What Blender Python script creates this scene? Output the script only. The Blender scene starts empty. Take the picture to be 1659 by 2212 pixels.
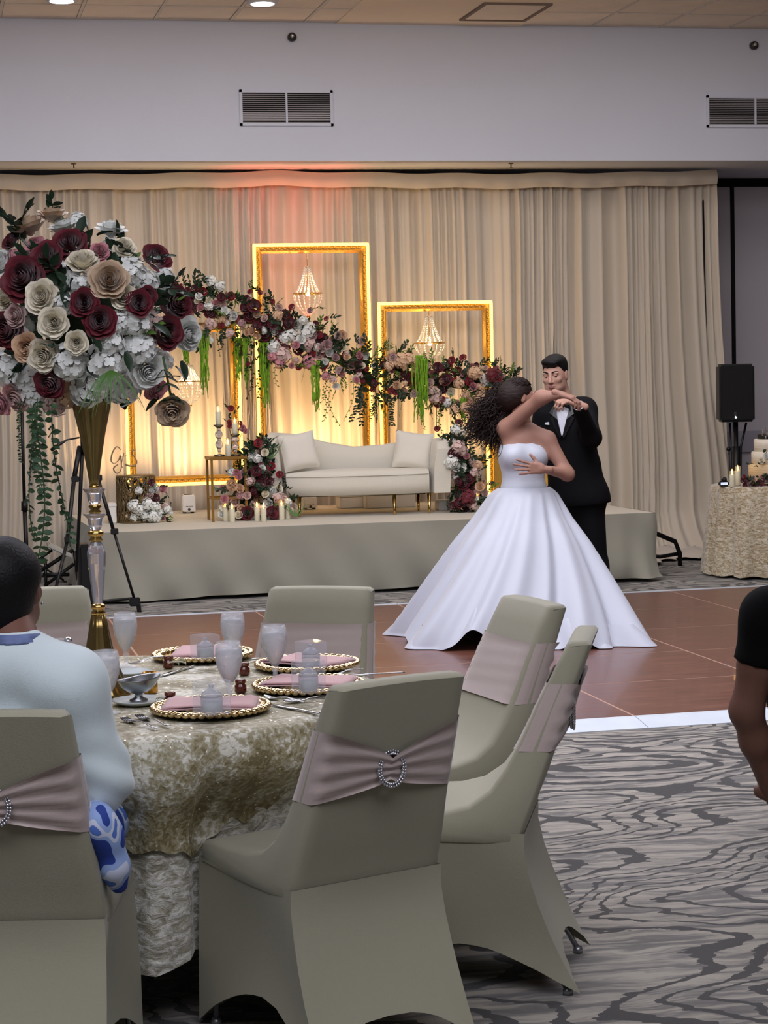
import bpy, bmesh, math, random
import numpy as np
from mathutils import Vector, Matrix, noise as mnoise
random.seed(7)
PI = math.pi
sc = bpy.context.scene
COL = sc.collection
def V3(*a): return np.array(a, float)
# ------------------------------------------------------------------ camera
# eye 1.65 m above the floor, long phone lens, the stage wall runs along world X
FPX, EYE = 4400.0, 1.65
PITCH, ROLL, YAW = math.atan((1106 - 800) / FPX), .0235, math.radians(12.6)
fh = V3(math.sin(YAW), math.cos(YAW), 0); r0 = V3(math.cos(YAW), -math.sin(YAW), 0)
fw = fh * math.cos(PITCH) - V3(0, 0, 1) * math.sin(PITCH); u0 = np.cross(r0, fw)
cr = r0 * math.cos(ROLL) - u0 * math.sin(ROLL); cu = u0 * math.cos(ROLL) + r0 * math.sin(ROLL)
CP = V3(0, 0, EYE)
cd = bpy.data.cameras.new('camera'); cam = bpy.data.objects.new('camera', cd); COL.objects.link(cam)
cam.matrix_world = Matrix(((cr[0], cu[0], -fw[0], 0), (cr[1], cu[1], -fw[1], 0), (cr[2], cu[2], -fw[2], EYE), (0, 0, 0, 1)))
cd.sensor_fit = 'HORIZONTAL'; cd.sensor_width = 36; cd.lens = FPX / 1659 * 36; cd.clip_start = .05; cd.clip_end = 100
sc.camera = cam
# measured places: photo pixel + one known coordinate -> world point
def ray(px, py): return fw + cr * ((px - 829.5) / FPX) - cu * ((py - 1106) / FPX)
def pz(px, py, z): d = ray(px, py); return CP + d * ((z - EYE) / d[2])
def py_(px, py, y): d = ray(px, py); return CP + d * (y / d[1])
def pd(px, py, D): d = ray(px, py); return CP + d * (D / d.dot(fh))
# ------------------------------------------------------------------ world, lamps, exposure
def lin(c):
    return tuple(((x / 255) / 12.92 if x / 255 <= .04045 else ((x / 255 + .055) / 1.055) ** 2.4) for x in c)
w = bpy.data.worlds.new('world'); sc.world = w; w.use_nodes = True
w.node_tree.nodes['Background'].inputs[0].default_value = (*lin((200, 205, 220)), 1)
w.node_tree.nodes['Background'].inputs[1].default_value = .15
def lamp(name, kind, loc, power, color, aim=None, size=.2, size_y=None, spot=None, blend=.5, spread=None):
    d = bpy.data.lights.new(name, kind); o = bpy.data.objects.new(name, d); COL.objects.link(o)
    o.location = loc; d.energy = power; d.color = lin(color)
    if kind == 'AREA':
        d.shape = 'RECTANGLE'; d.size = size; d.size_y = size_y or size
        if spread: d.spread = math.radians(spread)
    else: d.shadow_soft_size = size
    if spot: d.spot_size = math.radians(spot); d.spot_blend = blend
    if aim is not None:
        o.rotation_euler = (Vector(aim) - Vector(loc)).to_track_quat('-Z', 'Y').to_euler()
    return o
COOL = (238, 238, 252)
lamp('ceiling_panel_lamp', 'AREA', (1.5, 9.2, 4.40), 420, COOL, (1.5, 9.2, 0), 7, 4)
lamp('ceiling_panel_lamp', 'AREA', (.2, 2.4, 4.40), 330, COOL, (.4, 4.2, 0), 6, 3)
lamp('ceiling_panel_lamp', 'AREA', (3.5, 13.6, 4.40), 110, (245, 240, 240), (3.5, 13.9, 0), 8, 2.0)
lamp('unseen_upward_fill', 'AREA', (2.5, 9.6, 3.9), 48, (255, 240, 226), (2.7, 14.5, 5.6), 4, 1.5)  # added fill with no fixture, out of view, brightens bulkhead and ceiling
UPL = (255, 208, 146)
for ux, up in ((1.45, 18), (2.1, 50), (3.12, 46), (3.6, 32), (4.35, 40)):
    lamp('uplight', 'SPOT', (ux, 16.66, .74), up, UPL, (ux, 17.05, 1.5), .08, spot=125, blend=1)
lamp('red_spot', 'SPOT', (3.05, 16.45, .7), 230, (255, 70, 70), (3.03, 16.93, 3.3), .05, spot=34, blend=1)
lamp('dance_floor_spot', 'SPOT', (1.2, 6.0, 4.3), 60, (222, 230, 255), (3.55, 11.9, .6), .25, spot=26, blend=.8)
sc.view_settings.view_transform = 'Standard'; sc.view_settings.look = 'None'
sc.view_settings.exposure = 0; sc.view_settings.gamma = 1; sc.view_settings.use_curve_mapping = False
try:
    sc.cycles.max_bounces = 7; sc.cycles.diffuse_bounces = 3; sc.cycles.glossy_bounces = 3
    sc.cycles.transmission_bounces = 7; sc.cycles.transparent_max_bounces = 12
    sc.cycles.caustics_reflective = False; sc.cycles.caustics_refractive = False
    sc.cycles.sample_clamp_indirect = 4
    sc.cycles.use_denoising = True
except Exception: pass
# ------------------------------------------------------------------ materials
MATS = {}
def mat(name, color, rough=.6, metal=0, bump=0, bscale=60, var=0, vscale=8, emis=None, estr=0, trans=0, ior=1.45, alpha=1, sheen=0, spec=.5, coat=0, stretch=None, coords='Object', bdist=.01):
    if name in MATS: return MATS[name]
    m = bpy.data.materials.new(name); m.use_nodes = True; MATS[name] = m
    nt = m.node_tree; N = nt.nodes; L = nt.links; b = N['Principled BSDF']
    c = (*lin(color), 1)
    b.inputs['Base Color'].default_value = c; b.inputs['Roughness'].default_value = rough
    b.inputs['Metallic'].default_value = metal; b.inputs['IOR'].default_value = ior
    b.inputs['Transmission Weight'].default_value = trans; b.inputs['Alpha'].default_value = alpha
    b.inputs['Sheen Weight'].default_value = sheen; b.inputs['Specular IOR Level'].default_value = spec
    b.inputs['Coat Weight'].default_value = coat
    if emis: b.inputs['Emission Color'].default_value = (*lin(emis), 1); b.inputs['Emission Strength'].default_value = estr
    tc = None
    if bump or var:
        tc = N.new('ShaderNodeTexCoord'); mp = N.new('ShaderNodeMapping'); L.new(tc.outputs[coords], mp.inputs[0])
        if stretch: mp.inputs['Scale'].default_value = stretch
    if bump:
        n = N.new('ShaderNodeTexNoise'); n.inputs['Scale'].default_value = bscale; n.inputs['Detail'].default_value = 4
        L.new(mp.outputs[0], n.inputs['Vector']); bp = N.new('ShaderNodeBump'); bp.inputs['Strength'].default_value = bump
        bp.inputs['Distance'].default_value = bdist
        L.new(n.outputs['Fac'], bp.inputs['Height']); L.new(bp.outputs[0], b.inputs['Normal'])
    if var:
        n = N.new('ShaderNodeTexNoise'); n.inputs['Scale'].default_value = vscale; n.inputs['Detail'].default_value = 3
        L.new(mp.outputs[0], n.inputs['Vector']); r = N.new('ShaderNodeMapRange')
        r.inputs[1].default_value = .3; r.inputs[2].default_value = .7; r.inputs[3].default_value = 1 - var; r.inputs[4].default_value = 1 + var
        L.new(n.outputs['Fac'], r.inputs[0]); mx = N.new('ShaderNodeMix'); mx.data_type = 'RGBA'; mx.blend_type = 'MULTIPLY'
        mx.inputs[0].default_value = 1; mx.inputs[6].default_value = c; L.new(r.outputs[0], mx.inputs[7]); L.new(mx.outputs[2], b.inputs['Base Color'])
    return m
def nodes_of(m): return m.node_tree.nodes, m.node_tree.links, m.node_tree.nodes['Principled BSDF']
def ramp(N, stops):
    r = N.new('ShaderNodeValToRGB'); e = r.color_ramp.elements
    while len(e) < len(stops): e.new(.5)
    for k, (p, c) in enumerate(stops): e[k].position = p; e[k].color = (*lin(c), 1)
    return r
# ------------------------------------------------------------------ mesh helpers
class MB:
    def __init__(s): s.v = []; s.f = []; s.m = []; s.mi = 0
    def add(s, vs, fs):
        o = len(s.v); s.v += [tuple(map(float, p)) for p in vs]; s.f += [tuple(i + o for i in f) for f in fs]; s.m += [s.mi] * len(fs); return s
    def box(s, lo, hi, M=None):
        x0, y0, z0 = lo; x1, y1, z1 = hi
        p = [(x0, y0, z0), (x1, y0, z0), (x1, y1, z0), (x0, y1, z0), (x0, y0, z1), (x1, y0, z1), (x1, y1, z1), (x0, y1, z1)]
        if M is not None: p = [tuple(M @ Vector(q)) for q in p]
        return s.add(p, [(0, 3, 2, 1), (4, 5, 6, 7), (0, 1, 5, 4), (1, 2, 6, 5), (2, 3, 7, 6), (3, 0, 4, 7)])
    def bbox(s, lo, hi, b=.01, M=None):       # box with chamfered edges
        lo = np.array(lo, float); hi = np.array(hi, float); c = (lo + hi) / 2; h = (hi - lo) / 2
        bm = bmesh.new(); bmesh.ops.create_cube(bm, size=2)
        for q in bm.verts: q.co = Vector((c[0] + q.co.x * h[0], c[1] + q.co.y * h[1], c[2] + q.co.z * h[2]))
        bmesh.ops.bevel(bm, geom=bm.edges[:], offset=b, segments=2, affect='EDGES')
        bm.verts.ensure_lookup_table()
        vs = [tuple(M @ q.co) if M is not None else tuple(q.co) for q in bm.verts]; fs = [[q.index for q in f.verts] for f in bm.faces]; bm.free()
        return s.add(vs, fs)
    def grid(s, rows, closed_u=False, closed_v=False, flip=False):    # rows: list of equal-length point lists
        n = len(rows); k = len(rows[0]); vs = [p for r in rows for p in r]; fs = []
        for i in range(n if closed_v else n - 1):
            for j in range(k if closed_u else k - 1):
                a, b, c, d = i * k + j, i * k + (j + 1) % k, ((i + 1) % n) * k + (j + 1) % k, ((i + 1) % n) * k + j
                fs.append((a, d, c, b) if flip else (a, b, c, d))
        return s.add(vs, fs)
    def lathe(s, prof, c=(0, 0, 0), n=24, M=None, flute=0, nf=12, cap=True):
        rows = []
        for r, z in prof:
            row = []
            for j in range(n):
                a = 2 * PI * j / n; rr = r * (1 + flute * math.cos(a * nf)); p = Vector((rr * math.cos(a), rr * math.sin(a), z))
                if M is not None: p = M @ p
                row.append((p[0] + c[0], p[1] + c[1], p[2] + c[2]))
            rows.append(row)
        o = len(s.v); s.grid(rows, closed_u=True)
        if cap:
            s.f.append(tuple(range(o + n - 1, o - 1, -1))); s.m.append(s.mi)
            e = o + (len(prof) - 1) * n; s.f.append(tuple(range(e, e + n))); s.m.append(s.mi)
        return s
    def tube(s, pts, r, n=8, cap=True):
        pts = [Vector(p) for p in pts]; k = len(pts); rs = r if hasattr(r, '__len__') else [r] * k
        rows = []; up = None
        for i in range(k):
            t = (pts[min(i + 1, k - 1)] - pts[max(i - 1, 0)])
            t = t.normalized() if t.length > 1e-9 else Vector((0, 0, 1))
            if up is None: up = Vector((0, 0, 1)) if abs(t.z) < .9 else Vector((1, 0, 0))
            a = t.cross(up).normalized(); b = a.cross(t).normalized(); up = b
            rows.append([tuple(pts[i] + (a * math.cos(2 * PI * j / n) + b * math.sin(2 * PI * j / n)) * rs[i]) for j in range(n)])
        o = len(s.v); s.grid(rows, closed_u=True)
        if cap:
            s.f.append(tuple(range(o + n - 1, o - 1, -1))); e = o + (k - 1) * n; s.f.append(tuple(range(e, e + n))); s.m += [s.mi] * 2
        return s
    def sphere(s, c, r, n=10, m=6, sc_=(1, 1, 1), M=None):
        rows = []
        for i in range(m + 1):
            t = PI * i / m
            row = []
            for j in range(n):
                a = 2 * PI * j / n; p = Vector((math.sin(t) * math.cos(a) * r * sc_[0], math.sin(t) * math.sin(a) * r * sc_[1], -math.cos(t) * r * sc_[2]))
                if M is not None: p = M @ p
                row.append((p[0] + c[0], p[1] + c[1], p[2] + c[2]))
            rows.append(row)
        return s.grid(rows, closed_u=True)
    def merge(s, o, M=None):
        k = len(s.v)
        s.v += [tuple(M @ Vector(p)) if M is not None else p for p in o.v]; s.f += [tuple(i + k for i in f) for f in o.f]; s.m += [s.mi] * len(o.f); return s
    def mesh(s, name, mats, smooth=True):
        me = bpy.data.meshes.new(name); me.from_pydata(s.v, [], s.f)
        for m_ in (mats if isinstance(mats, (list, tuple)) else [mats]): me.materials.append(m_)
        if any(s.m): me.polygons.foreach_set('material_index', s.m)
        me.polygons.foreach_set('use_smooth', [smooth] * len(me.polygons)); me.update(); return me
    def build(s, name, mats, parent=None, smooth=True, sharp=None, loc=None, subsurf=0, solid=0, kind=None, label=None):
        me = s.mesh(name, mats, smooth)
        if sharp: smart(me, sharp)
        o = link(name, me, parent)
        if loc is not None: o.location = loc
        if solid: q = o.modifiers.new('solid', 'SOLIDIFY'); q.thickness = solid; q.offset = 0
        if subsurf: q = o.modifiers.new('sub', 'SUBSURF'); q.levels = subsurf; q.render_levels = subsurf
        if kind: o['kind'] = kind
        if label: o['label'] = label
        return o
def smart(me, deg):
    bm = bmesh.new(); bm.from_mesh(me); bmesh.ops.remove_doubles(bm, verts=bm.verts, dist=1e-6); lim = math.radians(deg)
    for e in bm.edges:
        if len(e.link_faces) == 2 and e.calc_face_angle(0) > lim: e.smooth = False
        else: e.smooth = True
    bm.to_mesh(me); bm.free()
def link(name, me, parent=None):
    o = bpy.data.objects.new(name, me); COL.objects.link(o)
    if parent is not None: o.parent = parent
    return o
def tag(o, label=None, cat=None, group=None, kind=None):
    if label: o['label'] = label
    if cat: o['category'] = cat
    if group: o['group'] = group
    if kind: o['kind'] = kind
    return o
def thing(name, label, cat, loc=(0, 0, 0), rz=0, group=None):
    o = bpy.data.objects.new(name, None); o.empty_display_size = .1; COL.objects.link(o); o.location = tuple(map(float, loc)); o.rotation_euler = (0, 0, rz)
    return tag(o, label, cat, group)
def kids(o): return CH.get(o.name, [])
def copy_tree(o, loc, rz=None, label=None, group=None):
    ch = [c for c in bpy.data.objects if c.parent == o]
    c = o.copy(); COL.objects.link(c); c.location = tuple(map(float, loc))
    if rz is not None: c.rotation_euler = (0, 0, rz)
    if label: c['label'] = label
    if group: c['group'] = group
    def rec(a, b):
        for k in a.children:
            q = k.copy(); COL.objects.link(q); q.parent = b; rec(k, q)
    rec(o, c)
    return c
def struct(o): o['kind'] = 'structure'; return o
def T(x=0, y=0, z=0): return Matrix.Translation((x, y, z))
def RX(a): return Matrix.Rotation(a, 4, 'X')
def RY(a): return Matrix.Rotation(a, 4, 'Y')
def RZ(a): return Matrix.Rotation(a, 4, 'Z')
def sm(t): t = max(0, min(1, t)); return t * t * (3 - 2 * t)
def interp(t, xs, ys): return float(np.interp(t, xs, ys))
# ================================================================== the setting
CURT_Y, BULK_Y, BULK_Z, CEIL_Z = 17.1, 16.4, 3.36, 4.47
# ---- carpet: grey wood-grain swirls
carpet = mat('carpet', (120, 118, 115), .95, sheen=.2)
N, L, B = nodes_of(carpet)
tc = N.new('ShaderNodeTexCoord'); mp = N.new('ShaderNodeMapping'); L.new(tc.outputs['Object'], mp.inputs[0])
mp.inputs['Scale'].default_value = (.62, 1.1, 1); mp.inputs['Rotation'].default_value = (0, 0, .1)
w1 = N.new('ShaderNodeTexNoise'); w1.inputs['Scale'].default_value = 5; w1.inputs['Detail'].default_value = 3; L.new(mp.outputs[0], w1.inputs['Vector'])
wa = N.new('ShaderNodeVectorMath'); wa.operation = 'MULTIPLY_ADD'; wa.inputs[1].default_value = (.2, .2, 0); L.new(w1.outputs['Color'], wa.inputs[0]); L.new(mp.outputs[0], wa.inputs[2])
n1 = N.new('ShaderNodeTexNoise'); n1.inputs['Scale'].default_value = 1.15; n1.inputs['Detail'].default_value = .6; n1.inputs['Roughness'].default_value = .35; L.new(wa.outputs[0], n1.inputs['Vector'])
mu = N.new('ShaderNodeMath'); mu.operation = 'MULTIPLY'; mu.inputs[1].default_value = 28; L.new(n1.outputs['Fac'], mu.inputs[0])
fr = N.new('ShaderNodeMath'); fr.operation = 'FRACT'; L.new(mu.outputs[0], fr.inputs[0])
n2 = N.new('ShaderNodeTexNoise'); n2.inputs['Scale'].default_value = 2.2; n2.inputs['Detail'].default_value = 2; L.new(mp.outputs[0], n2.inputs['Vector'])
n3 = N.new('ShaderNodeTexNoise'); n3.inputs['Scale'].default_value = 26; n3.inputs['Detail'].default_value = 4; L.new(mp.outputs[0], n3.inputs['Vector'])
def M_(op, a, b=None, c=None):
    q = N.new('ShaderNodeMath'); q.operation = op
    for i, v_ in enumerate((a, b, c)):
        if v_ is None: continue
        if isinstance(v_, (int, float)): q.inputs[i].default_value = v_
        else: L.new(v_, q.inputs[i])
    return q.outputs[0]
wid = M_('MULTIPLY_ADD', n2.outputs['Fac'], 1.5, -.44)                      # how much of each ring is dark
edge_n = M_('MULTIPLY_ADD', n3.outputs['Fac'], .5, -.25)
fe = M_('ADD', fr.outputs[0], edge_n)
darkm = M_('LESS_THAN', fe, M_('MAXIMUM', wid, .22))
mp2 = N.new('ShaderNodeMapping'); mp2.inputs['Scale'].default_value = (1.6, 7, 1); L.new(wa.outputs[0], mp2.inputs[0])
n5 = N.new('ShaderNodeTexNoise'); n5.inputs['Scale'].default_value = 3; n5.inputs['Detail'].default_value = 5; n5.inputs['Roughness'].default_value = .6; L.new(mp2.outputs[0], n5.inputs['Vector'])
rp = ramp(N, [(.36, (98, 95, 92)), (.45, (112, 109, 104)), (.50, (138, 133, 124)), (.60, (160, 154, 142))]); L.new(n5.outputs['Fac'], rp.inputs[0])
mxc = N.new('ShaderNodeMix'); mxc.data_type = 'RGBA'; L.new(darkm, mxc.inputs[0]); L.new(rp.outputs[0], mxc.inputs[6]); mxc.inputs[7].default_value = (*lin((54, 52, 51)), 1); L.new(mxc.outputs[2], B.inputs['Base Color'])
n4 = N.new('ShaderNodeTexNoise'); n4.inputs['Scale'].default_value = 400; L.new(tc.outputs['Object'], n4.inputs['Vector'])
bp = N.new('ShaderNodeBump'); bp.inputs['Strength'].default_value = .5; bp.inputs['Distance'].default_value = .004; L.new(n4.outputs['Fac'], bp.inputs['Height']); L.new(bp.outputs[0], B.inputs['Normal'])
X0, X1, Y0, Y1 = -7, 13, -4, 18.3
struct(MB().box((X0, Y0, -.1), (X1, Y1, 0)).build('floor', carpet, smooth=False))
wallw = mat('bulkhead_paint', (216, 220, 232), .85, bump=.08, bscale=150, var=.02, vscale=1)
wallg = mat('partition_fabric', (204, 198, 206), .9, bump=.2, bscale=300)
ceilm = mat('ceiling_tile', (236, 222, 206), .9, bump=.5, bscale=120, var=.05, vscale=3)
gridm = mat('ceiling_grid', (214, 205, 194), .6)
dark = mat('dark_void', (12, 12, 12), .9); black = mat('black_plastic', (14, 14, 15), .45)
bm_ = mat('black_metal', (16, 16, 18), .35, metal=.3)
white = mat('white_paint', (205, 205, 208), .6)
struct(MB().box((X0, BULK_Y, BULK_Z), (X1, Y1, CEIL_Z + .3)).build('wall_bulkhead', wallw, smooth=False))
struct(MB().box((X0, 18.1, 0), (X1, 18.3, BULK_Z)).build('wall_back', wallg, smooth=False))
offw = mat('room_paint', (150, 146, 146), .9)
struct(MB().box((X0 - .2, Y0, 0), (X0, Y1, CEIL_Z + .3)).build('wall_left', offw, smooth=False))
struct(MB().box((X1, Y0, 0), (X1 + .2, Y1, CEIL_Z + .3)).build('wall_right', offw, smooth=False))
struct(MB().box((X0, Y0 - .2, 0), (X1, Y0, CEIL_Z + .3)).build('wall_front', offw, smooth=False))
# movable partition panels right of the drape, chair rail, track
xs_ = py_(1581, 600, 18.0)[0]
for x in (xs_ - 1.68, xs_ + .012, xs_ + 1.7):
    struct(MB().bbox((x, 17.98, .06), (x + 1.665, 18.08, 3.28), .006).build('wall_panel', wallg, smooth=False))
struct(MB().box((xs_ - .014, 17.95, .06), (xs_ + .012, 18.08, 3.28)).build('trim_3', dark, smooth=False))
struct(MB().box((5.5, 18.0, 3.28), (X1, 18.1, BULK_Z)).build('trim_1', dark, smooth=False))
struct(MB().bbox((5.6, 17.95, .80), (9.6, 17.982, 1.0), .004).build('trim_2', mat('chair_rail', (168, 166, 178), .7), smooth=False))
struct(MB().box((5.5, 17.96, 0), (X1, 17.985, .12)).build('baseboard_back', mat('base_dark', (52, 50, 52), .6), smooth=False))
# ---- ceiling with tiles
ceil = struct(MB().box((X0, Y0, CEIL_Z + .02), (X1, Y1, CEIL_Z + .3)).build('ceiling', ceilm, smooth=False))
gx0 = py_(345, 12, 16.0)[0]; TS = .606
tile_me = MB().bbox((.012, .012, 0), (TS - .012, TS - .012, .022), .006).mesh('tile', ceilm, False)
for i in range(-6, 14):
    for j in range(0, 3):
        x = gx0 + i * TS
        if 3.3 < x < 4.9: continue      # smooth soffit strip with the access hatch
        t = link('tile', tile_me, ceil); t.location = (x, BULK_Y - .02 - (j + 1) * TS, CEIL_Z - .002 + .004 * ((i * 7 + j * 3) % 3 == 0))
g = MB()
for i in range(-6, 15):
    x = gx0 + i * TS
    if 3.4 < x < 4.9: continue
    g.box((x - .012, BULK_Y - 1.9, CEIL_Z - .006), (x + .012, BULK_Y, CEIL_Z + .01))
for j in range(0, 4):
    y = BULK_Y - .02 - j * TS
    g.box((gx0 - 6 * TS, y - .012, CEIL_Z - .005), (3.35, y + .012, CEIL_Z + .01)); g.box((4.9, y - .012, CEIL_Z - .005), (gx0 + 14 * TS, y + .012, CEIL_Z + .01))
struct(g.build('ceiling_grid', gridm, smooth=False))
struct(MB().box((3.36, BULK_Y - 2.2, CEIL_Z - .012), (4.92, BULK_Y, CEIL_Z + .02)).build('ceiling_soffit', mat('soffit', (236, 220, 200), .9), smooth=False))
def zc(px, py): return pz(px, py, CEIL_Z)
# access hatch
a = zc(1000, 38); b = zc(1130, 38); c = zc(1165, 5)
hx0, hx1, hy0, hy1 = a[0], b[0], min(a[1], 16.3) - .02, c[1]
h = thing('ceiling_hatch', 'framed square access panel in the plain ceiling strip', 'hatch', ((hx0 + hx1) / 2, (hy0 + hy1) / 2, CEIL_Z - .012))
wx = (hx1 - hx0) / 2; wy = abs(hy0 - hy1) / 2
MB().box((-wx, -wy, -.006), (wx, wy, 0)).build('panel', ceilm, h, smooth=False)
f = MB()
for (p, q) in (((-wx - .03, -wy - .03), (wx + .03, -wy)), ((-wx - .03, wy), (wx + .03, wy + .03)), ((-wx - .03, -wy), (-wx, wy)), ((wx, -wy), (wx + .03, wy))): f.box((*p, -.014), (*q, 0))
f.build('frame', mat('hatch_frame', (120, 104, 92), .7), h, smooth=False)
# downlights
glow = mat('lamp_glow', (255, 255, 255), emis=(235, 244, 255), estr=6)
for k, (px, py, lab) in enumerate(((567, 0, 'round glowing ceiling downlight nearer the middle of the ceiling edge'), (133, -6, 'round glowing ceiling downlight at the far left of the ceiling edge'))):
    p = zc(px, py); d = thing('ceiling_downlight', lab, 'ceiling light', (p[0], p[1], CEIL_Z), group='ceiling downlights')
    MB().lathe([(.09, -.03), (.115, -.028), (.12, -.012), (.12, 0)], n=28).build('trim_ring', white, d)
    MB().lathe([(.001, -.034), (.088, -.034), (.089, -.029)], n=28, cap=False).build('lens', glow, d)
# vents on the bulkhead
alu = mat('vent_metal', (172, 168, 172), .5, metal=.2)
for (xa, ya, xb, yb, lab) in ((516, 194, 720, 273, 'grey slatted air vent on the bulkhead above the drape'), (1525, 206, 1735, 277, 'grey slatted air vent cut off by the right edge of the picture')):
    p = py_(xa, ya, BULK_Y); q = py_(xb, yb, BULK_Y); x0, x1, z1, z0 = p[0], q[0], p[2], q[2]
    if xb > 1659: z0 = z1 - .27
    vt = thing('air_vent', lab, 'vent', ((x0 + x1) / 2, BULK_Y, (z0 + z1) / 2), group='air vents on the bulkhead')
    hw, hh = (x1 - x0) / 2, (z1 - z0) / 2; b_ = .024
    MB().box((-hw + b_, -.004, -hh + b_), (hw - b_, 0, hh - b_)).build('backing', dark, vt, smooth=False)
    f = MB()
    f.bbox((-hw, -.016, hh - b_), (hw, 0, hh), .003); f.bbox((-hw, -.016, -hh), (hw, 0, -hh + b_), .003)
    f.bbox((-hw, -.016, -hh), (-hw + b_, 0, hh), .003); f.bbox((hw - b_, -.016, -hh), (hw, 0, hh), .003); f.bbox((-.008, -.018, -hh + b_), (.008, 0, hh - b_), .002)
    f.build('frame', wallw, vt, smooth=False)
    n = 15; me = MB().box((-hw + b_, -.012, -.0022), (hw - b_, -.004, .0022), RX(.5)).mesh('slat', alu, False)
    for i in range(n):
        s_ = link('slat', me, vt); s_.location = (0, -.004, -hh + b_ + (i + .5) * (2 * hh - 2 * b_) / n); s_.rotation_euler = (.9 if 1 < i < 6 else .1, 0, 0)
for (px, py, lab) in ((630, 81, 'small round metal security sensor above the left air vent'), (1627, 99, 'small round metal security sensor above the right air vent')):
    p = py_(px, py, BULK_Y); d = thing('wall_sensor', lab, 'sensor', p, group='sensors on the bulkhead')
    MB().lathe([(.036, 0), (.036, .03), (.028, .045), (.001, .05)], n=20, M=RX(PI / 2)).build('housing', mat('sensor_metal', (70, 70, 66), .35, metal=.6), d)
    MB().sphere((-.004, -.05, .004), .016, 12, 8).build('dome', mat('chrome', (210, 210, 212), .08, metal=1), d)
for px, lab in ((158, 'tiny sprinkler head under the bulkhead near its left end'), (1100, 'tiny sprinkler head under the bulkhead right of centre')):
    p = py_(px, 345, BULK_Y + .25); d = thing('sprinkler_head', lab, 'sprinkler', (p[0], BULK_Y + .2, BULK_Z), group='sprinkler heads')
    MB().lathe([(.022, -.006), (.022, 0)], n=12).build('plate', mat('brass', (120, 95, 70), .4, metal=.7), d)
    MB().lathe([(.016, -.036), (.005, -.034), (.005, -.006)], n=10).build('nozzle', MATS['brass'], d)
# ---- dance floor
wood = mat('dance_wood', (128, 66, 48), .30, coat=.12)
N, L, B = nodes_of(wood)
tc = N.new('ShaderNodeTexCoord'); mp = N.new('ShaderNodeMapping'); mp.inputs['Scale'].default_value = (1.1, 9, 1); L.new(tc.outputs['Object'], mp.inputs[0])
n1 = N.new('ShaderNodeTexNoise'); n1.inputs['Scale'].default_value = 3; n1.inputs['Detail'].default_value = 5; L.new(mp.outputs[0], n1.inputs['Vector'])
rp = ramp(N, [(.2, (84, 52, 42)), (.5, (106, 66, 54)), (.8, (126, 82, 68))]); L.new(n1.outputs['Fac'], rp.inputs[0]); L.new(rp.outputs[0], B.inputs['Base Color'])
mr = N.new('ShaderNodeMapRange'); mr.inputs[3].default_value = .22; mr.inputs[4].default_value = .42; L.new(n1.outputs['Fac'], mr.inputs[0]); L.new(mr.outputs[0], B.inputs['Roughness'])
edge = mat('dance_edge', (205, 214, 222), .35, var=.04)
seam = mat('dance_seam', (176, 140, 122), .4)
DF = thing('dance_floor', 'portable brown wood-panel dance floor with white edging', 'dance floor', (0, 0, 0)); DF['kind'] = 'structure'; del DF['category']
DX0, DX1, DY0, DY1 = -1.95, 8.17, 8.86, 13.72
xs = [4.15 + k * 1.0 for k in range(-6, 5)]; xs[0] = -1.85; ys = [8.88 + .968 * k for k in range(6)]
me = MB().bbox((.005, .005, 0), (1.0 - .005, .968 - .005, .026), .002).mesh('panel', wood, False)
for i in range(10):
    for j in range(5):
        p = link('panel', me, DF); p.location = (-1.85 + i * 1.0, 8.88 + j * .968, 0)
MB().box((-1.86, 8.87, 0), (8.16, 13.73, .0252)).build('seam_strip', seam, DF, smooth=False)
def ramp_edge(a, b, n_): # bevelled white edging
    a = Vector(a); b = Vector(b); n_ = Vector(n_)
    return MB().add([a, b, b + n_ * .02, a + n_ * .02, a + n_ * .19, b + n_ * .19], [(0, 1, 2, 3), (3, 2, 5, 4)]) if 0 else MB().add(
        [a, b, b + Vector((0, 0, .026)), a + Vector((0, 0, .026)), a + n_ * .03 + Vector((0, 0, .026)), b + n_ * .03 + Vector((0, 0, .026)), b + n_ * .2 + Vector((0, 0, .003)), a + n_ * .2 + Vector((0, 0, .003)), b + n_ * .2, a + n_ * .2],
        [(3, 2, 5, 4), (4, 5, 6, 7), (7, 6, 8, 9), (0, 1, 2, 3), (0, 3, 4, 7, 9), (1, 8, 6, 5, 2)])
for k in range(10):
    ramp_edge((-1.85 + k, 8.88, 0), (-1.85 + k + .996, 8.88, 0), (0, -1, 0)).build('edge_trim', edge, DF, smooth=False)
    MB().bbox((-1.85 + k, 13.72, 0), (-1.85 + k + .996, 13.76, .03), .003).build('edge_trim', edge, DF, smooth=False)
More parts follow.
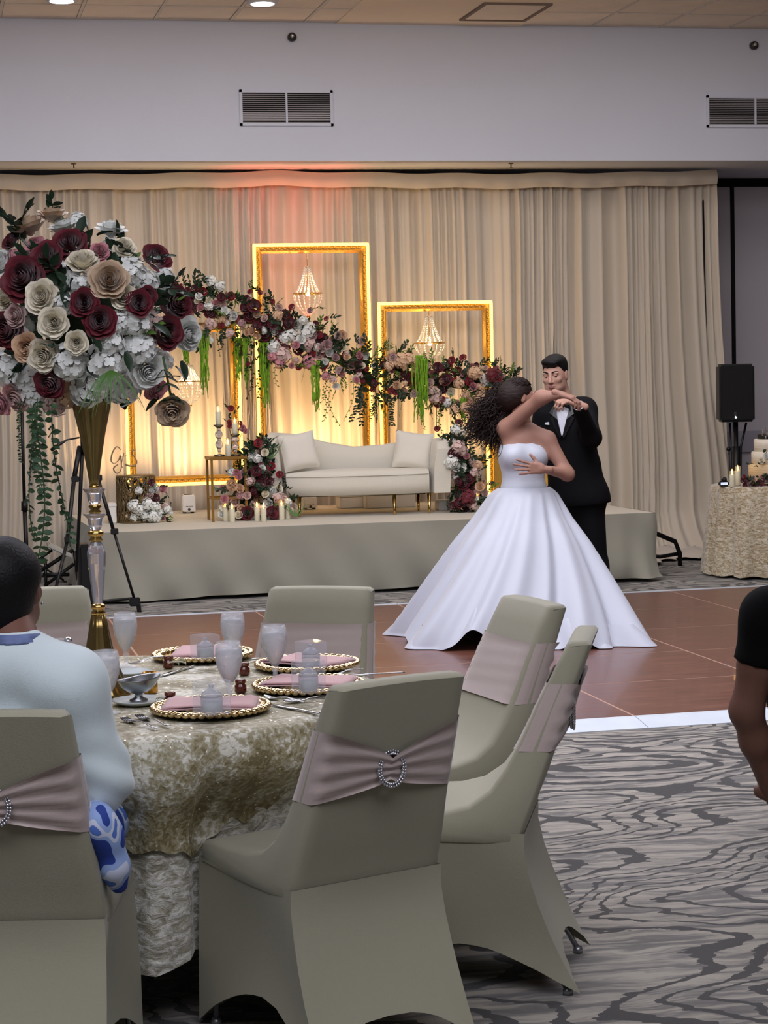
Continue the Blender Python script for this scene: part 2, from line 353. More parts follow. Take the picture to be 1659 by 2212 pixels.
# ================================================================== drape
drape_m = mat('drape_fabric', (212, 201, 184), .75, sheen=.3, bump=.15, bscale=300)
def pleat(x, ph=0):
    b = mnoise.noise(Vector((x * 1.1, 3.1, 0))) * .8 + x
    q = (b / .19) % 1; fold = (1 - (2 * abs(q - .5)) ** 1.7)
    b2 = x + .3 * mnoise.noise(Vector((x * 1.9, 9.1, 0))); q2 = (b2 / .083) % 1
    return .075 * fold + .034 * math.sin(2 * PI * q2) + .03 * mnoise.noise(Vector((x * 3.1, .5, 0))) + .012 * mnoise.noise(Vector((x * 31, .5, 0)))
def drape(name, xa, xb, ph, label, flare=0, z0=.02, puddle=0, right_edge=False):
    xb += .03; n = int((xb - xa) / .0115); rows = []
    top = 3.27
    zs = [top, top - .04, top - .1, top - .2, top - .4, 2.5, 2.0, 1.5, 1.1, .8, .55, .35, .2, .1, .05, z0]
    for z in zs:
        t = (top - z) / top; row = []
        for i in range(n + 1):
            x = xa + (xb - xa) * i / n; amp = .35 + .65 * sm(t / .08)
            sway = .06 * t * mnoise.noise(Vector((x * .6, t * 1.5, 7)))
            xx = x + sway + flare * t * t * ((i / n) ** 2)
            yy = CURT_Y + pleat(x + .07 * t * mnoise.noise(Vector((x * 2, t * 2, 0))), ph) * amp - .03 * t - .05 + .004 * (int(ph * 10) % 2)
            if puddle and z < .36:
                q = (.36 - z) / .36; yy -= puddle * q ** 1.6 * (.75 + .5 * math.sin(x * 9)); 
            row.append((xx, yy, max(z, .012 + .02 * abs(math.sin(x * 23))) if puddle else z))
        rows.append(row)
    if puddle:
        for q in (.05, .10, .16, .22, .28):
            rows.append([(p[0] + .02 * math.sin(p[0] * 31 + q * 40), p[1] - q * 1.2, .025 + .05 * abs(math.sin(p[0] * 17 + q * 25)) * (1 - q * 3.4)) for p in rows[-1]])
            rows[-1] = [(a_, b_, max(.01, c_)) for a_, b_, c_ in rows[-1]]
    return rows
DR = thing('stage_drape', 'tall pleated cream drape hanging across the wall behind the stage', 'curtain', (0, CURT_Y, 0))
cuts = [(-1.2, .55), (.55, 2.25), (2.25, 3.62), (3.62, 5.3), (5.3, 6.86)]
for k, (a, b) in enumerate(cuts):
    last = k == len(cuts) - 1
    rows = drape('panel', a, b, k * .1, '', flare=.16 if last else 0, puddle=.30 if last else 0)
    rows = [[(x, y - CURT_Y, z) for x, y, z in r] for r in rows]
    MB().grid(rows).build('curtain_panel', drape_m, DR, solid=0)
rows = []
for k in range(9):   # smooth valance
    t = k / 8; row = []
    for i in range(161):
        u = i / 160; x = -1.2 + 8.06 * u
        zt = 3.335 - .025 * math.sin(PI * min(1, abs(x - 2.95) / 3.9)) ** 1.0 * 1.0
        z = zt - t * .125 - .006 * math.sin(x * 8)
        row.append((x, -.125 - .012 * math.sin(x * 26.7 + 1) * t - .01 * math.sin(x * 5) - .02 * math.sin(PI * t), z))
    rows.append(row)
MB().grid(rows).build('valance', drape_m, DR)
MB().tube([(-1.2, 0, 3.3), (6.86, 0, 3.3)], .02, 8).build('curtain_rod', bm_, DR)
MB().tube([(6.8, .05, 0), (6.8, .05, 3.3)], .02, 8).build('upright_post', bm_, DR)
# ================================================================== stage
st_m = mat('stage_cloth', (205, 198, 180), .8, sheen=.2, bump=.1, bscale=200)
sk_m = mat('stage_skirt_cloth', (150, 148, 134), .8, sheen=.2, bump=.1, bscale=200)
ST = thing('stage', 'low raised stage fully wrapped in pale cloth', 'stage', (0, 0, 0))
SZ = .52
out = [(1.13, 16.93), (1.2, 14.86), (5.39, 14.66), (5.36, 15.55), (5.2, 16.93)]
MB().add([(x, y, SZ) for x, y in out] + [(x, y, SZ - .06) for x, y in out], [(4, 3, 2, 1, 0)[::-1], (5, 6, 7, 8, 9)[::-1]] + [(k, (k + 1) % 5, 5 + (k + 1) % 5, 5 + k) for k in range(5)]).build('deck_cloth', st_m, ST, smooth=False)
rows = []
per = [(1.13, 16.93), (1.2, 14.86), (5.39, 14.66), (5.36, 15.5)]
pts = []
for k in range(3):
    a, b = Vector(per[k]), Vector(per[k + 1]); n = max(2, int((b - a).length / .03))
    for i in range(n): pts.append((a.lerp(b, i / n), (b - a).normalized(), k, i / n))
pts.append((Vector(per[3]), (Vector(per[3]) - Vector(per[2])).normalized(), 2, 1))
for i_, z in enumerate([SZ + .001, SZ - .01, SZ - .05, SZ - .12, SZ - .22, SZ - .34, .06, .012]):
    t = 1 - z / SZ; row = []
    for (p, d, k, u) in pts:
        nrm = Vector((d.y, -d.x)); s_ = p.x * 1.0 + p.y
        fold = .030 * math.sin(s_ * 6 + t * 6 * math.sin(s_ * .9)) + .016 * math.sin(s_ * 17 - t * 5) + .02 * mnoise.noise(Vector((s_ * 4 + t * 3, t * 2, 1))) + (.02 * math.exp(-((s_ - 19.3 - t * .25) / .05) ** 2))
        if k == 1 and u > .8: fold += .02 * math.sin(u * 130) * (u - .8) * 5
        o_ = .006 + t * (.05 + fold * 1.2)
        if k == 0: o_ = .006 + t * .12 + fold * t
        row.append((p.x + nrm.x * o_, p.y + nrm.y * o_, z if i_ < 7 else .012 + .02 * abs(math.sin(s_ * 2.3))))
    rows.append(row)
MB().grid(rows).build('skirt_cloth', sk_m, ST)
leg = MB(); leg.tube([(5.42, 15.62, .30), (5.75, 15.66, .28), (5.93, 15.66, .20), (5.97, 15.66, .1), (5.97, 15.66, 0)], .02, 8); leg.tube([(5.5, 15.64, .12), (5.8, 15.66, .08), (5.97, 15.66, .1)], .016, 8)
leg.build('leg', bm_, ST)
# ================================================================== chairs in stretch covers
cov = mat('chair_cover_fabric', (154, 151, 130), .72, sheen=.15, bump=.12, bscale=500)
sash_m = mat('sash_fabric', (182, 166, 160), .6, sheen=.3, bump=.1, bscale=500)
rhine = mat('rhinestone', (200, 200, 205), .15, metal=.8)
CHZ = .93
def chair_body():
    # side profile (y forward, z up) of seat + back, closed loop
    front = [(.245, .425), (.25, .455), (.235, .475), (.19, .484), (.10, .482), (.01, .486), (-.055, .502), (-.11, .54), (-.155, .60), (-.198, .68), (-.240, .77), (-.290, .87), (-.320, .925)]
    rear = [(-.332, .932), (-.372, .932), (-.382, .922), (-.350, .84), (-.306, .72), (-.266, .61), (-.230, .51), (-.207, .455), (-.199, .425), (-.183, .40)]
    under = [(-.1, .395), (.1, .40), (.22, .41)]
    prof = front + rear + under
    def hw(y, z):
        base = .214
        if z > .47: base = interp(z, [.47, .55, .65, .8, .93], [.214, .206, .196, .186, .178])
        return base
    us = [-1, -.985, -.93, -.8, -.6, -.35, 0, .35, .6, .8, .93, .985, 1]
    cy, cz = 0, 0
    rows = []
    n = len(prof)
    for i, (y, z) in enumerate(prof):
        # inward direction for edge rounding
        a = prof[i - 1]; b = prof[(i + 1) % n]; ty, tz = b[0] - a[0], b[1] - a[1]; l = math.hypot(ty, tz); ny, nz = -tz / l, ty / l   # left normal
        row = []
        for u in us:
            r_ = .012 * max(0, (abs(u) - .93) / .07) ** 2
            bulge = 0
            if 3 <= i <= 11: bulge = -.012 * (1 - u * u) if i > 6 else .008 * (1 - u * u)
            if 13 <= i <= 19: bulge = .006 * (1 - u * u)
            w_ = hw(y, z)
            xx = u * w_
            if i >= 12 and i <= 15: z_ = z + .004 * (1 - u * u)
            else: z_ = z
            s = 1 if i < 13 else 1
            row.append((xx, y + ny * (r_ + -bulge * (1 if i < 13 else -1) * 0) - (0), z_ + nz * r_))
        rows.append(row)
    m = MB(); m.grid(rows, closed_v=True)
    # side caps: strips between front curve and rear curve
    for sgn, col in ((-1, 0), (1, -1)):
        ring = [rows[i][col] for i in range(n)]
        # pair front index with rear/under index
        fr_idx = list(range(0, 13)); back_idx = [25, 24, 23, 23, 22, 22, 21, 20, 19, 18, 17, 16, 15]
        A = [ring[i] for i in fr_idx]; Bk = [ring[i] for i in back_idx]
        mid = [((p[0] + q[0]) / 2 + sgn * .006, (p[1] + q[1]) / 2, (p[2] + q[2]) / 2) for p, q in zip(A, Bk)]
        m.grid([A, mid, Bk], flip=(sgn > 0))
        m.add([ring[12], ring[13], ring[14], ring[15]], [(0, 1, 2, 3) if sgn < 0 else (3, 2, 1, 0)])
    return m
def chair_skirt():
    # closed ring at seat level down to four feet, hem arched between the feet
    top = [(-.216, .249), (.216, .249), (.2155, -.2025), (-.2155, -.2025)]
    bot = [(-.232, .247), (.232, .247), (.226, -.35), (-.226, -.35)]
    n = 14; m = MB(); rows = []
    hem = [.06, .12, .10, .12]
    lv = [0, .12, .28, .45, .62, .78, .9, 1]
    for t in lv:
        row = []
        for k in range(4):
            a, b = top[k], top[(k + 1) % 4]; c, d = bot[k], bot[(k + 1) % 4]
            for i in range(n):
                u = i / n; e = 4 * u * (1 - u)
                arch = hem[k] * (1 - abs(2 * u - 1) ** (2.0, 2.0, 2.8, 2.0)[k])
                z = .432 * (1 - t) + t * (.012 + arch)
                q = 1 - z / .432     # true drop fraction
                if k in (1, 3): # sides: legs splay
                    pass
                x = (a[0] * (1 - u) + b[0] * u) * (1 - q) + (c[0] * (1 - u) + d[0] * u) * q
                y = (a[1] * (1 - u) + b[1] * u) * (1 - q) + (c[1] * (1 - u) + d[1] * u) * q
                if y < 0: y += ((q - q ** 1.7) * .15 + .115 * q * math.exp(-q / .12)) * max(0, min(1, -y / .2))
                inn = .035 * e * math.sin(PI * min(1, q * 1.1)) * (1 if k != 2 else .35)
                nx, ny = [(0, -1), (-1, 0), (0, 1), (1, 0)][k]
                ruck = .0025 * math.sin(u * 40 + q * 9) * q
                # stretched seam from the seat corner down to the feet
                row.append((x + nx * (inn + ruck), y + ny * (inn + ruck), z))
        rows.append(row)
    m.grid(rows, closed_u=True, flip=True)
    return m
def chair_sash():
    m = MB(); rows = []
    nv = 15
    def backline(z): # y of front and rear surface of the back at height z
        f = interp(z, [.60, .68, .77, .87, .925], [-.155, -.198, -.240, -.290, -.320]); r = interp(z, [.61, .72, .84, .922], [-.266, -.306, -.350, -.382]); return f, r
    us = []
    for k in range(24): us.append(('r', -1 + 2 * k / 24))
    for k in range(3): us.append(('s1', k / 3))
    for k in range(10): us.append(('f', 1 - 2 * k / 10))
    for k in range(3): us.append(('s2', k / 3))
    zc_ = .735
    for j in range(nv):
        v = -1 + 2 * j / (nv - 1); row = []
        for kind, u in us:
            hh = .088; zc = zc_
            g = 0
            if kind == 'r':
                au = abs(u); hh = .026 + (.088 - .026) * au ** .75; zc = zc_ + .02 * (1 - au) * -1; g = 1 - au
                fold = .0045 * math.sin(v * 11 + u * 3 * (1 if u > 0 else -1)) * (1 - .3 * g) + .008 * g
            elif kind == 'f': fold = .001 * math.sin(v * 14 + u * 2)
            else: fold = .002 * math.sin(v * 9)
            z = zc + v * hh; f, r = backline(z); W_ = interp(z, [.55, .65, .8, .93], [.206, .196, .186, .178]) + .003; ins = .010 * max(0, (abs(u) - .88) / .12) ** 2 if kind in 'rf' else 0
            edge_ = .003 if abs(v) > .95 else 0
            if kind == 'r': p = (u * W_, r - .005 - fold - edge_ + ins, z)
            elif kind == 's1': p = (W_ + .003 * math.sin(PI * u), r + (f - r) * (.12 + .76 * u), z)
            elif kind == 'f': p = (u * W_, f + .005 + fold + edge_ - ins, z)
            else: p = (-W_ - .003 * math.sin(PI * u), f + (r - f) * (.12 + .76 * u), z)
            row.append(p)
        rows.append(row)
    m.grid(rows, closed_u=True)
    return m
def make_chair():
    t = thing('banquet_chair', 'x', 'chair', (0, 0, 0), 0, 'chairs around the round table')
    o = chair_body().build('seat_and_back_cover', cov, t, sharp=50)
    chair_skirt().build('skirt_cover', cov, t, sharp=60)
    s = chair_sash().build('sash', sash_m, t, sharp=80)
    b = MB()
    cz, cy_ = .715, -.318
    for k in range(34):
        a = 2 * PI * k / 34
        for rr in (.036, .043): b.sphere((rr * .88 * math.cos(a), cy_ - .004 - .0 , cz + rr * math.sin(a)), .0036, 6, 4)
    b.tube([(.035 * math.cos(2 * PI * k / 24), cy_ + .002, cz + .04 * math.sin(2 * PI * k / 24)) for k in range(25)], .004, 6)
    b.build('rhinestone_buckle', rhine, s)
    for (x, y) in ((-.200, .212), (.200, .212), (-.192, -.308), (.192, -.308)):
        l = MB(); tx = .9
        yq = [(.40, .03), (.3, .22), (.2, .5), (.1, .76), (.012, .97)]
        l.tube([(x * (.94 + .06 * q), (y if y > 0 else -.165 - .15 * q ** 1.7), z) for z, q in yq], .008, 8); l.lathe([(.014, 0), (.014, .012), (.01, .02)], (x, y, 0), 10)
        l.build('leg', mat('chair_leg_metal', (150, 152, 156), .35, metal=.8), t)
    return t
def place_chair(tl, tr, label, first=[None], dz=0):
    """tl, tr: photo pixels of the rear top corners (viewer's left and right); the chair faces away from them"""
    a = pz(*tl, CHZ); b = pz(*tr, CHZ); return a, b
TC = V3(.46, 5.70, 0)
def chair_at(x, y, ang, label):
    """x,y = middle of the top of the back; ang = heading of the chair's front"""
    c = Vector((x, y)) - Vector((-math.sin(ang), math.cos(ang))) * -.355
    global CHAIR0
    if CHAIR0 is None:
        CHAIR0 = make_chair(); CHAIR0.location = (c.x, c.y, 0); CHAIR0.rotation_euler = (0, 0, ang); CHAIR0['label'] = label; return CHAIR0
    return copy_tree(CHAIR0, (c.x, c.y, 0), ang, label)
CHAIR0 = None
def mid(a, b): p = (pz(*a, CHZ) + pz(*b, CHZ)) / 2; return p[0], p[1]
def head_to(a, b):  # chair faces perpendicular to the top edge a->b, seen from behind (a left, b right)
    p = pz(*a, CHZ); q = pz(*b, CHZ); return math.atan2(q[1] - p[1], q[0] - p[0])
CHAIRS = [
 ((725, 1485), (990, 1452), head_to((725, 1485), (990, 1452)) , 'empty covered chair nearest the camera, blush sash with rhinestone buckle on its back'),
 ((-230, 1545), (172, 1537), head_to((-230, 1545), (172, 1537)), 'covered chair at lower left on which the seated guest in pale blue sits'),
]
for a, b, an, lab in CHAIRS:
    x, y = mid(a, b); chair_at(x, y, an, lab)
x, y = mid((1240, 1388), (1285, 1352)); CHB = chair_at(x, y, math.radians(68), 'covered chair seen edge-on right of the nearest empty chair, its hem showing a foot')
x, y = mid((1095, 1290), (1215, 1305)); CHA = chair_at(x, y, math.radians(99), 'covered chair in front of the white gown, flat blush band across its inner back')
x, y = mid((600, 1268), (792, 1272)); CHF = chair_at(x + .0, y, math.radians(152), 'covered chair on the far side of the table, facing the camera')
x, y = mid((-20, 1277), (168, 1269)); CHL = chair_at(x, y, math.radians(184), 'covered chair at the far left of the table, hidden behind the guest\'s head and vase')
# ================================================================== round table
R_T, Z_T = .762, .76
def pleat_circle(a, t): return .030 * math.sin(a * 17 + 2 * math.sin(a * 3)) + .016 * math.sin(a * 31 + 1)
velvet = mat('crushed_velvet', (180, 172, 146), .38, sheen=.6)
def velvetise(m, c0, c1, c2, sc_=26, st=.9):
    N, L, B = nodes_of(m)
    tc = N.new('ShaderNodeTexCoord'); mp = N.new('ShaderNodeMapping'); mp.inputs['Scale'].default_value = (1, 1, 2.4); L.new(tc.outputs['Object'], mp.inputs[0])
    n0 = N.new('ShaderNodeTexNoise'); n0.inputs['Scale'].default_value = sc_ * .35; n0.inputs['Detail'].default_value = 2; L.new(mp.outputs[0], n0.inputs['Vector'])
    va = N.new('ShaderNodeVectorMath'); va.operation = 'MULTIPLY_ADD'; va.inputs[1].default_value = (.10, .10, .10); L.new(n0.outputs['Color'], va.inputs[0]); L.new(mp.outputs[0], va.inputs[2])
    n1 = N.new('ShaderNodeTexNoise'); n1.inputs['Scale'].default_value = sc_; n1.inputs['Detail'].default_value = 6; n1.inputs['Distortion'].default_value = .7; n1.inputs['Roughness'].default_value = .7; L.new(va.outputs[0], n1.inputs['Vector'])
    rp = ramp(N, [(.33, c0), (.47, c1), (.58, c2)]); L.new(n1.outputs['Fac'], rp.inputs[0]); L.new(rp.outputs[0], B.inputs['Base Color'])
    bp = N.new('ShaderNodeBump'); bp.inputs['Strength'].default_value = st; bp.inputs['Distance'].default_value = .012; L.new(n1.outputs['Fac'], bp.inputs['Height']); L.new(bp.outputs[0], B.inputs['Normal'])
velvetise(velvet, (126, 120, 98), (184, 179, 156), (248, 247, 236), 22, 1.0)  # lightest tone paints the crushed pile's sheen highlights into the colour
t = thing('round_table', 'round banquet table hidden under the velvet cloth, its pedestal in shadow', 'table', TC)
MB().lathe([(.74, .735), (.755, .74), (.755, .752), (.74, .757)], n=48).build('tabletop', dark, t)
for k in range(2):
    f = MB(); a = k * PI / 2
    f.tube([(-.45 * math.cos(a), -.45 * math.sin(a), 0), (-.4 * math.cos(a), -.4 * math.sin(a), .735), (.4 * math.cos(a), .4 * math.sin(a), .735), (.45 * math.cos(a), .45 * math.sin(a), 0)], .018, 8)
    f.build('leg', bm_, t)
NA = 220
def limit_by_chairs():
    lim = np.full(NA, 9.0)
    for o in bpy.data.objects:
        if o.parent is None and o.name.startswith('banquet_chair'):
            c, s_ = math.cos(-o.rotation_euler.z), math.sin(-o.rotation_euler.z)
            for k in range(NA):
                a = 2 * PI * k / NA
                for r in np.arange(.30, .9, .01):
                    dx, dy = TC[0] + r * math.cos(a) - o.location.x, TC[1] + r * math.sin(a) - o.location.y
                    lx, ly = c * dx - s_ * dy, s_ * dx + c * dy
                    if abs(lx) < .25 and -.4 < ly < .262: lim[k] = min(lim[k], r - .012); break
    lim = np.minimum(lim, .86)
    l2 = np.array([lim[np.arange(k - 2, k + 3) % NA].min() for k in range(NA)])
    return np.array([l2[np.arange(k - 3, k + 4) % NA].mean() for k in range(NA)])
LIM = limit_by_chairs()
def lim_r(r, k, z): t = sm((.70 - z) / .18); return r * (1 - t) + min(r, LIM[k]) * t
rows = []
for z, dr in [(Z_T + .003, -.76), (Z_T + .003, -.4), (Z_T + .003, -.06), (Z_T + .002, -.015), (Z_T - .008, -.001), (Z_T - .03, .004), (.66, .012), (.56, .03), (.46, .045), (.36, .055), (.27, .06), (.195, .062), (.175, .064)]:
    d = max(0, (Z_T - z) / .55)
    row = []
    for k in range(NA):
        a = 2 * PI * k / NA; rr = lim_r(R_T + dr + (pleat_circle(a, d) * 1.5 * d ** .8 if z < .75 else 0), k, z)
        row.append((rr * math.cos(a), rr * math.sin(a), z + (.012 * math.sin(k * .37) if z < .25 else 0)))
    rows.append(row)
o = MB().grid(rows, closed_u=True, flip=True).build('tablecloth', velvet, None); o.location = tuple(TC)
tag(o, 'crushed velvet floor-length cloth draped over the round table', 'tablecloth')
seq = mat('sequin_lace', (146, 138, 104), .5, metal=.15)
N, L, B = nodes_of(seq)
tc = N.new('ShaderNodeTexCoord')
n0 = N.new('ShaderNodeTexNoise'); n0.inputs['Scale'].default_value = 8; n0.inputs['Detail'].default_value = 5; n0.inputs['Distortion'].default_value = .8; L.new(tc.outputs['Object'], n0.inputs['Vector'])
n1 = N.new('ShaderNodeTexNoise'); n1.inputs['Scale'].default_value = 75; n1.inputs['Detail'].default_value = 6; n1.inputs['Distortion'].default_value = .5; L.new(tc.outputs['Object'], n1.inputs['Vector'])
ad = N.new('ShaderNodeMath'); ad.operation = 'MULTIPLY_ADD'; ad.inputs[1].default_value = .7; L.new(n1.outputs['Fac'], ad.inputs[0]); L.new(n0.outputs['Fac'], ad.inputs[2])
rp = ramp(N, [(.70, (120, 110, 78)), (.80, (150, 141, 108)), (.90, (170, 165, 142)), (.98, (216, 213, 198))]); L.new(ad.outputs[0], rp.inputs[0])
vo = N.new('ShaderNodeTexVoronoi'); vo.inputs['Scale'].default_value = 130; L.new(tc.outputs['Object'], vo.inputs['Vector'])
sx = N.new('ShaderNodeSeparateColor'); L.new(vo.outputs['Color'], sx.inputs[0])
gt = N.new('ShaderNodeMath'); gt.operation = 'GREATER_THAN'; gt.inputs[1].default_value = .955; L.new(sx.outputs[0], gt.inputs[0])
lt = N.new('ShaderNodeMath'); lt.operation = 'LESS_THAN'; lt.inputs[1].default_value = .42; L.new(vo.outputs['Distance'], lt.inputs[0])
mm = N.new('ShaderNodeMath'); mm.operation = 'MULTIPLY'; L.new(gt.outputs[0], mm.inputs[0]); L.new(lt.outputs[0], mm.inputs[1])
mx = N.new('ShaderNodeMix'); mx.data_type = 'RGBA'; L.new(mm.outputs[0], mx.inputs[0]); L.new(rp.outputs[0], mx.inputs[6]); mx.inputs[7].default_value = (1, .96, .84, 1); L.new(mx.outputs[2], B.inputs['Base Color'])
L.new(mm.outputs[0], B.inputs['Metallic'])
bp = N.new('ShaderNodeBump'); bp.inputs['Strength'].default_value = .8; bp.inputs['Distance'].default_value = .006; L.new(n1.outputs['Fac'], bp.inputs['Height'])
L.new(bp.outputs[0], B.inputs['Normal'])
rows = []
def ovl(a): # drop of the square overlay
    q = abs(((a - math.radians(-78)) % (PI / 2)) / (PI / 2) - .5) * 2   # 1 at corners
    return .175 + .14 * q ** 1.5 + .014 * math.sin(a * 23) + .01 * math.sin(a * 51)
for i, d in enumerate([-.757, -.5, -.25, -.06, -.015, 0, .06, .2, .4, .6, .8, .93, 1.0]):
    row = []
    for k in range(NA):
        a = 2 * PI * k / NA
        if i < 5: rr, z = R_T + d, Z_T + .0065
        else:
            dz = ovl(a) * d; z = Z_T - .004 - dz; dd = (Z_T - z) / .55
            rr = R_T + .008 + interp(z, [.4, .56, .66, .73, .76], [.055, .034, .020, .012, .003]) + (pleat_circle(a, dd) * 1.5 * dd ** .8 * .8 if dd > 0 else 0)
        rr = lim_r(rr + .010 * sm((.74 - z) / .1), k, z) + (.014 * sm((.72 - z) / .14))
        row.append((rr * math.cos(a), rr * math.sin(a), z))
    rows.append(row)
o = MB().grid(rows, closed_u=True, flip=True).build('table_overlay', seq, None); o.location = tuple(TC)
tag(o, 'gold sequined lace overlay on the round table, over the velvet cloth', 'table overlay')
# ================================================================== flowers and foliage
rng = random.Random(11)
FC = {'R': (150, 16, 36), 'B': (100, 12, 30), 'W': (238, 240, 234), 'I': (240, 232, 208), 'P': (206, 140, 148), 'L': (216, 186, 178), 'E': (226, 188, 152), 'M': (176, 138, 140), 'G': (206, 180, 150), 'C': (150, 20, 44)}
FM = {k: mat('petal_' + {'R': 'red', 'B': 'burgundy', 'W': 'white', 'I': 'ivory', 'P': 'pink', 'L': 'blush', 'E': 'peach', 'M': 'mauve', 'G': 'beige', 'C': 'crimson'}[k], c, .6, sheen=.3, var=.12, vscale=3) for k, c in FC.items()}
CN = {'R': 'red', 'B': 'burgundy', 'W': 'white', 'I': 'ivory', 'P': 'pink', 'L': 'blush', 'E': 'peach', 'M': 'mauve', 'G': 'beige', 'C': 'crimson'}
leafm = mat('leaf_green', (30, 52, 32), .5, var=.25, vscale=4); leafl = mat('leaf_light', (92, 126, 48), .5, var=.2, vscale=4); eucm = mat('eucalyptus_leaf', (52, 80, 50), .6, var=.2)
stemm = mat('stem_green', (58, 80, 40), .6); amam = mat('amaranth_green', (118, 164, 34), .7, var=.3, vscale=30)
def rose_mesh(seed, k, lod=0, opn=1.0):
    r = random.Random(seed); m = MB(); NU, NV = (5, 4) if lod == 0 else (3, 3)
    rings = [(2, .10, 1.0), (3, .19, 1.02), (3, .31, 1.0), (4, .46, .95), (5, .62, .86), (5, .80, .72), (5, .98, .50)] if lod == 0 else [(2, .12, .82), (3, .32, .82), (4, .60, .66), (5, .96, .38)]
    for ri, (n, R, h) in enumerate(rings):
        off = r.random() * 6
        for p in range(n):
            a0 = off + 2 * PI * p / n + r.uniform(-.1, .1); sp = (PI / n) * 1.45; hh = h * r.uniform(.94, 1.06); R_ = R * r.uniform(.93, 1.07) * (opn if ri > 4 else 1)
            rows = []; curl = .13 * (ri / 6) * (1.2 if lod == 0 else 1)
            for j in range(NV + 1):
                v = j / NV; row = []
                for i in range(NU + 1):
                    u = -1 + 2 * i / NU; vv = v * (1 - .22 * u * u)
                    rho = R_ * (.42 + .58 * math.sin(vv * 1.5)) * (1 - .16 * vv ** 3 * (ri < 5)) + curl * vv ** 4 * (1 + .5 * math.cos(u * 2.6)) + .07 * u * R_ + .035 * R_ * math.sin(4 * u + p * 2 + ri)
                    z = hh * (vv ** .85) - curl * .9 * max(0, vv - .75) * 4 * .35 + .03 * math.sin(u * 4 + ri * 2) * vv
                    a = a0 + u * sp * (.55 + .45 * min(1, v * 1.6))
                    row.append((rho * math.cos(a), rho * math.sin(a), z - .35))
                rows.append(row)
            m.grid(rows)
    m.sphere((0, 0, -.25), .32, 7, 4)
    return m.mesh('rose', FM[k])
def hyd_mesh(seed, k, n=34):
    r = random.Random(seed); m = MB(); ga = PI * (3 - 5 ** .5)
    for i in range(n):
        ph = math.acos(1 - (i + .5) / n * 1.25); th = ga * i + r.uniform(-.15, .15); d = Vector((math.sin(ph) * math.cos(th), math.sin(ph) * math.sin(th), math.cos(ph)))
        M = T(*(d * r.uniform(.72, .95))) @ d.to_track_quat('Z', 'Y').to_matrix().to_4x4() @ RZ(r.uniform(0, 6)) @ RX(r.uniform(-.4, .4)) @ RY(r.uniform(-.4, .4))
        s = r.uniform(.24, .33)
        for q in range(4):
            Q = M @ RZ(q * PI / 2)
            pts = [(0, 0, 0), (.35, -.42, .12), (.8, -.5, .16), (1.05, 0, .06), (.8, .5, .16), (.35, .42, .12)]
            m.add([tuple(Q @ Vector((a * s, b * s, c * s))) for a, b, c in pts], [(0, 1, 2, 3), (0, 3, 4, 5)])
    m.sphere((0, 0, 0), .62, 8, 6)
    return m.mesh('hydrangea', FM[k])
def leaf_mb(L_=1, W_=.42, M=None, droop=.25, n=4):
    m = MB(); rows = []
    for i in range(n + 1):
        t = i / n; w_ = W_ * math.sin(PI * min(1, t * .92 + .06)) ** .8 / 1; z = -droop * t * t
        rows.append([(t * L_, -w_ / 2, z + .06 * W_ / .4), (t * L_, 0, z), (t * L_, w_ / 2, z + .06 * W_ / .4)])
    m.grid(rows)
    if M is not None: m.v = [tuple(M @ Vector(p)) for p in m.v]
    return m
def spray_mesh(seed, mt, n=7, L_=1.0, ll=.42, W_=.24, name='leaf_spray'):
    r = random.Random(seed); m = MB(); pts = [Vector((t * L_, .12 * math.sin(t * 3 + seed), .1 * t - .28 * t * t)) for t in np.linspace(0, 1, 6)]
    m.tube(pts, [.018, .016, .014, .012, .010, .006], 4)
    for i in range(n):
        t = .15 + .85 * i / (n - 1); p = pts[min(4, int(t * 5))].lerp(pts[min(5, int(t * 5) + 1)], t * 5 - int(t * 5)) if t < 1 else pts[5]
        side = (-1) ** i; ang = side * r.uniform(.6, 1.0) if i < n - 1 else 0
        m.merge(leaf_mb(ll * r.uniform(.8, 1.1), W_, droop=.1), T(*p) @ RZ(ang) @ RX(r.uniform(-.6, .6)) @ RY(r.uniform(-.3, .3)))
    return m.mesh(name, mt)
ROSE = {k: [rose_mesh(i * 7 + ord(k), k, 0, (1, .9)[i % 2]) for i in range(2)] for k in FC}
ROSEL = {k: [rose_mesh(i * 7 + ord(k), k, 1) for i in range(2)] for k in FC}
HYD = {k: [hyd_mesh(i + ord(k), k) for i in range(2)] for k in FC}
SPR = [spray_mesh(i, leafm) for i in range(4)]; SPRL = [spray_mesh(i + 9, leafl, 9, 1, .3, .13) for i in range(2)]
BIGLEAF = [leaf_mb(1, .5, droop=.2 + .1 * i, n=6).mesh('leaf', leafm) for i in range(2)]
def orient(d, roll=0): return Vector(d).to_track_quat('Z', 'Y').to_matrix().to_4x4() @ RZ(roll)
def put(name, me, parent, pos, d, s, roll=None, lab=None):
    o = link(name, me, parent); base = Vector(parent.location)
    o.matrix_local = T(*(Vector([float(q) for q in pos]) - base)) @ orient(d, rng.uniform(0, 6) if roll is None else roll) @ Matrix.Scale(s, 4)
    if lab: o['label'] = lab
    return o
def put_x(name, me, parent, pos, d, s, roll=None):     # local X along d
    o = link(name, me, parent); base = Vector(parent.location)
    q = Vector([float(a) for a in d]).to_track_quat('X', 'Z').to_matrix().to_4x4()
    o.matrix_local = T(*(Vector([float(a) for a in pos]) - base)) @ q @ RX(rng.uniform(0, 6) if roll is None else roll) @ Matrix.Scale(s, 4)
    return o
CAMV = Vector(tuple(-fh)); RGT = Vector(tuple(r0)); UP = Vector((0, 0, 1))
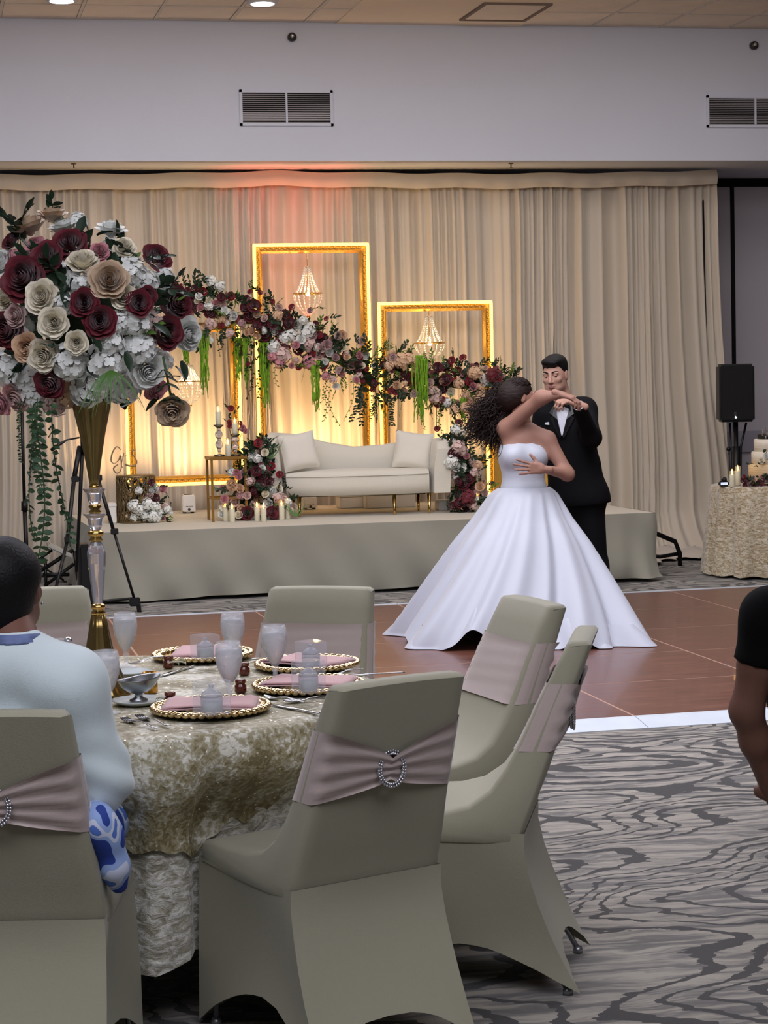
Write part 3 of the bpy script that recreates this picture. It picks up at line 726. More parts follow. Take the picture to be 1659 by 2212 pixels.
def flower(parent, code, pos, d, size, lod):
    c = code[-1]
    if code[0] == 'H': return put('hydrangea', rng.choice(HYD[c]), parent, pos, d, size * 1.05, lab=CN[c] + ' hydrangea head')
    return put('rose', rng.choice((ROSEL if lod else ROSE)[c]), parent, pos, d, size, lab=CN[c] + ' rose')
def arrange(t, items, ydepth, depth=.12, leaves=2.0, lod=1, spray=.10, light=.25, tilt=.45):
    base = t.location
    for (px, py, r, code) in items:
        r *= 1.14; y = ydepth - rng.uniform(.02, depth); p = py_(px, py, y); s = r / FPX * float((p - CP).dot(fh))
        d = CAMV * 1.0 + RGT * rng.uniform(-tilt, tilt) + UP * rng.uniform(-tilt * .4, tilt * 1.3)
        flower(t, code, p, d, s, lod)
        k = int(leaves) + (rng.random() < leaves % 1)
        for _ in range(k):
            a = rng.uniform(0, 2 * PI); dd = RGT * math.cos(a) + UP * math.sin(a) + CAMV * rng.uniform(-.1, .8)
            q = p + V3(*(dd * s * .3)) + fh * .04
            L2 = rng.random() < light
            put_x('leaf_spray', rng.choice(SPRL if L2 else SPR), t, q, dd, spray * rng.uniform(.8, 1.3))
def parse(s):
    out = []
    for it in s.split():
        a = it.split(','); out.append((float(a[0]), float(a[1]), float(a[2]), a[3]))
    return out
# ---- trailing things
def vine_mesh(seed, n, L_, mt, ll=.022, W_=.016, sway=.03, pair=True):
    r = random.Random(seed); m = MB(); pts = []
    for i in range(n + 1):
        t = i / n; pts.append(Vector((sway * math.sin(t * 3.5 + seed) * t, sway * math.cos(t * 2.7 + seed) * t - sway, -t * L_)))
    m.tube(pts, .0018, 4)
    for i in range(1, n + 1):
        for sd in ((-1, 1) if pair else ((-1) ** i,)):
            m.merge(leaf_mb(ll * r.uniform(.8, 1.2), W_, droop=.003, n=3), T(*pts[i]) @ RZ(r.uniform(-.7, .7) + (0 if sd > 0 else PI)) @ RY(r.uniform(-.2, .5)) @ RX(r.choice((-1, 1)) * r.uniform(.5, 1.4)))
    m.v = [tuple(q) for q in m.v]
    return m.mesh('trailing_vine', mt)
def ama_mesh(seed, L_=.5, n=13, W_=.05):
    r = random.Random(seed); m = MB()
    for k in range(n):
        x = r.uniform(-W_, W_); y = r.uniform(-.025, .025); l = L_ * r.uniform(.72, 1.0); K = 16; pts = []; rs = []
        for i in range(K + 1):
            t = i / K; pts.append(Vector((x * (1 - .25 * t) + .006 * math.sin(t * 9 + k), y, -l * t))); rs.append((.005 if i % 2 else .009) * (1 - .5 * t ** 3))
        m.tube(pts, rs, 5)
    return m.mesh('hanging_amaranth', amam)
# ================================================================== centrepiece vase
vx, vy = float(TC[0] - .012), float(TC[1] - .02)
gold = mat('antique_gold', (150, 128, 78), .25, metal=.9, var=.1, vscale=5); bgold = mat('polished_gold', (214, 176, 104), .15, metal=1)
crystal = mat('crystal', (240, 242, 250), .04, trans=.75, ior=1.5, spec=1)
VZ = Z_T + .008
VS = thing('centrepiece_vase', 'tall gold trumpet vase with crystal stem rising from the round table', 'vase', (vx, vy, VZ))
MB().lathe([(.088, 0.0000), (.088, 0.0056), (.07, 0.0278), (.050, 0.0740), (.036, 0.1295), (.026, 0.1850), (.0185, 0.2266)], n=48, flute=.06, nf=10).build('base', gold, VS)
MB().lathe([(.019, 0.2220), (.021, 0.2285), (.015, 0.2359), (.021, 0.2424), (.019, 0.2498), (.013, 0.2535)], n=24).build('collar', bgold, VS)
b = MB().lathe([(.0135, 0.2516), (.0150, 0.2682), (.0245, 0.3654), (.0260, 0.3931), (.0235, 0.4070), (.013, 0.4274)], n=8); b.build('crystal_stem', crystal, VS, smooth=False)
MB().lathe([(.013, 0.4255), (.021, 0.4311), (.014, 0.4385), (.022, 0.4459), (.022, 0.4532), (.013, 0.4588)], n=24).build('collar', bgold, VS)
MB().lathe([(.013, 0.4588), (.019, 0.4718), (.021, 0.4903), (.030, 0.5004), (.031, 0.5041), (.012, 0.5051)], n=12).build('crystal_cup', crystal, VS, smooth=False)
MB().lathe([(.012, 0.5032), (.018, 0.5088), (.012, 0.5162), (.019, 0.5235), (.012, 0.5310)], n=24).build('collar', bgold, VS)
MB().lathe([(.012, 0.5291), (.019, 0.5411), (.021, 0.5596), (.031, 0.5707), (.032, 0.5744), (.012, 0.5754)], n=12).build('crystal_cup', crystal, VS, smooth=False)
MB().lathe([(.010, 0.5716), (.016, 0.5791), (.010, 0.5865)], n=24).build('collar', bgold, VS)
MB().lathe([(.012, .583), (.014, .60), (.021, .65), (.033, .72), (.050, .80), (.058, .845), (.064, .87), (.060, .87), (.03, .76), (.01, .61)], n=60, flute=.05, nf=12).build('trumpet', gold, VS)
# bouquet sits in the trumpet
bc = pd(190, 690, 5.55); bc[0], bc[1] = vx - .0, vy
BQ = thing('rose_bouquet', 'huge round bouquet of burgundy, ivory and beige roses and white hydrangeas atop the vase', 'bouquet', tuple(bc))
BC = Vector(tuple(bc)); BR = .235
MB().sphere((0, 0, -.01), .125, 16, 10).build('foam_ball', mat('moss', (30, 44, 26), .95, bump=.5, bscale=60), BQ)
MB().tube([(0, 0, -.12), (0, 0, -.30)], .012, 8).build('stem_bundle', stemm, BQ)
def on_ball(px, py, R=BR, back=0):
    D = float((bc - CP).dot(fh)); p = pd(px, py, D); off = Vector(tuple(p - bc)); l = off.length
    dep = math.sqrt(max(.0, R * R - l * l)) if l < R else -.0
    p2 = pd(px, py, D - dep * (1 - back)); d = (Vector(tuple(p2 - bc)) + CAMV * .05)
    return p2, d.normalized(), D - dep
BI = parse("""20,712,38,B 52,602,42,B 102,556,30,B 215,694,30,B 338,557,27,B 378,655,36,B 360,718,30,B 108,828,28,B 150,528,32,B 25,522,20,B 300,655,24,B
 182,655,26,B 60,590,30,B 5,790,22,B 370,640,22,B 318,640,20,B
 62,490,33,G 112,464,28,G 236,605,38,G 60,752,28,E 40,858,30,L
 265,640,26,I 92,642,33,I 16,642,27,I 116,697,29,I 95,768,31,I 178,566,32,I 35,682,24,L 8,568,28,W 240,497,28,W 135,490,25,W 268,535,22,I 403,722,33,W 318,800,33,W 165,740,22,I
 215,545,20,P 75,530,18,P 2,870,24,P 335,840,22,P""")
for (px, py, r, code) in BI:
    R = BR * rng.uniform(.98, 1.08); p, d, D = on_ball(px, py, R); s = r / FPX * D * 1.12
    if (px, py) in ((178., 566.), (62., 490.), (135., 490.), (240., 497.)): d = (d + UP * .9 + CAMV * .2).normalized()
    elif (px, py) in ((112., 464.),): d = (UP + CAMV * .2).normalized()
    else: d = (d * .8 + CAMV * .7).normalized()
    flower(BQ, code, p, d, s, 0)
HI = parse("""280,590,34,HW 62,812,40,HW 232,782,44,HW 150,780,38,HW 292,690,36,HW 262,832,40,HW 18,792,38,HW 190,836,38,HW 300,752,38,HW 172,612,28,HW 140,655,26,HW 235,735,32,HW 75,850,32,HW 140,845,34,HE 312,610,28,HW 320,700,28,HL
 168,480,20,HW 40,560,22,HP 250,700,26,HW 345,780,26,HW 215,820,36,HW 120,870,26,HL 355,600,20,HW""")
for (px, py, r, code) in HI:
    p, d, D = on_ball(px, py, BR * .86); flower(BQ, code, p, (d + CAMV * .5).normalized(), r / FPX * D * 1.1, 0)
for k in range(95):
    a = rng.uniform(0, 2 * PI); e = math.asin(rng.uniform(-.75, 1)); dd = Vector((math.cos(a) * math.cos(e), math.sin(a) * math.cos(e), math.sin(e)))
    if (dd.dot(CAMV) > .25 and rng.random() < .45) or (dd.z > .45 and rng.random() < .7): continue
    put_x('leaf_spray', rng.choice(SPR if rng.random() < .85 else SPRL), BQ, BC + dd * .13, dd + Vector((rng.uniform(-.5, .5), rng.uniform(-.5, .5), rng.uniform(-.5, .5))), rng.uniform(.08, .125))
# back side of the ball: filler blooms the camera's neighbour would see
for k in range(26):
    a = rng.uniform(0, 2 * PI); e = math.asin(rng.uniform(-.5, .95)); dd = Vector((math.cos(a) * math.cos(e), math.sin(a) * math.cos(e), math.sin(e)))
    if dd.dot(CAMV) > -.1: continue
    flower(BQ, rng.choice(['W', 'B', 'I', 'HW', 'HW', 'E']), BC + dd * .2, dd, .042, 1)
for (px, py, r, ang, big) in ((20, 515, 46, 1.0, 0), (105, 480, 30, 1.4, 0), (210, 510, 34, .4, 1), (245, 545, 40, -1.4, 1), (255, 560, 46, -1.2, 1), (120, 590, 46, -.6, 1), (135, 620, 40, -1.3, 1), (300, 560, 34, 2.4, 0), (305, 565, 34, .3, 0), (330, 625, 40, .0, 0), (350, 640, 36, .9, 0), (170, 690, 30, .5, 1), (195, 720, 42, -.9, 1), (270, 760, 40, -1.2, 1), (330, 700, 44, -.5, 1), (60, 680, 40, -.2, 1), (390, 780, 36, -1.1, 1), (345, 860, 34, -2.6, 1), (378, 792, 34, -.7, 1), (360, 815, 28, .2, 1), (372, 850, 34, -1.5, 1), (45, 530, 46, 1.9, 0), (65, 540, 40, .4, 1), (100, 575, 30, -.3, 1), (365, 780, 34, 2.9, 1)):
    p, d, D = on_ball(px, py, BR * 1.02); dd = RGT * math.cos(ang) + UP * math.sin(ang) + CAMV * .35
    put_x('leaf' if big else 'leaf_spray', rng.choice(BIGLEAF if big else SPR), BQ, p, dd, r / FPX * D * (1.15 if big else 1.8), rng.uniform(-.5, .5))
# green sepals under the pale rose on top
for q in range(5):
    p, d, D = on_ball(142, 500, BR * 1.04); put_x('sepal', SPRL[0], BQ, p, RGT * math.cos(q * .8) + UP * math.sin(q * .8 - .2) + CAMV * .4, .035, 0)
# long-stem beige rose hanging at lower right
p = pd(372, 888, 5.50); put('rose', ROSE['G'][0], BQ, p, (UP * -.45 + CAMV * .85 + RGT * .1), .042, 1.0, 'beige rose hanging head down')
q = pd(352, 770, 5.48); m = MB().tube([tuple(Vector(tuple(q)) - BC), tuple(Vector(tuple(pd(362, 820, 5.48))) - BC), tuple(Vector(tuple(pd(372, 872, 5.5))) - BC)], .0035, 6); m.build('rose_stem', stemm, BQ)
for (px, py) in ((352, 800), (362, 830), (365, 858), (372, 866), (358, 815)):
    for sd in (-1, 1): put_x('leaf', BIGLEAF[0], BQ, pd(px, py, 5.48), RGT * sd + UP * rng.uniform(-.9, .1) + CAMV * .3, .035, rng.uniform(-.4, .4))
# trailing eucalyptus at the left
VINE = [vine_mesh(i, 22, .42, eucm, .024, .018) for i in range(3)]
for k, (px, py, s, rz) in enumerate(((75, 870, 1.0, 0), (92, 862, .95, 2), (62, 868, .45, 1), (80, 860, .62, 3), (50, 865, .4, 4), (88, 900, .80, 5))):
    o = link('trailing_vine', VINE[k % 3], BQ); o.matrix_local = T(*(Vector(tuple(pd(px, py, 5.42 + .03 * k))) - BC)) @ RZ(rz) @ Matrix.Scale(s, 4)
GRASS = MB()
for k in range(16):
    a = rng.uniform(-1, 1); l = rng.uniform(.06, .10); rows = []
    for i in range(5):
        t = i / 4; rows.append([(a * l * t + .004 * (1 - t), -.03 * t, -l * t * t * .9 - .02 * t), (a * l * t - .004 * (1 - t), -.03 * t, -l * t * t * .9 - .02 * t)])
    GRASS.grid(rows)
gm = GRASS.mesh('grass_tuft', mat('grass_green', (64, 104, 30), .5, var=.2))
o = link('grass_tuft', gm, BQ); o.matrix_local = T(*(Vector(tuple(pd(240, 800, 5.36))) - BC)) @ Matrix.Scale(1.2, 4)
# ================================================================== gold frames with light strips
FY = 16.60
gfr = mat('frame_gold', (226, 176, 84), .35, metal=.55, bump=.4, bscale=60); gfd = mat('frame_gold_dark', (150, 112, 52), .45, metal=.7)
ledm = mat('led_strip', (255, 214, 110), emis=(255, 206, 96), estr=3.4)
orn_b = MB()
for k in range(3): orn_b.sphere(((k - 1) * .014, 0, .004 * (k % 2)), .009, 6, 4, (1.3, .8, .8))
orn_b.tube([(.02 * math.cos(a), -.002, .012 * math.sin(a)) for a in np.linspace(0, 4.6, 9)], .003, 5)
ORN = orn_b.mesh('ornament', gfr)
def gold_frame(x0, x1, z0, z1, y, label, led=('L', 'R', 'T'), wbar=.078, dep=.055, rotz=0, led_in=False):
    t = thing('gold_frame', label, 'frame', ((x0 + x1) / 2, y, z0), 0, 'ornate gold frames on the stage'); W_ = (x1 - x0) / 2; Hh = z1 - z0
    t.rotation_euler = (0, 0, rotz)
    def bar(p, q, inward, nm='bar'):
        # moulding profile swept from p to q (in the xz plane), mitred, 'inward' points to the opening
        p, q, n = Vector(p), Vector(q), Vector(inward); d = (q - p).normalized(); rows = []
        prof = [(0, 0), (0, -dep), (.010, -dep - .006), (.018, -dep + .006), (.03, -dep + .014), (.05, -dep + .010), (.060, -dep - .002), (.070, -dep + .01), (wbar, -dep + .02), (wbar, 0)]
        for u, yy in prof:
            rows.append([tuple(p + n * u + d * u + Vector((0, yy, 0))), tuple(q + n * u - d * u + Vector((0, yy, 0)))])
        m = MB().grid(rows, closed_v=True)
        m.add(rows_end := [r[0] for r in rows], [tuple(range(len(rows)))]); m.add([r[1] for r in rows], [tuple(range(len(rows)))[::-1]])
        o = m.build(nm, gfr, t, smooth=False)
        L_ = (q - p).length; k = int((L_ - .16) / .047); om = MB()
        for i in range(k + 1):
            c = p + d * (.08 + (L_ - .16) * i / k) + n * .036 + Vector((0, -dep + .008, 0))
            R = Matrix(((d.x, 0, n.x), (0, 1, 0), (d.z, 0, n.z))).to_4x4()
            om.v += [tuple(T(*c) @ R @ Vector(v_.co)) for v_ in ORN.vertices]; b0 = len(om.v) - len(ORN.vertices)
            om.f += [tuple(j + b0 for j in f_.vertices) for f_ in ORN.polygons]; om.m += [0] * len(ORN.polygons)
        om.build('carved_ornament', gfr, o, kind='stuff')
        return o
    o_ = {'L': bar((-W_, 0, 0), (-W_, 0, Hh), (1, 0, 0)), 'R': bar((W_, 0, 0), (W_, 0, Hh), (-1, 0, 0)), 'T': bar((-W_, 0, Hh), (W_, 0, Hh), (0, 0, -1)), 'B': bar((-W_, 0, 0), (W_, 0, 0), (0, 0, 1))}
    for s_ in led:
        e = .008; yy = -dep - .004
        if s_ == 'L': m = MB().bbox((-W_ - .002, yy - .008, .01), (-W_ + .024, yy + .004, Hh - .01), .003)
        if s_ == 'R': m = MB().bbox((W_ - .024, yy - .008, .01), (W_ + .002, yy + .004, Hh - .01), .003)
        if s_ == 'T': m = MB().bbox((-W_, yy - .008, Hh - .024), (W_, yy + .004, Hh + .002), .003)
        if s_ == 'B': m = MB().bbox((-W_, yy - .008, -.002), (W_, yy + .004, .024), .003)
        m.build('light_strip', ledm, o_[s_], smooth=False)
    return t
a = py_(543, 528, FY); b = py_(793, 528, FY)
gold_frame(a[0], b[0], py_(660, 1012, FY)[2], a[2], FY, 'tallest gold frame, standing behind the left end of the sofa')
a = py_(812, 654, FY); b = py_(1059, 654, FY)
gold_frame(a[0], b[0], py_(930, 1010, FY)[2], a[2], FY, 'lower gold frame on the right, a crystal chandelier hanging in its opening')
a = py_(274, 1052, FY); b = py_(524, 1052, FY)
gold_frame(a[0], b[0], a[2], py_(274, 700, FY)[2], FY, 'gold frame at left raised above the stage, lit bottom bar showing', led=('L', 'R', 'B'))
for fn in ('gold_frame', 'gold_frame.001', 'gold_frame.002'):
    fo = bpy.data.objects[fn]; hw0 = max(abs(v_.co.x) for c_ in fo.children for v_ in c_.data.vertices)
    for sx in (-1, 1):
        MB().bbox((sx * (hw0 - .05) - .016, -.04, SZ - fo.location.z + .001), (sx * (hw0 - .05) + .016, -.005, .01), .003).build('support_post', gfd, fo, smooth=False)
a = pz(1049, 1094, SZ)
gold_frame(a[0], a[0] + .62, SZ, SZ + .62, a[1], 'small gold frame standing right of the sofa, half hidden by the gown', led=('L',), wbar=.13)
# ================================================================== crystal chandeliers
bead = mat('crystal_bead', (255, 250, 240), .08, trans=.15, ior=1.5, spec=1); bulb = mat('bulb', (255, 240, 210), emis=(255, 226, 170), estr=14)
def chandelier(px, py_top, py_ring, py_bot, wpx, label, y, hook_z):
    c = py_(px, py_ring, y); sct = float((c - CP).dot(fh)) / FPX; R = wpx * sct / 2; zt = (py_ring - py_top) * sct; zb = (py_bot - py_ring) * sct
    t = thing('chandelier', label, 'chandelier', c, 0, 'beaded chandeliers in the frames')
    MB().tube([(R * math.cos(x), R * math.sin(x), 0) for x in np.linspace(0, 2 * PI, 33)], .006, 6).build('ring', bgold, t)
    MB().tube([(.2 * R * math.cos(x), .2 * R * math.sin(x), zt) for x in np.linspace(0, 2 * PI, 17)], .005, 6).build('crown', bgold, t)
    def strand(f, n):
        m = MB()
        for i in range(n):
            r_, z_ = f(i / (n - 1)); m.sphere((r_, 0, z_), .0062, 6, 4)
        m.tube([(f(i / (n - 1))[0], 0, f(i / (n - 1))[1]) for i in range(n)], .0012, 3)
        return m
    up = strand(lambda u: (R * (1 - .8 * u ** .55), zt * u), 15).mesh('bead_strand', bead); dn = strand(lambda u: (R * (1 - u ** 2.2 * .85), -zb * u), 8).mesh('bead_strand', bead)
    for k in range(15):
        for me in (up, dn):
            o = link('bead_strand', me, t); o.rotation_euler = (0, 0, k * 2 * PI / 15)
    MB().sphere((0, 0, -zb - .012), .014, 8, 6).build('finial', bgold, t)
    MB().sphere((0, 0, -.005), .017, 10, 8).build('bulb', bulb, t)
    lamp('chandelier_bulb_light', 'POINT', (c[0], c[1], c[2] + .03), 3.5, (255, 214, 150), size=.02)
    MB().tube([(0, 0, .012), (0, 0, zt + .02)], .004, 6).build('stem', bgold, t)
    MB().tube([(0, 0, zt + .02), (0, 0, hook_z - c[2])], .0025, 5).build('chain', bgold, t)
chandelier(665, 578, 634, 680, 62, 'beaded crystal chandelier hanging inside the tallest gold frame', FY - .06, 2.62)
chandelier(928, 684, 741, 778, 66, 'beaded crystal chandelier hanging inside the lower right gold frame', FY - .06, 2.14)
chandelier(410, 790, 824, 872, 62, 'beaded crystal chandelier half hidden beside the trailing rose of the bouquet', FY - .06, 1.98)
# ================================================================== sofa
sofm = mat('sofa_fabric', (218, 213, 198), .85, sheen=.4, bump=.25, bscale=250); brass = MATS['polished_gold']
s0 = pz(655, 1118, SZ); s1 = pz(942, 1110, SZ)
SC = pz(768, 1105, SZ); SOF = thing('curved_sofa', 'cream curved-back sofa with slim gold legs at the middle of the stage', 'sofa', (SC[0] - .04, 15.78, SZ), math.radians(-9))
HL = .56
def seat_rows():
    rows = []; 
    for (o_, z) in [(-.03, .20), (0, .205), (.004, .30), (.0, .385), (-.012, .405), (-.05, .42), (-.2, .425), (-.34, .42)]:
        row = []
        for i in range(41):
            u = -1 + 2 * i / 40; dep = .30 * (1 - .30 * abs(u) ** 3) + .02
            x = u * HL * (1 if o_ > -.1 else 1); row.append((x, -(dep + o_) if o_ > -.3 else .06, z + (.02 * (1 - u * u) if z > .4 else 0)))
        rows.append(row)
    return rows
MB().grid(seat_rows(), flip=True).build('seat', sofm, SOF)
MB().box((-HL + .03, -.2, .19), (HL - .03, .2, .206)).build('base_board', dark, SOF, smooth=False)
MB().tube([(HL * (-1 + 2 * i / 24) * .99, -(.30 * (1 - .30 * abs(-1 + 2 * i / 24) ** 3) + .024), .386) for i in range(25)], .005, 5).build('piping', sofm, SOF)
# wrap-around back: path from the left arm front, round behind, to the right arm front
path = []
for k in range(61):
    t = k / 60
    if t < .22: q = t / .22; path.append((-HL - .10 + .02 * q, -.26 + .34 * q, t))
    elif t > .78: q = (1 - t) / .22; path.append((HL + .10 - .02 * q, -.26 + .34 * q, t))
    else:
        q = (t - .22) / .56; x = (-HL - .08) + (2 * HL + .16) * q; path.append((x, .08 + .14 * math.sin(PI * q) ** .6, t))
def back_h(t):
    return interp(t, [0, .04, .12, .22, .30, .40, .50, .60, .70, .80, .90, .96, 1], [.58, .66, .76, .80, .775, .69, .635, .65, .69, .70, .72, .70, .62])
rows = []
for k, (x, y, t) in enumerate(path):
    p0 = path[max(0, k - 1)]; p1 = path[min(60, k + 1)]; d = Vector((p1[0] - p0[0], p1[1] - p0[1])).normalized(); n = Vector((d.y, -d.x))  # n toward the seat
    h = back_h(t); th = .065; fl = .05
    prof = [(th, .20), (th, .42), (th - .005, h * .8), (th - .02, h - .02), (.03, h), (-.02, h + .004), (-.06, h - .012), (-.075, h - .05), (-.07, .5), (-.06, .2)]
    rows.append([(x + n.x * (o_ - fl * (z - .2) * .4 * (z > .2)), y + n.y * (o_ - fl * (z - .2) * .8), z) for o_, z in prof])
m = MB().grid(rows)
for e in (0, -1): m.add(rows[e], [tuple(range(10)) if e == 0 else tuple(range(10))[::-1]])
m.build('backrest', sofm, SOF, sharp=60)
SOF.scale = (1, 1, .82)
for x, y in ((-.46, -.2), (.56, -.18), (-.50, .12), (.50, .14), (.28, -.25)):
    MB().lathe([(.008, .0), (.009, .02), (.016, .2)], (x, y, 0), 10).build('leg', brass, SOF)
pilm = mat('pillow_fabric', (224, 219, 206), .85, sheen=.4, bump=.4, bscale=14)
def pillow(px, py, wpx, label, roll, y, tilt=-.25, yaw=0):
    c = py_(px, py, y); hs = wpx * float((c - CP).dot(fh)) / FPX / 2
    rows = []
    n = 14
    for s_ in (1, -1):
        g = []
        for j in range(n + 1):
            row = []
            for i in range(n + 1):
                u, v_ = -1 + 2 * i / n, -1 + 2 * j / n
                th = ((1 - u ** 4) * (1 - v_ ** 4)) ** .6 * hs * .38
                pin = 1 - .07 * (1 - u * u) * abs(v_) ** 3; pin2 = 1 - .07 * (1 - v_ * v_) * abs(u) ** 3
                row.append((u * hs * pin2, -s_ * th, v_ * hs * pin))
            g.append(row)
        rows.append(g)
    m = MB().grid(rows[0]); m.grid(rows[1], flip=True)
    o = m.build('throw_pillow', pilm, None); o.location = tuple(c); o.rotation_euler = (tilt, roll, yaw)
    return tag(o, label, 'pillow', 'pillows on the sofa')
pillow(646, 975, 84, 'square cream pillow leaning on the left arm of the sofa', -.12, 15.72, -.28, .15)
pillow(892, 973, 84, 'square cream pillow leaning on the right end of the sofa', .14, 15.74, -.28, -.2)
# ================================================================== candles
wax = mat('candle_wax', (222, 216, 184), .6); glass = mat('clear_glass', (255, 255, 255), .04, alpha=.13, spec=1); flame = mat('flame', (255, 210, 120), emis=(255, 188, 80), estr=9)
def candle(pos, h, r, label, group, glass_h=1.28):
    t = thing('pillar_candle', label, 'candle', pos, 0, group)
    MB().lathe([(r * .9, 0), (r, .004), (r, h * .97), (r * .9, h), (r * .5, h - .006), (.001, h - .008)], n=16).build('wax_pillar', wax, t)
    MB().lathe([(r * 1.12, .001), (r * 1.12, h * glass_h)], n=18, cap=False).build('glass_sleeve', glass, t)
    MB().lathe([(.001, h - .006), (.0075, h + .012), (.0065, h + .024), (.001, h + .042)], n=8).build('flame', flame, t)
    return t
cands = [(488, 1127, 31), (502, 1129, 29), (556, 1127, 31), (570, 1128, 29), (609, 1124, 31), (622, 1122, 33), (1030, 1107, 30), (1049, 1100, 28)]
for k, (px, pyb, hpx) in enumerate(cands):
    p = pz(px, pyb - 1, SZ); sct = float((p - CP).dot(fh)) / FPX
    lab = ['leftmost of the six lit candles at the foot of the flowers', 'second lit candle from the left at the foot of the flowers', 'rear candle of the middle pair before the flowers', 'front candle of the middle pair before the flowers', 'front candle of the pair by the sofa\'s left leg', 'rear candle of the pair by the sofa\'s left leg', 'lit candle right of the sofa, at the foot of the flower column', 'candle half hidden behind the gown right of the sofa'][k]
    candle(p, hpx * sct, .021, lab, 'lit pillar candles on the stage')
# gold side table with candlesticks
p = pz(450, 1128, SZ); q = pz(540, 1118, SZ); tz = py_(450, 988, p[1] + .05)[2]
TB = thing('side_table', 'slim gold-legged side table holding candlesticks left of the sofa', 'table', (p[0] + .17, p[1] + .14, SZ))
th_ = tz - SZ
MB().lathe([(.20, th_ - .022), (.205, th_ - .018), (.205, th_), (.20, th_ + .002)], n=4, M=RZ(PI / 4)).build('tabletop', gfd, TB, smooth=False)
for x, y in ((-.13, -.13), (.13, -.13), (-.13, .13), (.13, .13)): MB().bbox((x - .009, y - .009, 0), (x + .009, y + .009, th_ - .02), .002).build('leg', gfd, TB, smooth=False)
for z in (.17,):
    f = MB()
    for (aa, bb) in (((-.13, -.135), (.13, -.125)), ((-.13, .125), (.13, .135)), ((-.135, -.13), (-.125, .13)), ((.125, -.13), (.135, .13))): f.bbox((*aa, z), (*bb, z + .014), .002)
    f.build('stretcher', gfd, TB, smooth=False)
def candlestick(px, pyb, pyt, label):
    t0 = pd(px, pyb, 1); pos = py_(px, pyb, TB.location.y - .02); pos[2] = tz + .003; sct = float((pos - CP).dot(fh)) / FPX; h = (pyb - pyt) * sct
    t = thing('crystal_candlestick', label, 'candlestick', pos, 0, 'crystal candlesticks on the gold side table')
    MB().lathe([(.042, 0), (.042, .012), (.02, .016)], n=20).build('base', mat('nickel', (120, 116, 108), .25, metal=.9), t)
    m = MB(); z = .03
    for r_ in (.016, .030, .014, .030, .016)[:5]:
        if z + r_ > h - .015: break
        m.sphere((0, 0, z + r_ * .7), r_, 8, 6); z += r_ * 1.45
    k = (h - .02) / z if z > 0 else 1
    m.v = [(x, y, zz * k) for x, y, zz in m.v]
    m.build('crystal_balls', crystal, t, smooth=False)
    MB().lathe([(.008, h - .03), (.04, h - .006), (.04, h), (.001, h)], n=20).build('drip_pan', MATS['nickel'], t)
    return pos, h
for px, pyb, pyt, lab, cp, lab2 in ((474, 982, 914, 'taller crystal ball candlestick on the left of the side table', 27, 'candle on the taller crystal candlestick'), (509, 982, 935, 'shorter crystal ball candlestick on the right of the side table', 22, 'candle on the shorter crystal candlestick')):
    pos, h = candlestick(px, pyb, pyt, lab); sct = 1 / 268
    candle((pos[0], pos[1], pos[2] + h + .001), cp * sct, .021, lab2, 'candles on the gold side table', 1.4)
pos = py_(493, 984, TB.location.y - .07); candle((pos[0], pos[1], tz + .003), 25 / 268, .021, 'candle standing directly on the side table between the candlesticks', 'candles on the gold side table', 1.4)
# ================================================================== uplights and white boxes on the stage
wb = mat('uplight_case', (236, 232, 226), .5)
ubx = mat('seam_dark', (70, 66, 62), .6)
def uplight(px, pyb, wpx, hpx, label, y=None, name='uplight_box', grp='white uplights along the drape', logo=True):
    p = pz(px, pyb, SZ) if y is None else V3(py_(px, pyb, y)[0], y, SZ); sct = float((p - CP).dot(fh)) / FPX; w_ = wpx * sct / 2; h = hpx * sct; dp = min(.12, 16.9 - p[1])
    t = thing(name, label, 'uplight', (p[0], p[1] + .0, SZ + .001), 0, grp)
    MB().bbox((-w_, 0, .012), (w_, .12, h), .008).build('case', wb, t, smooth=False)
    for sx in (-1, 1): MB().bbox((sx * w_ * .6 - .012, .02, 0), (sx * w_ * .6 + .012, .10, .012), .003).build('foot', black, t, smooth=False)
    MB().lathe([(w_ * .7, h), (w_ * .7, h + .006), (w_ * .5, h + .006)], (0, .06, 0), 16).build('lens', MATS['sensor_metal'], t)
    f = MB()
    for k in range(5): f.box((-w_ * .5 + k * w_ * .22, -.0015, h * .36), (-w_ * .5 + k * w_ * .22 + w_ * .13, 0, h * .40))
    f.lathe([(.001, -.0015), (.012, -.001), (.012, 0)], (0, 0, h * .22), 10, M=RX(-PI / 2))
    f.build('front_marking', ubx, t, smooth=False)
uplight(409, 1107, 28, 40, 'small white uplight box left of the side table, against the drape', 16.55)
uplight(671, 1100, 30, 27, 'white uplight box seen under the left part of the sofa', 16.45)
def gift(px, pyb, wpx, hpx, label, y, dpt=.2, m_=None, nm='white_box'):
    p = V3(py_(px, pyb, y)[0], y, SZ); sct = float((p - CP).dot(fh)) / FPX; w_ = wpx * sct / 2; h = hpx * sct
    t = thing(nm, label, 'box', (p[0], p[1], SZ + .001), 0, 'white boxes under and beside the sofa')
    MB().bbox((-w_, 0, 0), (w_, dpt, h * .82), .005).build('body', m_ or wb, t, smooth=False); MB().bbox((-w_ - .004, -.004, h * .82), (w_ + .004, dpt + .004, h), .004).build('lid', m_ or wb, t, smooth=False)
gift(763, 1098, 56, 30, 'white box under the middle of the sofa', 16.42)
gift(845, 1103, 110, 34, 'widest white box behind the sofa\'s front right leg', 16.30, .3)
gift(962, 1105, 28, 22, 'small pale box between the sofa and the flower column', 15.75, .14)
gift(243, 1104, 16, 44, 'narrow white box standing behind the lattice pedestal', 15.75, .12)
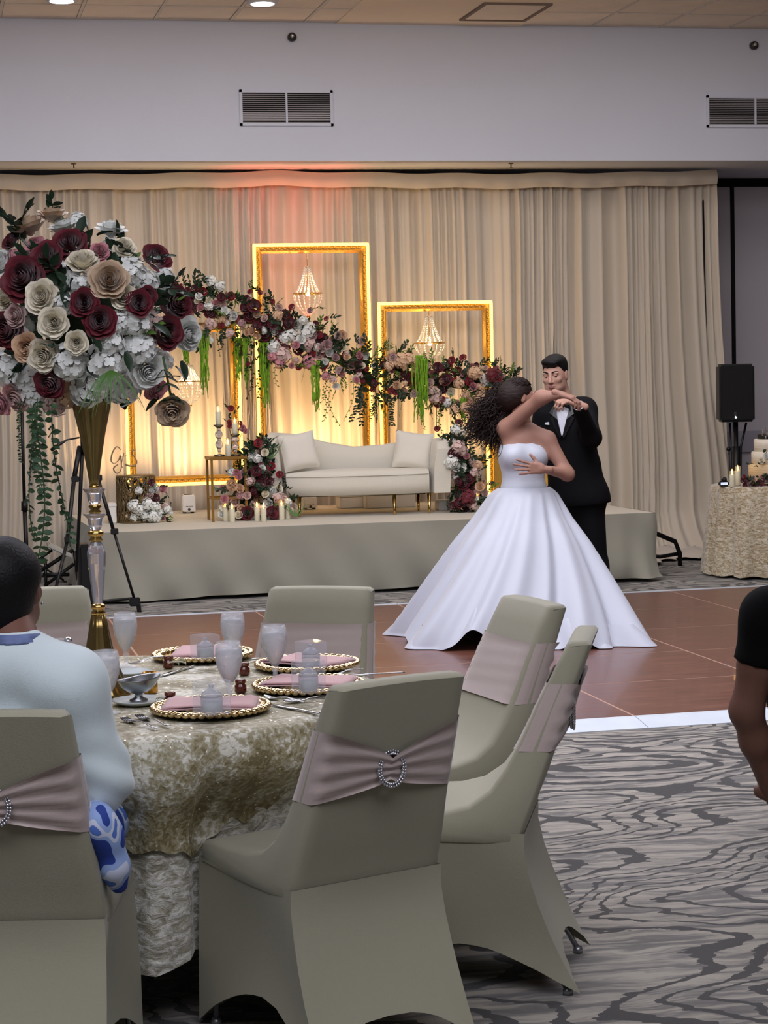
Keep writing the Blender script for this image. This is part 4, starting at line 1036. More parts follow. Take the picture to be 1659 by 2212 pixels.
# ================================================================== lattice pedestal with flowers and metal monogram
p = pz(296, 1139, SZ); PR = (338 - 252) / 2 / FPX * float((p - CP).dot(fh)); PH = (1142 - 1036) / FPX * float((p - CP).dot(fh)); 
p = pz(296, 1128, SZ)
PD = thing('lattice_pedestal', 'gold cut-out lattice cylinder pedestal at the front left of the stage', 'pedestal', p)
lat = mat('lattice_gold', (128, 108, 74), .4, metal=.6)
for z in (0, PH - .018): MB().lathe([(PR, z), (PR + .003, z + .002), (PR + .003, z + .016), (PR, z + .018), (PR - .006, z + .018), (PR - .006, z)], n=40, cap=False).build('rim', lat, PD)
MB().lathe([(PR - .004, PH - .006), (PR - .004, PH - .001), (.001, PH - .001)], n=32, cap=False).build('top_plate', lat, PD)
m = MB(); r2 = random.Random(5)
for k in range(64):
    a = 2 * PI * k / 64 + r2.uniform(-.03, .03); z = .01; pts = []; aa = a; dr = r2.choice((-1, 1))
    for i in range(13):
        pts.append((PR * math.cos(aa), PR * math.sin(aa), z)); z += (PH - .02) / 12; aa += dr * .07 * math.sin(i * 1.1 + k) + r2.uniform(-.05, .05)
    m.tube(pts, .0048, 4)
for k in range(330):
    a = r2.uniform(0, 2 * PI); z = r2.uniform(.02, PH - .03); l = r2.uniform(.02, .04); sg = r2.choice((-1, 1))
    m.tube([(PR * math.cos(a + sg * l / PR * t), PR * math.sin(a + sg * l / PR * t), z + l * (t ** 1.6)) for t in (0, .33, .66, 1)], [.004, .006, .006, .002], 4)
m.build('lattice_scrollwork', lat, PD, kind='stuff')
# metal monogram G, ampersand-like t and S in script, floating above the pedestal on thin pins
mono = mat('monogram_metal', (150, 132, 104), .4, metal=.6)
MG = thing('monogram_sign', 'thin metal script initials G t S above the lattice pedestal', 'sign', (p[0], p[1], SZ + PH))
def stroke(pts_px, w_=.006):
    y = p[1]; P = [py_(x, yy, y) - V3(p[0], p[1], SZ + PH) for x, yy in pts_px]; P = [Vector(tuple(q)) for q in P]
    # catmull-rom
    out = []
    for i in range(len(P) - 1):
        a, b, c, d = P[max(0, i - 1)], P[i], P[i + 1], P[min(len(P) - 1, i + 2)]
        for k in range(5):
            t = k / 5; out.append(.5 * ((2 * b) + (-a + c) * t + (2 * a - 5 * b + 4 * c - d) * t * t + (-a + 3 * b - 3 * c + d) * t ** 3))
    out.append(P[-1]); n = len(out)
    return MB().tube(out, [w_ * (.45 + .55 * abs(math.sin(i / n * 9))) for i in range(n)], 5)
m = stroke([(262, 972), (252, 965), (243, 978), (240, 995), (247, 1001), (256, 994), (260, 984), (262, 1000), (261, 1015), (254, 1022), (247, 1018), (246, 1010), (255, 1003)]); m.build('letter_g', mono, MG)
m = stroke([(268, 978), (265, 990), (262, 1005), (266, 1010)], .004); m.merge(stroke([(258, 988), (274, 984)], .003)); m.build('letter_t', mono, MG)
m = stroke([(294, 974), (288, 972), (285, 980), (291, 988), (296, 998), (290, 1006), (278, 1007), (270, 1003), (282, 1006), (294, 1007)]); m.build('letter_s', mono, MG)
MB().merge(stroke([(254, 1022), (254, 1037)], .002)).merge(stroke([(288, 1006), (288, 1037)], .002)).build('mounting_pin', mono, MG)
# ================================================================== floral arrangements
def filler(t, pts, y, n, codes, r0_, r1_):
    for k in range(n):
        i = rng.randrange(len(pts) - 1); a = pts[i]; b = pts[i + 1]; u = rng.random(); px, py, hw_ = [a[j] * (1 - u) + b[j] * u for j in range(3)]
        an = rng.uniform(0, 2 * PI); rr = hw_ * rng.random() ** .5 * .95; p = py_(px + rr * .5 * math.cos(an), py - rr * math.sin(an), y + rng.uniform(-.07, .02)); s = rng.uniform(r0_, r1_) / FPX * float((p - CP).dot(fh))
        flower(t, rng.choice(codes), p, CAMV + RGT * rng.uniform(-.7, .7) + UP * rng.uniform(-.3, .7), s, 1)
def green_bed(t, pts, y, n, size, lightp=.25, core=None):
    for k in range(n):
        i = rng.randrange(len(pts)); a = pts[i]; b = pts[min(len(pts) - 1, i + 1)]; u = rng.random()
        px, py, hw_ = [a[j] * (1 - u) + b[j] * u for j in range(3)]
        an = rng.uniform(0, 2 * PI); rr = hw_ * rng.random() ** .6; p = py_(px + rr * .5 * math.cos(an), py - rr * math.sin(an), y + rng.uniform(-.08, .08))
        dd = RGT * math.cos(an) * .6 + UP * math.sin(an) + CAMV * rng.uniform(-.3, .8)
        lt = rng.random() < lightp
        put_x('leaf_spray', rng.choice(SPRL if lt else SPR), t, p, dd, size * rng.uniform(.7, 1.25))
G1 = thing('flower_garland', 'long slanting garland of burgundy, blush and white roses across the tall gold frame', 'garland', py_(590, 700, 16.4))
pts1 = [(385, 640, 32), (440, 665, 46), (500, 690, 52), (560, 690, 58), (610, 720, 55), (660, 745, 50), (720, 770, 50), (780, 800, 54), (812, 835, 44)]
m = MB().tube([tuple(Vector(tuple(py_(x, y, 16.43))) - G1.location) for x, y, r in pts1], [.04] * 9, 8); m.build('garland_core', MATS['moss'], G1)
green_bed(G1, pts1, 16.38, 190, .10, .33)
filler(G1, pts1, 16.34, 70, ['R', 'B', 'B', 'W', 'L', 'P', 'HW', 'HL', 'I', 'R'], 6, 11)
arrange(G1, parse("""377,610,6,R 391,617,5,R 540,630,6,R 562,632,6,R 588,652,6,R 630,663,8,R 670,670,7,M 705,688,6,R 405,628,8,B 420,622,8,B 437,630,11,R 455,607,12,HW 475,618,11,HW 430,640,9,W
 452,648,9,I 486,671,10,W 504,682,11,W 466,654,8,P 433,663,9,P 478,642,10,B 499,640,10,R 455,675,14,B 415,655,12,B 410,678,10,R 532,646,9,B 549,660,15,B 540,681,15,B 530,665,12,B 555,678,10,G 571,687,9,L 567,699,13,B 573,723,14,B 580,740,13,B 567,756,11,B
 555,705,12,B 590,700,12,B 585,715,11,B 543,715,10,E 533,718,8,E 556,726,9,E 615,678,12,B 623,697,14,B 608,690,11,B 632,705,9,R 599,681,11,HE 600,698,11,I 592,715,10,W 626,724,16,HW 615,730,12,HW 645,699,13,W 655,692,9,HW 663,714,18,HW 650,732,11,W 666,744,14,HL
 605,737,10,P 615,750,9,P 640,745,9,P 644,753,14,B 591,750,14,HW 611,768,16,HL 603,782,12,HP 590,772,10,HP 630,790,7,P 666,783,14,HP 645,793,7,R 697,788,12,C 713,761,11,W 706,744,13,M 694,752,10,L 688,770,9,L 721,737,11,L 739,726,12,E 730,725,9,L 742,750,8,I 749,771,8,E 776,767,8,P 790,768,10,W
 781,737,10,L 734,801,10,L 770,821,8,P 776,812,8,HL 805,841,7,R 535,786,6,R 478,702,7,R 704,812,9,HP 720,820,8,HL 690,735,12,B 700,728,10,B 760,790,9,L 725,772,9,M 497,720,9,HL 455,700,12,HL 440,712,10,HE 455,735,7,HW 520,700,10,HM 480,690,9,HE 726,835,8,W 675,725,10,M 682,700,8,B"""), 16.38, .16, 1.0, 1, .085, .2)
def hang(t, px, pyt, pyb, y, w_=.05, seed=0):
    p = py_(px, pyt, y); L_ = (pyb - pyt) * float((p - CP).dot(fh)) / FPX; me = ama_mesh(seed, L_, 12, w_)
    o = link('hanging_amaranth', me, t); o.location = tuple(Vector(tuple(p)) - t.location)
hang(G1, 440, 715, 862, 16.3, .035, 1); hang(G1, 514, 730, 830, 16.42, .03, 2); hang(G1, 572, 740, 885, 16.3, .045, 3); hang(G1, 679, 780, 892, 16.3, .042, 4); hang(G1, 400, 730, 790, 16.35, .025, 5); hang(G1, 530, 730, 840, 16.35, .015, 8)
IVY = [vine_mesh(50 + i, 12, .36, leafm, .034, .026, .05) for i in range(2)]; IVL = [vine_mesh(60 + i, 14, .36, leafl, .026, .018, .06, False) for i in range(2)]
def vines(t, lst, y):
    for (px, py, L_, lt) in lst:
        o = link('trailing_vine', rng.choice(IVL if lt else IVY), t); p = py_(px, py, y); o.matrix_local = T(*(Vector(tuple(p)) - t.location)) @ RZ(rng.uniform(0, 6)) @ Matrix.Scale(L_ / .36 / 272, 4)
vines(G1, [(553, 770, 90, 0), (570, 780, 80, 0), (540, 760, 60, 0), (705, 830, 80, 1), (725, 830, 90, 1), (745, 810, 100, 1), (775, 830, 80, 0), (790, 830, 90, 0), (810, 850, 60, 0), (700, 800, 70, 1), (462, 720, 50, 0), (480, 715, 40, 0), (650, 785, 40, 1), (590, 755, 80, 1), (420, 700, 50, 1)], 16.3)
G2 = thing('flower_garland', 'shorter garland of coral, peach and burgundy flowers across the lower right gold frame', 'garland', py_(950, 820, 16.4))
pts2 = [(835, 770, 30), (860, 800, 55), (900, 820, 40), (950, 825, 52), (1000, 830, 58), (1050, 825, 48), (1095, 830, 30)]
m = MB().tube([tuple(Vector(tuple(py_(x, y, 16.43))) - G2.location) for x, y, r in pts2], [.04] * 7, 8); m.build('garland_core', MATS['moss'], G2)
green_bed(G2, pts2, 16.38, 150, .10, .5)
filler(G2, pts2, 16.33, 40, ['E', 'R', 'B', 'P', 'HE', 'L', 'C'], 6, 11)
arrange(G2, parse("""869,781,17,HE 885,775,12,HE 849,772,10,L 855,768,7,R 840,790,10,HE 872,811,13,B 880,824,11,B 857,832,10,E 872,846,10,E 855,847,7,R 845,845,8,R 946,794,12,B 967,793,13,B 962,820,15,B 955,840,12,B 932,811,11,P 929,827,10,L 987,803,11,C 1005,808,11,P 1026,805,14,HE 976,778,8,R 1000,772,8,R 1029,790,7,B 1066,809,16,HB 1075,820,10,HR
 1050,820,13,HW 1060,826,10,W 991,827,11,HE 1014,823,10,R 1023,835,9,P 938,856,16,HL 930,845,10,HL 943,873,8,R 974,847,10,I 1011,868,12,E 1023,877,12,E 1005,880,10,HE 1039,856,13,HE 988,871,10,E 920,790,10,L 965,870,10,HW 980,885,10,HE 1085,815,9,L 1045,880,9,HI 900,800,10,HE 895,850,9,L"""), 16.36, .16, 1.0, 1, .085, .35)
hang(G2, 903, 768, 920, 16.22, .06, 6); hang(G2, 1001, 860, 915, 16.3, .025, 7); hang(G2, 915, 775, 885, 16.2, .03, 9)
vines(G2, [(835, 850, 70, 0), (850, 860, 60, 0), (910, 880, 50, 1), (944, 870, 55, 1), (880, 770, -40, 1), (965, 880, 90, 1), (985, 880, 100, 1), (1000, 890, 100, 1), (860, 850, 50, 1)], 16.28)
p = py_(944, 926, 16.3); put('rose', ROSEL['C'][0], G2, p, CAMV + UP * .3, .03, lab='single crimson rose hanging on a stem')
MB().tube([tuple(Vector(tuple(py_(943, y, 16.3))) - G2.location) for y in (870, 900, 926)], .003, 4).build('rose_stem', stemm, G2)
# column right of the sofa
G3 = thing('flower_column', 'tall cascade of blush, white and burgundy flowers right of the sofa, reaching the stage', 'flower arrangement', pz(1000, 1108, SZ))
y3 = float(G3.location.y) + .12
pts3 = [(985, 920, 22), (990, 960, 32), (995, 1000, 36), (1005, 1040, 36), (1010, 1080, 36), (1010, 1092, 22)]
MB().tube([tuple(Vector(tuple(py_(x, y, y3 + .1))) - G3.location) for x, y, r in pts3], [.05, .07, .08, .09, .09, .08], 8).build('foam_core', MATS['moss'], G3)
green_bed(G3, pts3[:5], y3, 80, .09, .15)
filler(G3, pts3, y3 - .03, 24, ['L', 'B', 'B', 'HW', 'HL', 'M'], 6, 10)
arrange(G3, parse("""984,928,10,HW 998,935,11,HI 970,962,13,M 990,966,14,HL 1000,975,10,HL 980,980,13,B 992,990,10,B 975,998,13,HW 985,1006,14,W 995,1012,12,HW 978,1020,9,HL 1008,985,8,P 1022,998,9,HL 1032,1005,10,HE 1025,1020,9,HL 1000,1045,14,B 1012,1035,12,B 990,1040,9,B
 1000,1065,16,B 1010,1075,16,HB 995,1085,14,B 1008,1092,12,B 980,1092,10,B 1037,1050,11,E 1045,1042,8,E 1030,1060,10,HL 1025,1080,9,HI 1022,1092,9,HL 985,1030,8,HW 1048,1065,8,L 970,1030,7,HI"""), y3 - .02, .13, 1.1, 1, .08, .1)
vines(G3, [(975, 1060, 40, 0), (968, 1070, 30, 0), (1030, 1010, 40, 0)], y3 - .1)
# mound left of the sofa
G4 = thing('flower_mound', 'tapering mound of burgundy, peach and ivory roses on the stage by the sofa\'s left arm', 'flower arrangement', pz(555, 1124, SZ))
y4 = float(G4.location.y) + .16
pts4 = [(560, 965, 12), (560, 985, 24), (555, 1010, 38), (548, 1040, 52), (545, 1070, 68), (550, 1095, 72)]
MB().tube([tuple(Vector(tuple(py_(x, y, y4 + .12))) - G4.location) for x, y, r in pts4], [.03, .05, .08, .12, .16, .17], 8).build('foam_core', MATS['moss'], G4)
green_bed(G4, pts4, y4, 120, .09, .15)
filler(G4, pts4, y4 - .04, 30, ['L', 'E', 'B', 'I', 'P', 'HW'], 6, 10)
arrange(G4, parse("""558,956,10,R 550,979,8,W 572,977,9,I 545,988,9,HW 556,991,9,HW 586,1007,9,R 604,1025,8,R 554,1017,12,B 569,1029,12,B 562,1046,13,B 575,1020,10,HB 566,1011,8,W 511,1021,8,P 526,1020,9,L 516,1029,8,P 500,1020,9,HW 501,1049,14,E 519,1055,10,E 482,1055,8,P 485,1078,10,P 507,1083,12,L 534,1070,9,L 522,1099,11,E 573,1067,9,I
 575,1053,8,W 602,1055,10,I 591,1060,9,W 558,1082,11,E 579,1087,11,W 600,1075,10,HL 612,1077,10,HL 480,1110,10,W 482,1098,9,HI 534,1108,15,B 543,1120,10,HW 528,1116,12,HB 589,1106,14,B 595,1112,12,HB 586,1121,8,W 634,1094,9,L 632,1104,9,HL 622,1085,8,HW 540,1040,9,HL 520,1070,10,HM 548,1060,8,B 583,1040,10,B 600,1090,9,I 548,1092,9,HL 563,1100,9,HE 515,1112,9,I"""), y4 - .04, .16, 1.0, 1, .075, .12)
o = link('grass_tuft', gm, G4); pp = Vector(tuple(pz(640, 1116, SZ + .02))) - G4.location; o.matrix_local = T(*pp) @ RX(PI) @ Matrix.Scale(1.3, 4)
o = link('grass_tuft', gm, G4); pp = Vector(tuple(py_(585, 990, y4 - .1))) - G4.location; o.matrix_local = T(*pp) @ RX(PI) @ Matrix.Scale(1.6, 4)
# posy on the pedestal
G5 = thing('flower_posy', 'cluster of white orchids and burgundy roses fixed to the lattice pedestal', 'flower arrangement', py_(325, 1090, p[1] if 0 else PD.location.y - PR * .6))
y5 = float(G5.location.y)
MB().tube([tuple(Vector(tuple(py_(x, y, y5 + .02))) - G5.location) for x, y in ((320, 1050), (318, 1080), (330, 1110), (325, 1125))], [.03, .04, .04, .02], 8).build('foam_core', MATS['moss'], G5)
arrange(G5, parse("""317,1048,10,W 334,1054,11,W 326,1060,8,W 322,1069,11,L 303,1078,10,B 305,1072,8,B 335,1077,12,B 340,1085,8,B 327,1042,8,B 352,1056,9,P 288,1092,12,HW 300,1100,12,HW 320,1090,13,HW 335,1095,12,HW 310,1112,12,HW 330,1115,12,HW 290,1118,9,HW 345,1110,9,HW 362,1100,8,HW 358,1092,7,HL 352,1118,7,P 368,1108,6,HW 300,1060,8,HW 340,1120,8,HW"""), y5 - .01, .07, .9, 1, .06, .15)
# single rose stems behind the candlesticks
G6 = thing('rose_sprig', 'sprig of small red and pink roses rising behind the candlesticks', 'flower arrangement', (TB.location.x + .05, TB.location.y + .12, tz))
y6 = G6.location.y
m = MB()
for x, yy in ((498, 882), (494, 917), (526, 925)): m.tube([(0, 0, 0), tuple(Vector(tuple(py_((x + 508) / 2, 950, y6))) - G6.location), tuple(Vector(tuple(py_(x, yy, y6))) - G6.location)], .0025, 4)
m.build('rose_stem', stemm, G6)
arrange(G6, parse("499,882,7,R 496,912,6,R 497,920,6,R 519,914,5,R 524,925,8,P 530,931,6,P"), y6, .03, .6, 1, .04, 0)
for x, yy in ((494, 900), (505, 895), (513, 885), (500, 905), (490, 910)): put_x('leaf', BIGLEAF[0], G6, py_(x, yy, y6), RGT * rng.uniform(-1, 1) + UP * .3, .035)
# ================================================================== people: smooth-blended solids turned into one skin
class Sdf:
    def __init__(s): s.p = []
    def cone(s, a, b, ra, rb, k=.02, sub=False): s.p.append(('c', V3(*a), V3(*b), ra, rb, k, sub)); return s
    def ell(s, c, r, R=None, k=.02, sub=False): s.p.append(('e', V3(*c), V3(*r), np.eye(3) if R is None else np.array(R), None, k, sub)); return s
    def chain(s, pts, rs, k=.02):
        for i in range(len(pts) - 1): s.cone(pts[i], pts[i + 1], rs[i], rs[i + 1], k)
        return s
    def grow(s, g, only=None):
        o = Sdf()
        for q in s.p:
            if q[0] == 'c': o.p.append(('c', q[1], q[2], q[3] + g, q[4] + g, q[5], q[6]))
            else: o.p.append(('e', q[1], q[2] + g, q[3], None, q[5], q[6]))
        return o
    def bounds(s):
        lo = np.full(3, 1e9); hi = -lo
        for q in s.p:
            if q[6]: continue
            if q[0] == 'c': r = max(q[3], q[4]); l = np.minimum(q[1], q[2]) - r; h = np.maximum(q[1], q[2]) + r
            else: r = q[2].max(); l = q[1] - r; h = q[1] + r
            lo = np.minimum(lo, l); hi = np.maximum(hi, h)
        return lo, hi
    def mesh(s, h, clip=None):
        lo, hi = s.bounds(); lo = lo - 3 * h; hi = hi + 3 * h
        n = np.ceil((hi - lo) / h).astype(int) + 1
        F_ = np.full(tuple(n), .2, np.float32)
        ax = [lo[i] + h * np.arange(n[i]) for i in range(3)]
        for q in s.p:
            k = q[5]
            if q[0] == 'c': r = max(q[3], q[4]); l = np.minimum(q[1], q[2]) - r; u = np.maximum(q[1], q[2]) + r
            else: r = q[2].max(); l = q[1] - r; u = q[1] + r
            pad = k + 3 * h; i0 = np.maximum(0, np.floor((l - pad - lo) / h).astype(int)); i1 = np.minimum(n, np.ceil((u + pad - lo) / h).astype(int) + 1)
            sl = tuple(slice(i0[j], i1[j]) for j in range(3))
            X = ax[0][sl[0]][:, None, None]; Y = ax[1][sl[1]][None, :, None]; Z = ax[2][sl[2]][None, None, :]
            if q[0] == 'c':
                a, b = q[1], q[2]; d = b - a; L2 = max(1e-12, d.dot(d)); t = np.clip(((X - a[0]) * d[0] + (Y - a[1]) * d[1] + (Z - a[2]) * d[2]) / L2, 0, 1)
                D = np.sqrt((X - a[0] - t * d[0]) ** 2 + (Y - a[1] - t * d[1]) ** 2 + (Z - a[2] - t * d[2]) ** 2) - (q[3] + (q[4] - q[3]) * t)
            else:
                c, r_, R = q[1], q[2], q[3]; x, y, z = X - c[0], Y - c[1], Z - c[2]
                e = [(R[0][i] * x + R[1][i] * y + R[2][i] * z) / r_[i] for i in range(3)]
                k0 = np.sqrt(e[0] ** 2 + e[1] ** 2 + e[2] ** 2); k1 = np.sqrt((e[0] / r_[0]) ** 2 + (e[1] / r_[1]) ** 2 + (e[2] / r_[2]) ** 2) + 1e-9
                D = k0 * (k0 - 1) / k1
            A = F_[sl]
            if q[6]:
                hh = np.clip(.5 - .5 * (A + D) / k, 0, 1); F_[sl] = A * (1 - hh) + (-D) * hh + k * hh * (1 - hh)
            else:
                hh = np.clip(.5 + .5 * (A - D) / k, 0, 1); F_[sl] = A * (1 - hh) + D * hh - k * hh * (1 - hh)
        if clip is not None:
            X, Y, Z = np.meshgrid(*ax, indexing='ij'); F_ = np.maximum(F_, clip(X, Y, Z)).astype(np.float32)
            F_[0], F_[-1], F_[:, 0], F_[:, -1], F_[:, :, 0], F_[:, :, -1] = (.1,) * 6
        return surf_nets(F_, lo, h)
def surf_nets(F_, lo, h):
    S = F_ < 0; nx, ny, nz = F_.shape
    cnt = np.zeros((nx - 1, ny - 1, nz - 1), np.int32); acc = np.zeros((nx - 1, ny - 1, nz - 1, 3), np.float32)
    for axs in range(3):
        sl0 = [slice(None)] * 3; sl1 = [slice(None)] * 3; sl0[axs] = slice(0, -1); sl1[axs] = slice(1, None)
        a, b = F_[tuple(sl0)], F_[tuple(sl1)]; cr_ = (a < 0) != (b < 0)
        t = np.where(cr_, a / np.where(cr_, a - b, 1), 0)
        oth = [i for i in range(3) if i != axs]
        for da in (0, 1):
            for db in (0, 1):
                s_ = [slice(None)] * 3; s_[oth[0]] = slice(da, F_.shape[oth[0]] - 1 + da); s_[oth[1]] = slice(db, F_.shape[oth[1]] - 1 + db)
                c_ = cr_[tuple(s_)]; cnt += c_; tt = t[tuple(s_)]
                acc[..., axs] += np.where(c_, tt, 0); acc[..., oth[0]] += c_ * da; acc[..., oth[1]] += c_ * db
    cells = cnt > 0; idx = -np.ones(cells.shape, np.int64); idx[cells] = np.arange(cells.sum())
    I = np.argwhere(cells); P = (I + acc[cells] / cnt[cells][:, None]) * h + lo
    quads = []
    for axs in range(3):
        sl0 = [slice(None)] * 3; sl1 = [slice(None)] * 3; sl0[axs] = slice(0, -1); sl1[axs] = slice(1, None)
        a, b = S[tuple(sl0)], S[tuple(sl1)]; E_ = np.argwhere(a != b); fl = a[tuple(E_.T)]
        o1, o2 = [(1, 2), (2, 0), (0, 1)][axs]
        ok = (E_[:, o1] > 0) & (E_[:, o2] > 0) & (E_[:, o1] < cells.shape[o1]) & (E_[:, o2] < cells.shape[o2]); E_ = E_[ok]; fl = fl[ok]
        def cell(d1, d2):
            Q = E_.copy(); Q[:, o1] -= d1; Q[:, o2] -= d2; return idx[tuple(Q.T)]
        q = np.stack([cell(1, 1), cell(0, 1), cell(0, 0), cell(1, 0)], 1)
        q[~fl] = q[~fl][:, ::-1]; quads.append(q[(q >= 0).all(1)])
    return P, np.concatenate(quads)
def sdf_obj(parts, name, mats, parent):
    """parts: list of (verts, quads) -> one mesh object; verts in world, stored relative to the parent"""
    V_, Q_, M_ = [], [], []; o = 0
    for i, it in enumerate(parts):
        P, Q = it[0], it[1]; V_.append(P); Q_.append(Q + o); o += len(P); M_ += [it[2] if len(it) > 2 else 0] * len(Q)
    V_ = np.concatenate(V_); Q_ = np.concatenate(Q_)
    base = np.array(parent.location) if parent is not None else V3(0, 0, 0)
    me = bpy.data.meshes.new(name); me.vertices.add(len(V_)); me.vertices.foreach_set('co', (V_ - base).astype(np.float32).ravel())
    me.loops.add(Q_.size); me.loops.foreach_set('vertex_index', Q_.astype(np.int32).ravel()); me.polygons.add(len(Q_)); me.polygons.foreach_set('loop_start', np.arange(0, Q_.size, 4, dtype=np.int32))
    me.polygons.foreach_set('loop_total', np.full(len(Q_), 4, np.int32))
    for m_ in (mats if isinstance(mats, (list, tuple)) else [mats]): me.materials.append(m_)
    me.polygons.foreach_set('material_index', M_); me.polygons.foreach_set('use_smooth', [True] * len(Q_)); me.update(); me.validate()
    return link(name, me, parent)
def frame(fwd, up=(0, 0, 1)):   # columns right, forward, up
    f = V3(*fwd); f /= np.linalg.norm(f); u = V3(*up); r = np.cross(f, u); r /= np.linalg.norm(r); u = np.cross(r, f); return np.stack([r, f, u], 1)
def head_sdf(s, c, R, sc_=1.0, neck=None, nr=.055):
    L = lambda x, y, z: V3(*c) + R @ (V3(x, y, z) * sc_)
    e = lambda p, r, k=.02, sub=False: s.ell(L(*p), V3(*r) * sc_, R, k * sc_, sub)
    e((0, -.018, .030), (.074, .094, .086), .03); e((0, .030, -.030), (.058, .066, .074), .04); e((0, .062, -.088), (.026, .026, .022), .03)
    for sx in (-1, 1):
        e((sx * .036, .030, -.066), (.022, .046, .026), .03); e((sx * .036, .070, -.016), (.024, .022, .020), .02)   # jaw, cheek
        e((sx * .030, .084, .026), (.024, .014, .009), .014)                                                    # brow
        e((sx * .031, .106, .010), (.017, .018, .011), .012, True)                                                # socket
        e((sx * .031, .082, .0135), (.0150, .0135, .0085), .002); e((sx * .031, .082, .0005), (.0150, .0130, .0045), .002)                                                     # eyelid ball
        e((sx * .0745, -.006, -.004), (.009, .019, .031), .008); e((sx * .086, .0, .0), (.006, .010, .016), .005, True)
        e((sx * .010, .100, -.030), (.009, .009, .007), .006)
    s.cone(L(0, .090, .022), L(0, .112, -.024), .007 * sc_, .0115 * sc_, .010 * sc_)
    e((0, .090, -.052), (.023, .010, .0065), .004); e((0, .089, -.064), (.019, .010, .007), .004); e((0, .104, -.058), (.024, .010, .0012), .003, True)
    if neck is not None: s.cone(L(0, -.020, -.050), neck, nr * sc_, nr * 1.05, .03)
    return L
def hand_sdf(wrist, fdir, palm_n, side, curl=.35, sc_=1.0, spread=.10, thumb=.8, k=.006):
    """fdir: towards the fingers; palm_n: out of the palm; side +1: thumb on the left of fdir seen with the palm towards you"""
    s = Sdf(); f = Vector([float(a) for a in fdir]).normalized(); n = Vector([float(a) for a in palm_n]); n = (n - f * n.dot(f)).normalized(); t = n.cross(f) * side   # t towards the thumb
    w_ = Vector([float(a) for a in wrist]); S = sc_
    P = lambda a, b, c: w_ + (f * a + t * b + n * c) * S
    s.cone(P(-.045, 0, 0), P(.01, 0, 0), .0225 * S, .022 * S, .012)
    for b, l in ((.026, .078), (.009, .083), (-.009, .080), (-.026, .073)): s.cone(P(.01, b * .7, 0), P(l, b, -.002), .0145 * S, .0115 * S, .012)
    s.cone(P(.012, .018, .004), P(.045, .034, .008), .015 * S, .0125 * S, .012)
    for i, (b, st, L1) in enumerate(((.027, .080, .044), (.009, .086, .049), (-.009, .083, .045), (-.027, .075, .035))):
        p = P(st, b, -.002); a = (curl * .55 + .1 * i * curl); sd = (1.5 - i) * spread; r = .0088 * S
        for seg, ln in enumerate((L1, L1 * .62, L1 * .5)):
            d = (f * math.cos(a) + n * math.sin(a)).normalized(); d = (d + t * sd * math.cos(a)).normalized(); q = p + d * ln * S
            s.cone(p, q, r, r * .9, k); p = q; r *= .9; a += curl * (1.0 if seg == 0 else .8)
    p = P(.042, .036, .008); d = (f * math.cos(thumb) + t * math.sin(thumb) + n * .25 * (1 + curl)).normalized(); q = p + d * .036 * S; s.cone(p, q, .0115 * S, .010 * S, k)
    d2 = (d + f * .35 + n * .2 * curl).normalized(); s.cone(q, q + d2 * .028 * S, .010 * S, .008 * S, k)
    return s
def skin(name, c): return mat(name, c, .5, spec=.35, bump=.1, bscale=300, var=.04, vscale=12)
eyew = mat('eye_white', (150, 140, 134), .25); eyed = mat('eye_dark', (26, 18, 14), .2); hairb = mat('hair_black', (12, 10, 11), .55, bump=.25, bscale=160, spec=.25); hairn = mat('hair_dark_brown', (36, 24, 22), .6, spec=.3, bump=.6, bscale=90, stretch=(.3, .3, 1))
lipm = mat('lip', (150, 92, 86), .5)
def face_extras(body, L, R, sc_, browm, lip=True, gaze=(0, 0)):
    base = Vector(body.parent.location if body.parent else body.location)
    par = body
    def loc(p): return Vector([float(a) for a in L(*p)]) - base
    for sx in (-1, 1):
        m = MB().sphere(loc((sx * .031, .0815, .0080)), .0126 * sc_, 12, 8); m.build('eye', eyew, par)
        g = MB().sphere(loc((sx * .031 + gaze[0], .0880, .0065 + gaze[1])), .0076 * sc_, 10, 6); g.build('iris', eyed, par)
        b = MB().tube([loc((sx * (.012 + .040 * t), .098 - .022 * t * t, .030 + .006 * math.sin(PI * t * .9))) for t in (0, .25, .5, .75, 1)], [.0035 * sc_, .0045 * sc_, .0042 * sc_, .0035 * sc_, .0012 * sc_], 6); b.build('eyebrow', browm, par)
    if lip:
        b = MB().tube([loc((x, .101 - 9 * x * x, -.053 + abs(x) * -.1)) for x in np.linspace(-.02, .02, 7)], [.001, .003 * sc_, .0036 * sc_, .0032 * sc_, .0036 * sc_, .003 * sc_, .001], 6)
        b.merge(MB().tube([loc((x, .100 - 9 * x * x, -.063 + abs(x) * .1)) for x in np.linspace(-.018, .018, 7)], [.001, .0035 * sc_, .0042 * sc_, .0044 * sc_, .0042 * sc_, .0035 * sc_, .001], 6)); b.build('lips', lipm, par)
def P3(px, py, D): return V3(*[float(a) for a in pd(px, py, D)])
def person(label, loc): return thing('person', label, 'person', loc)
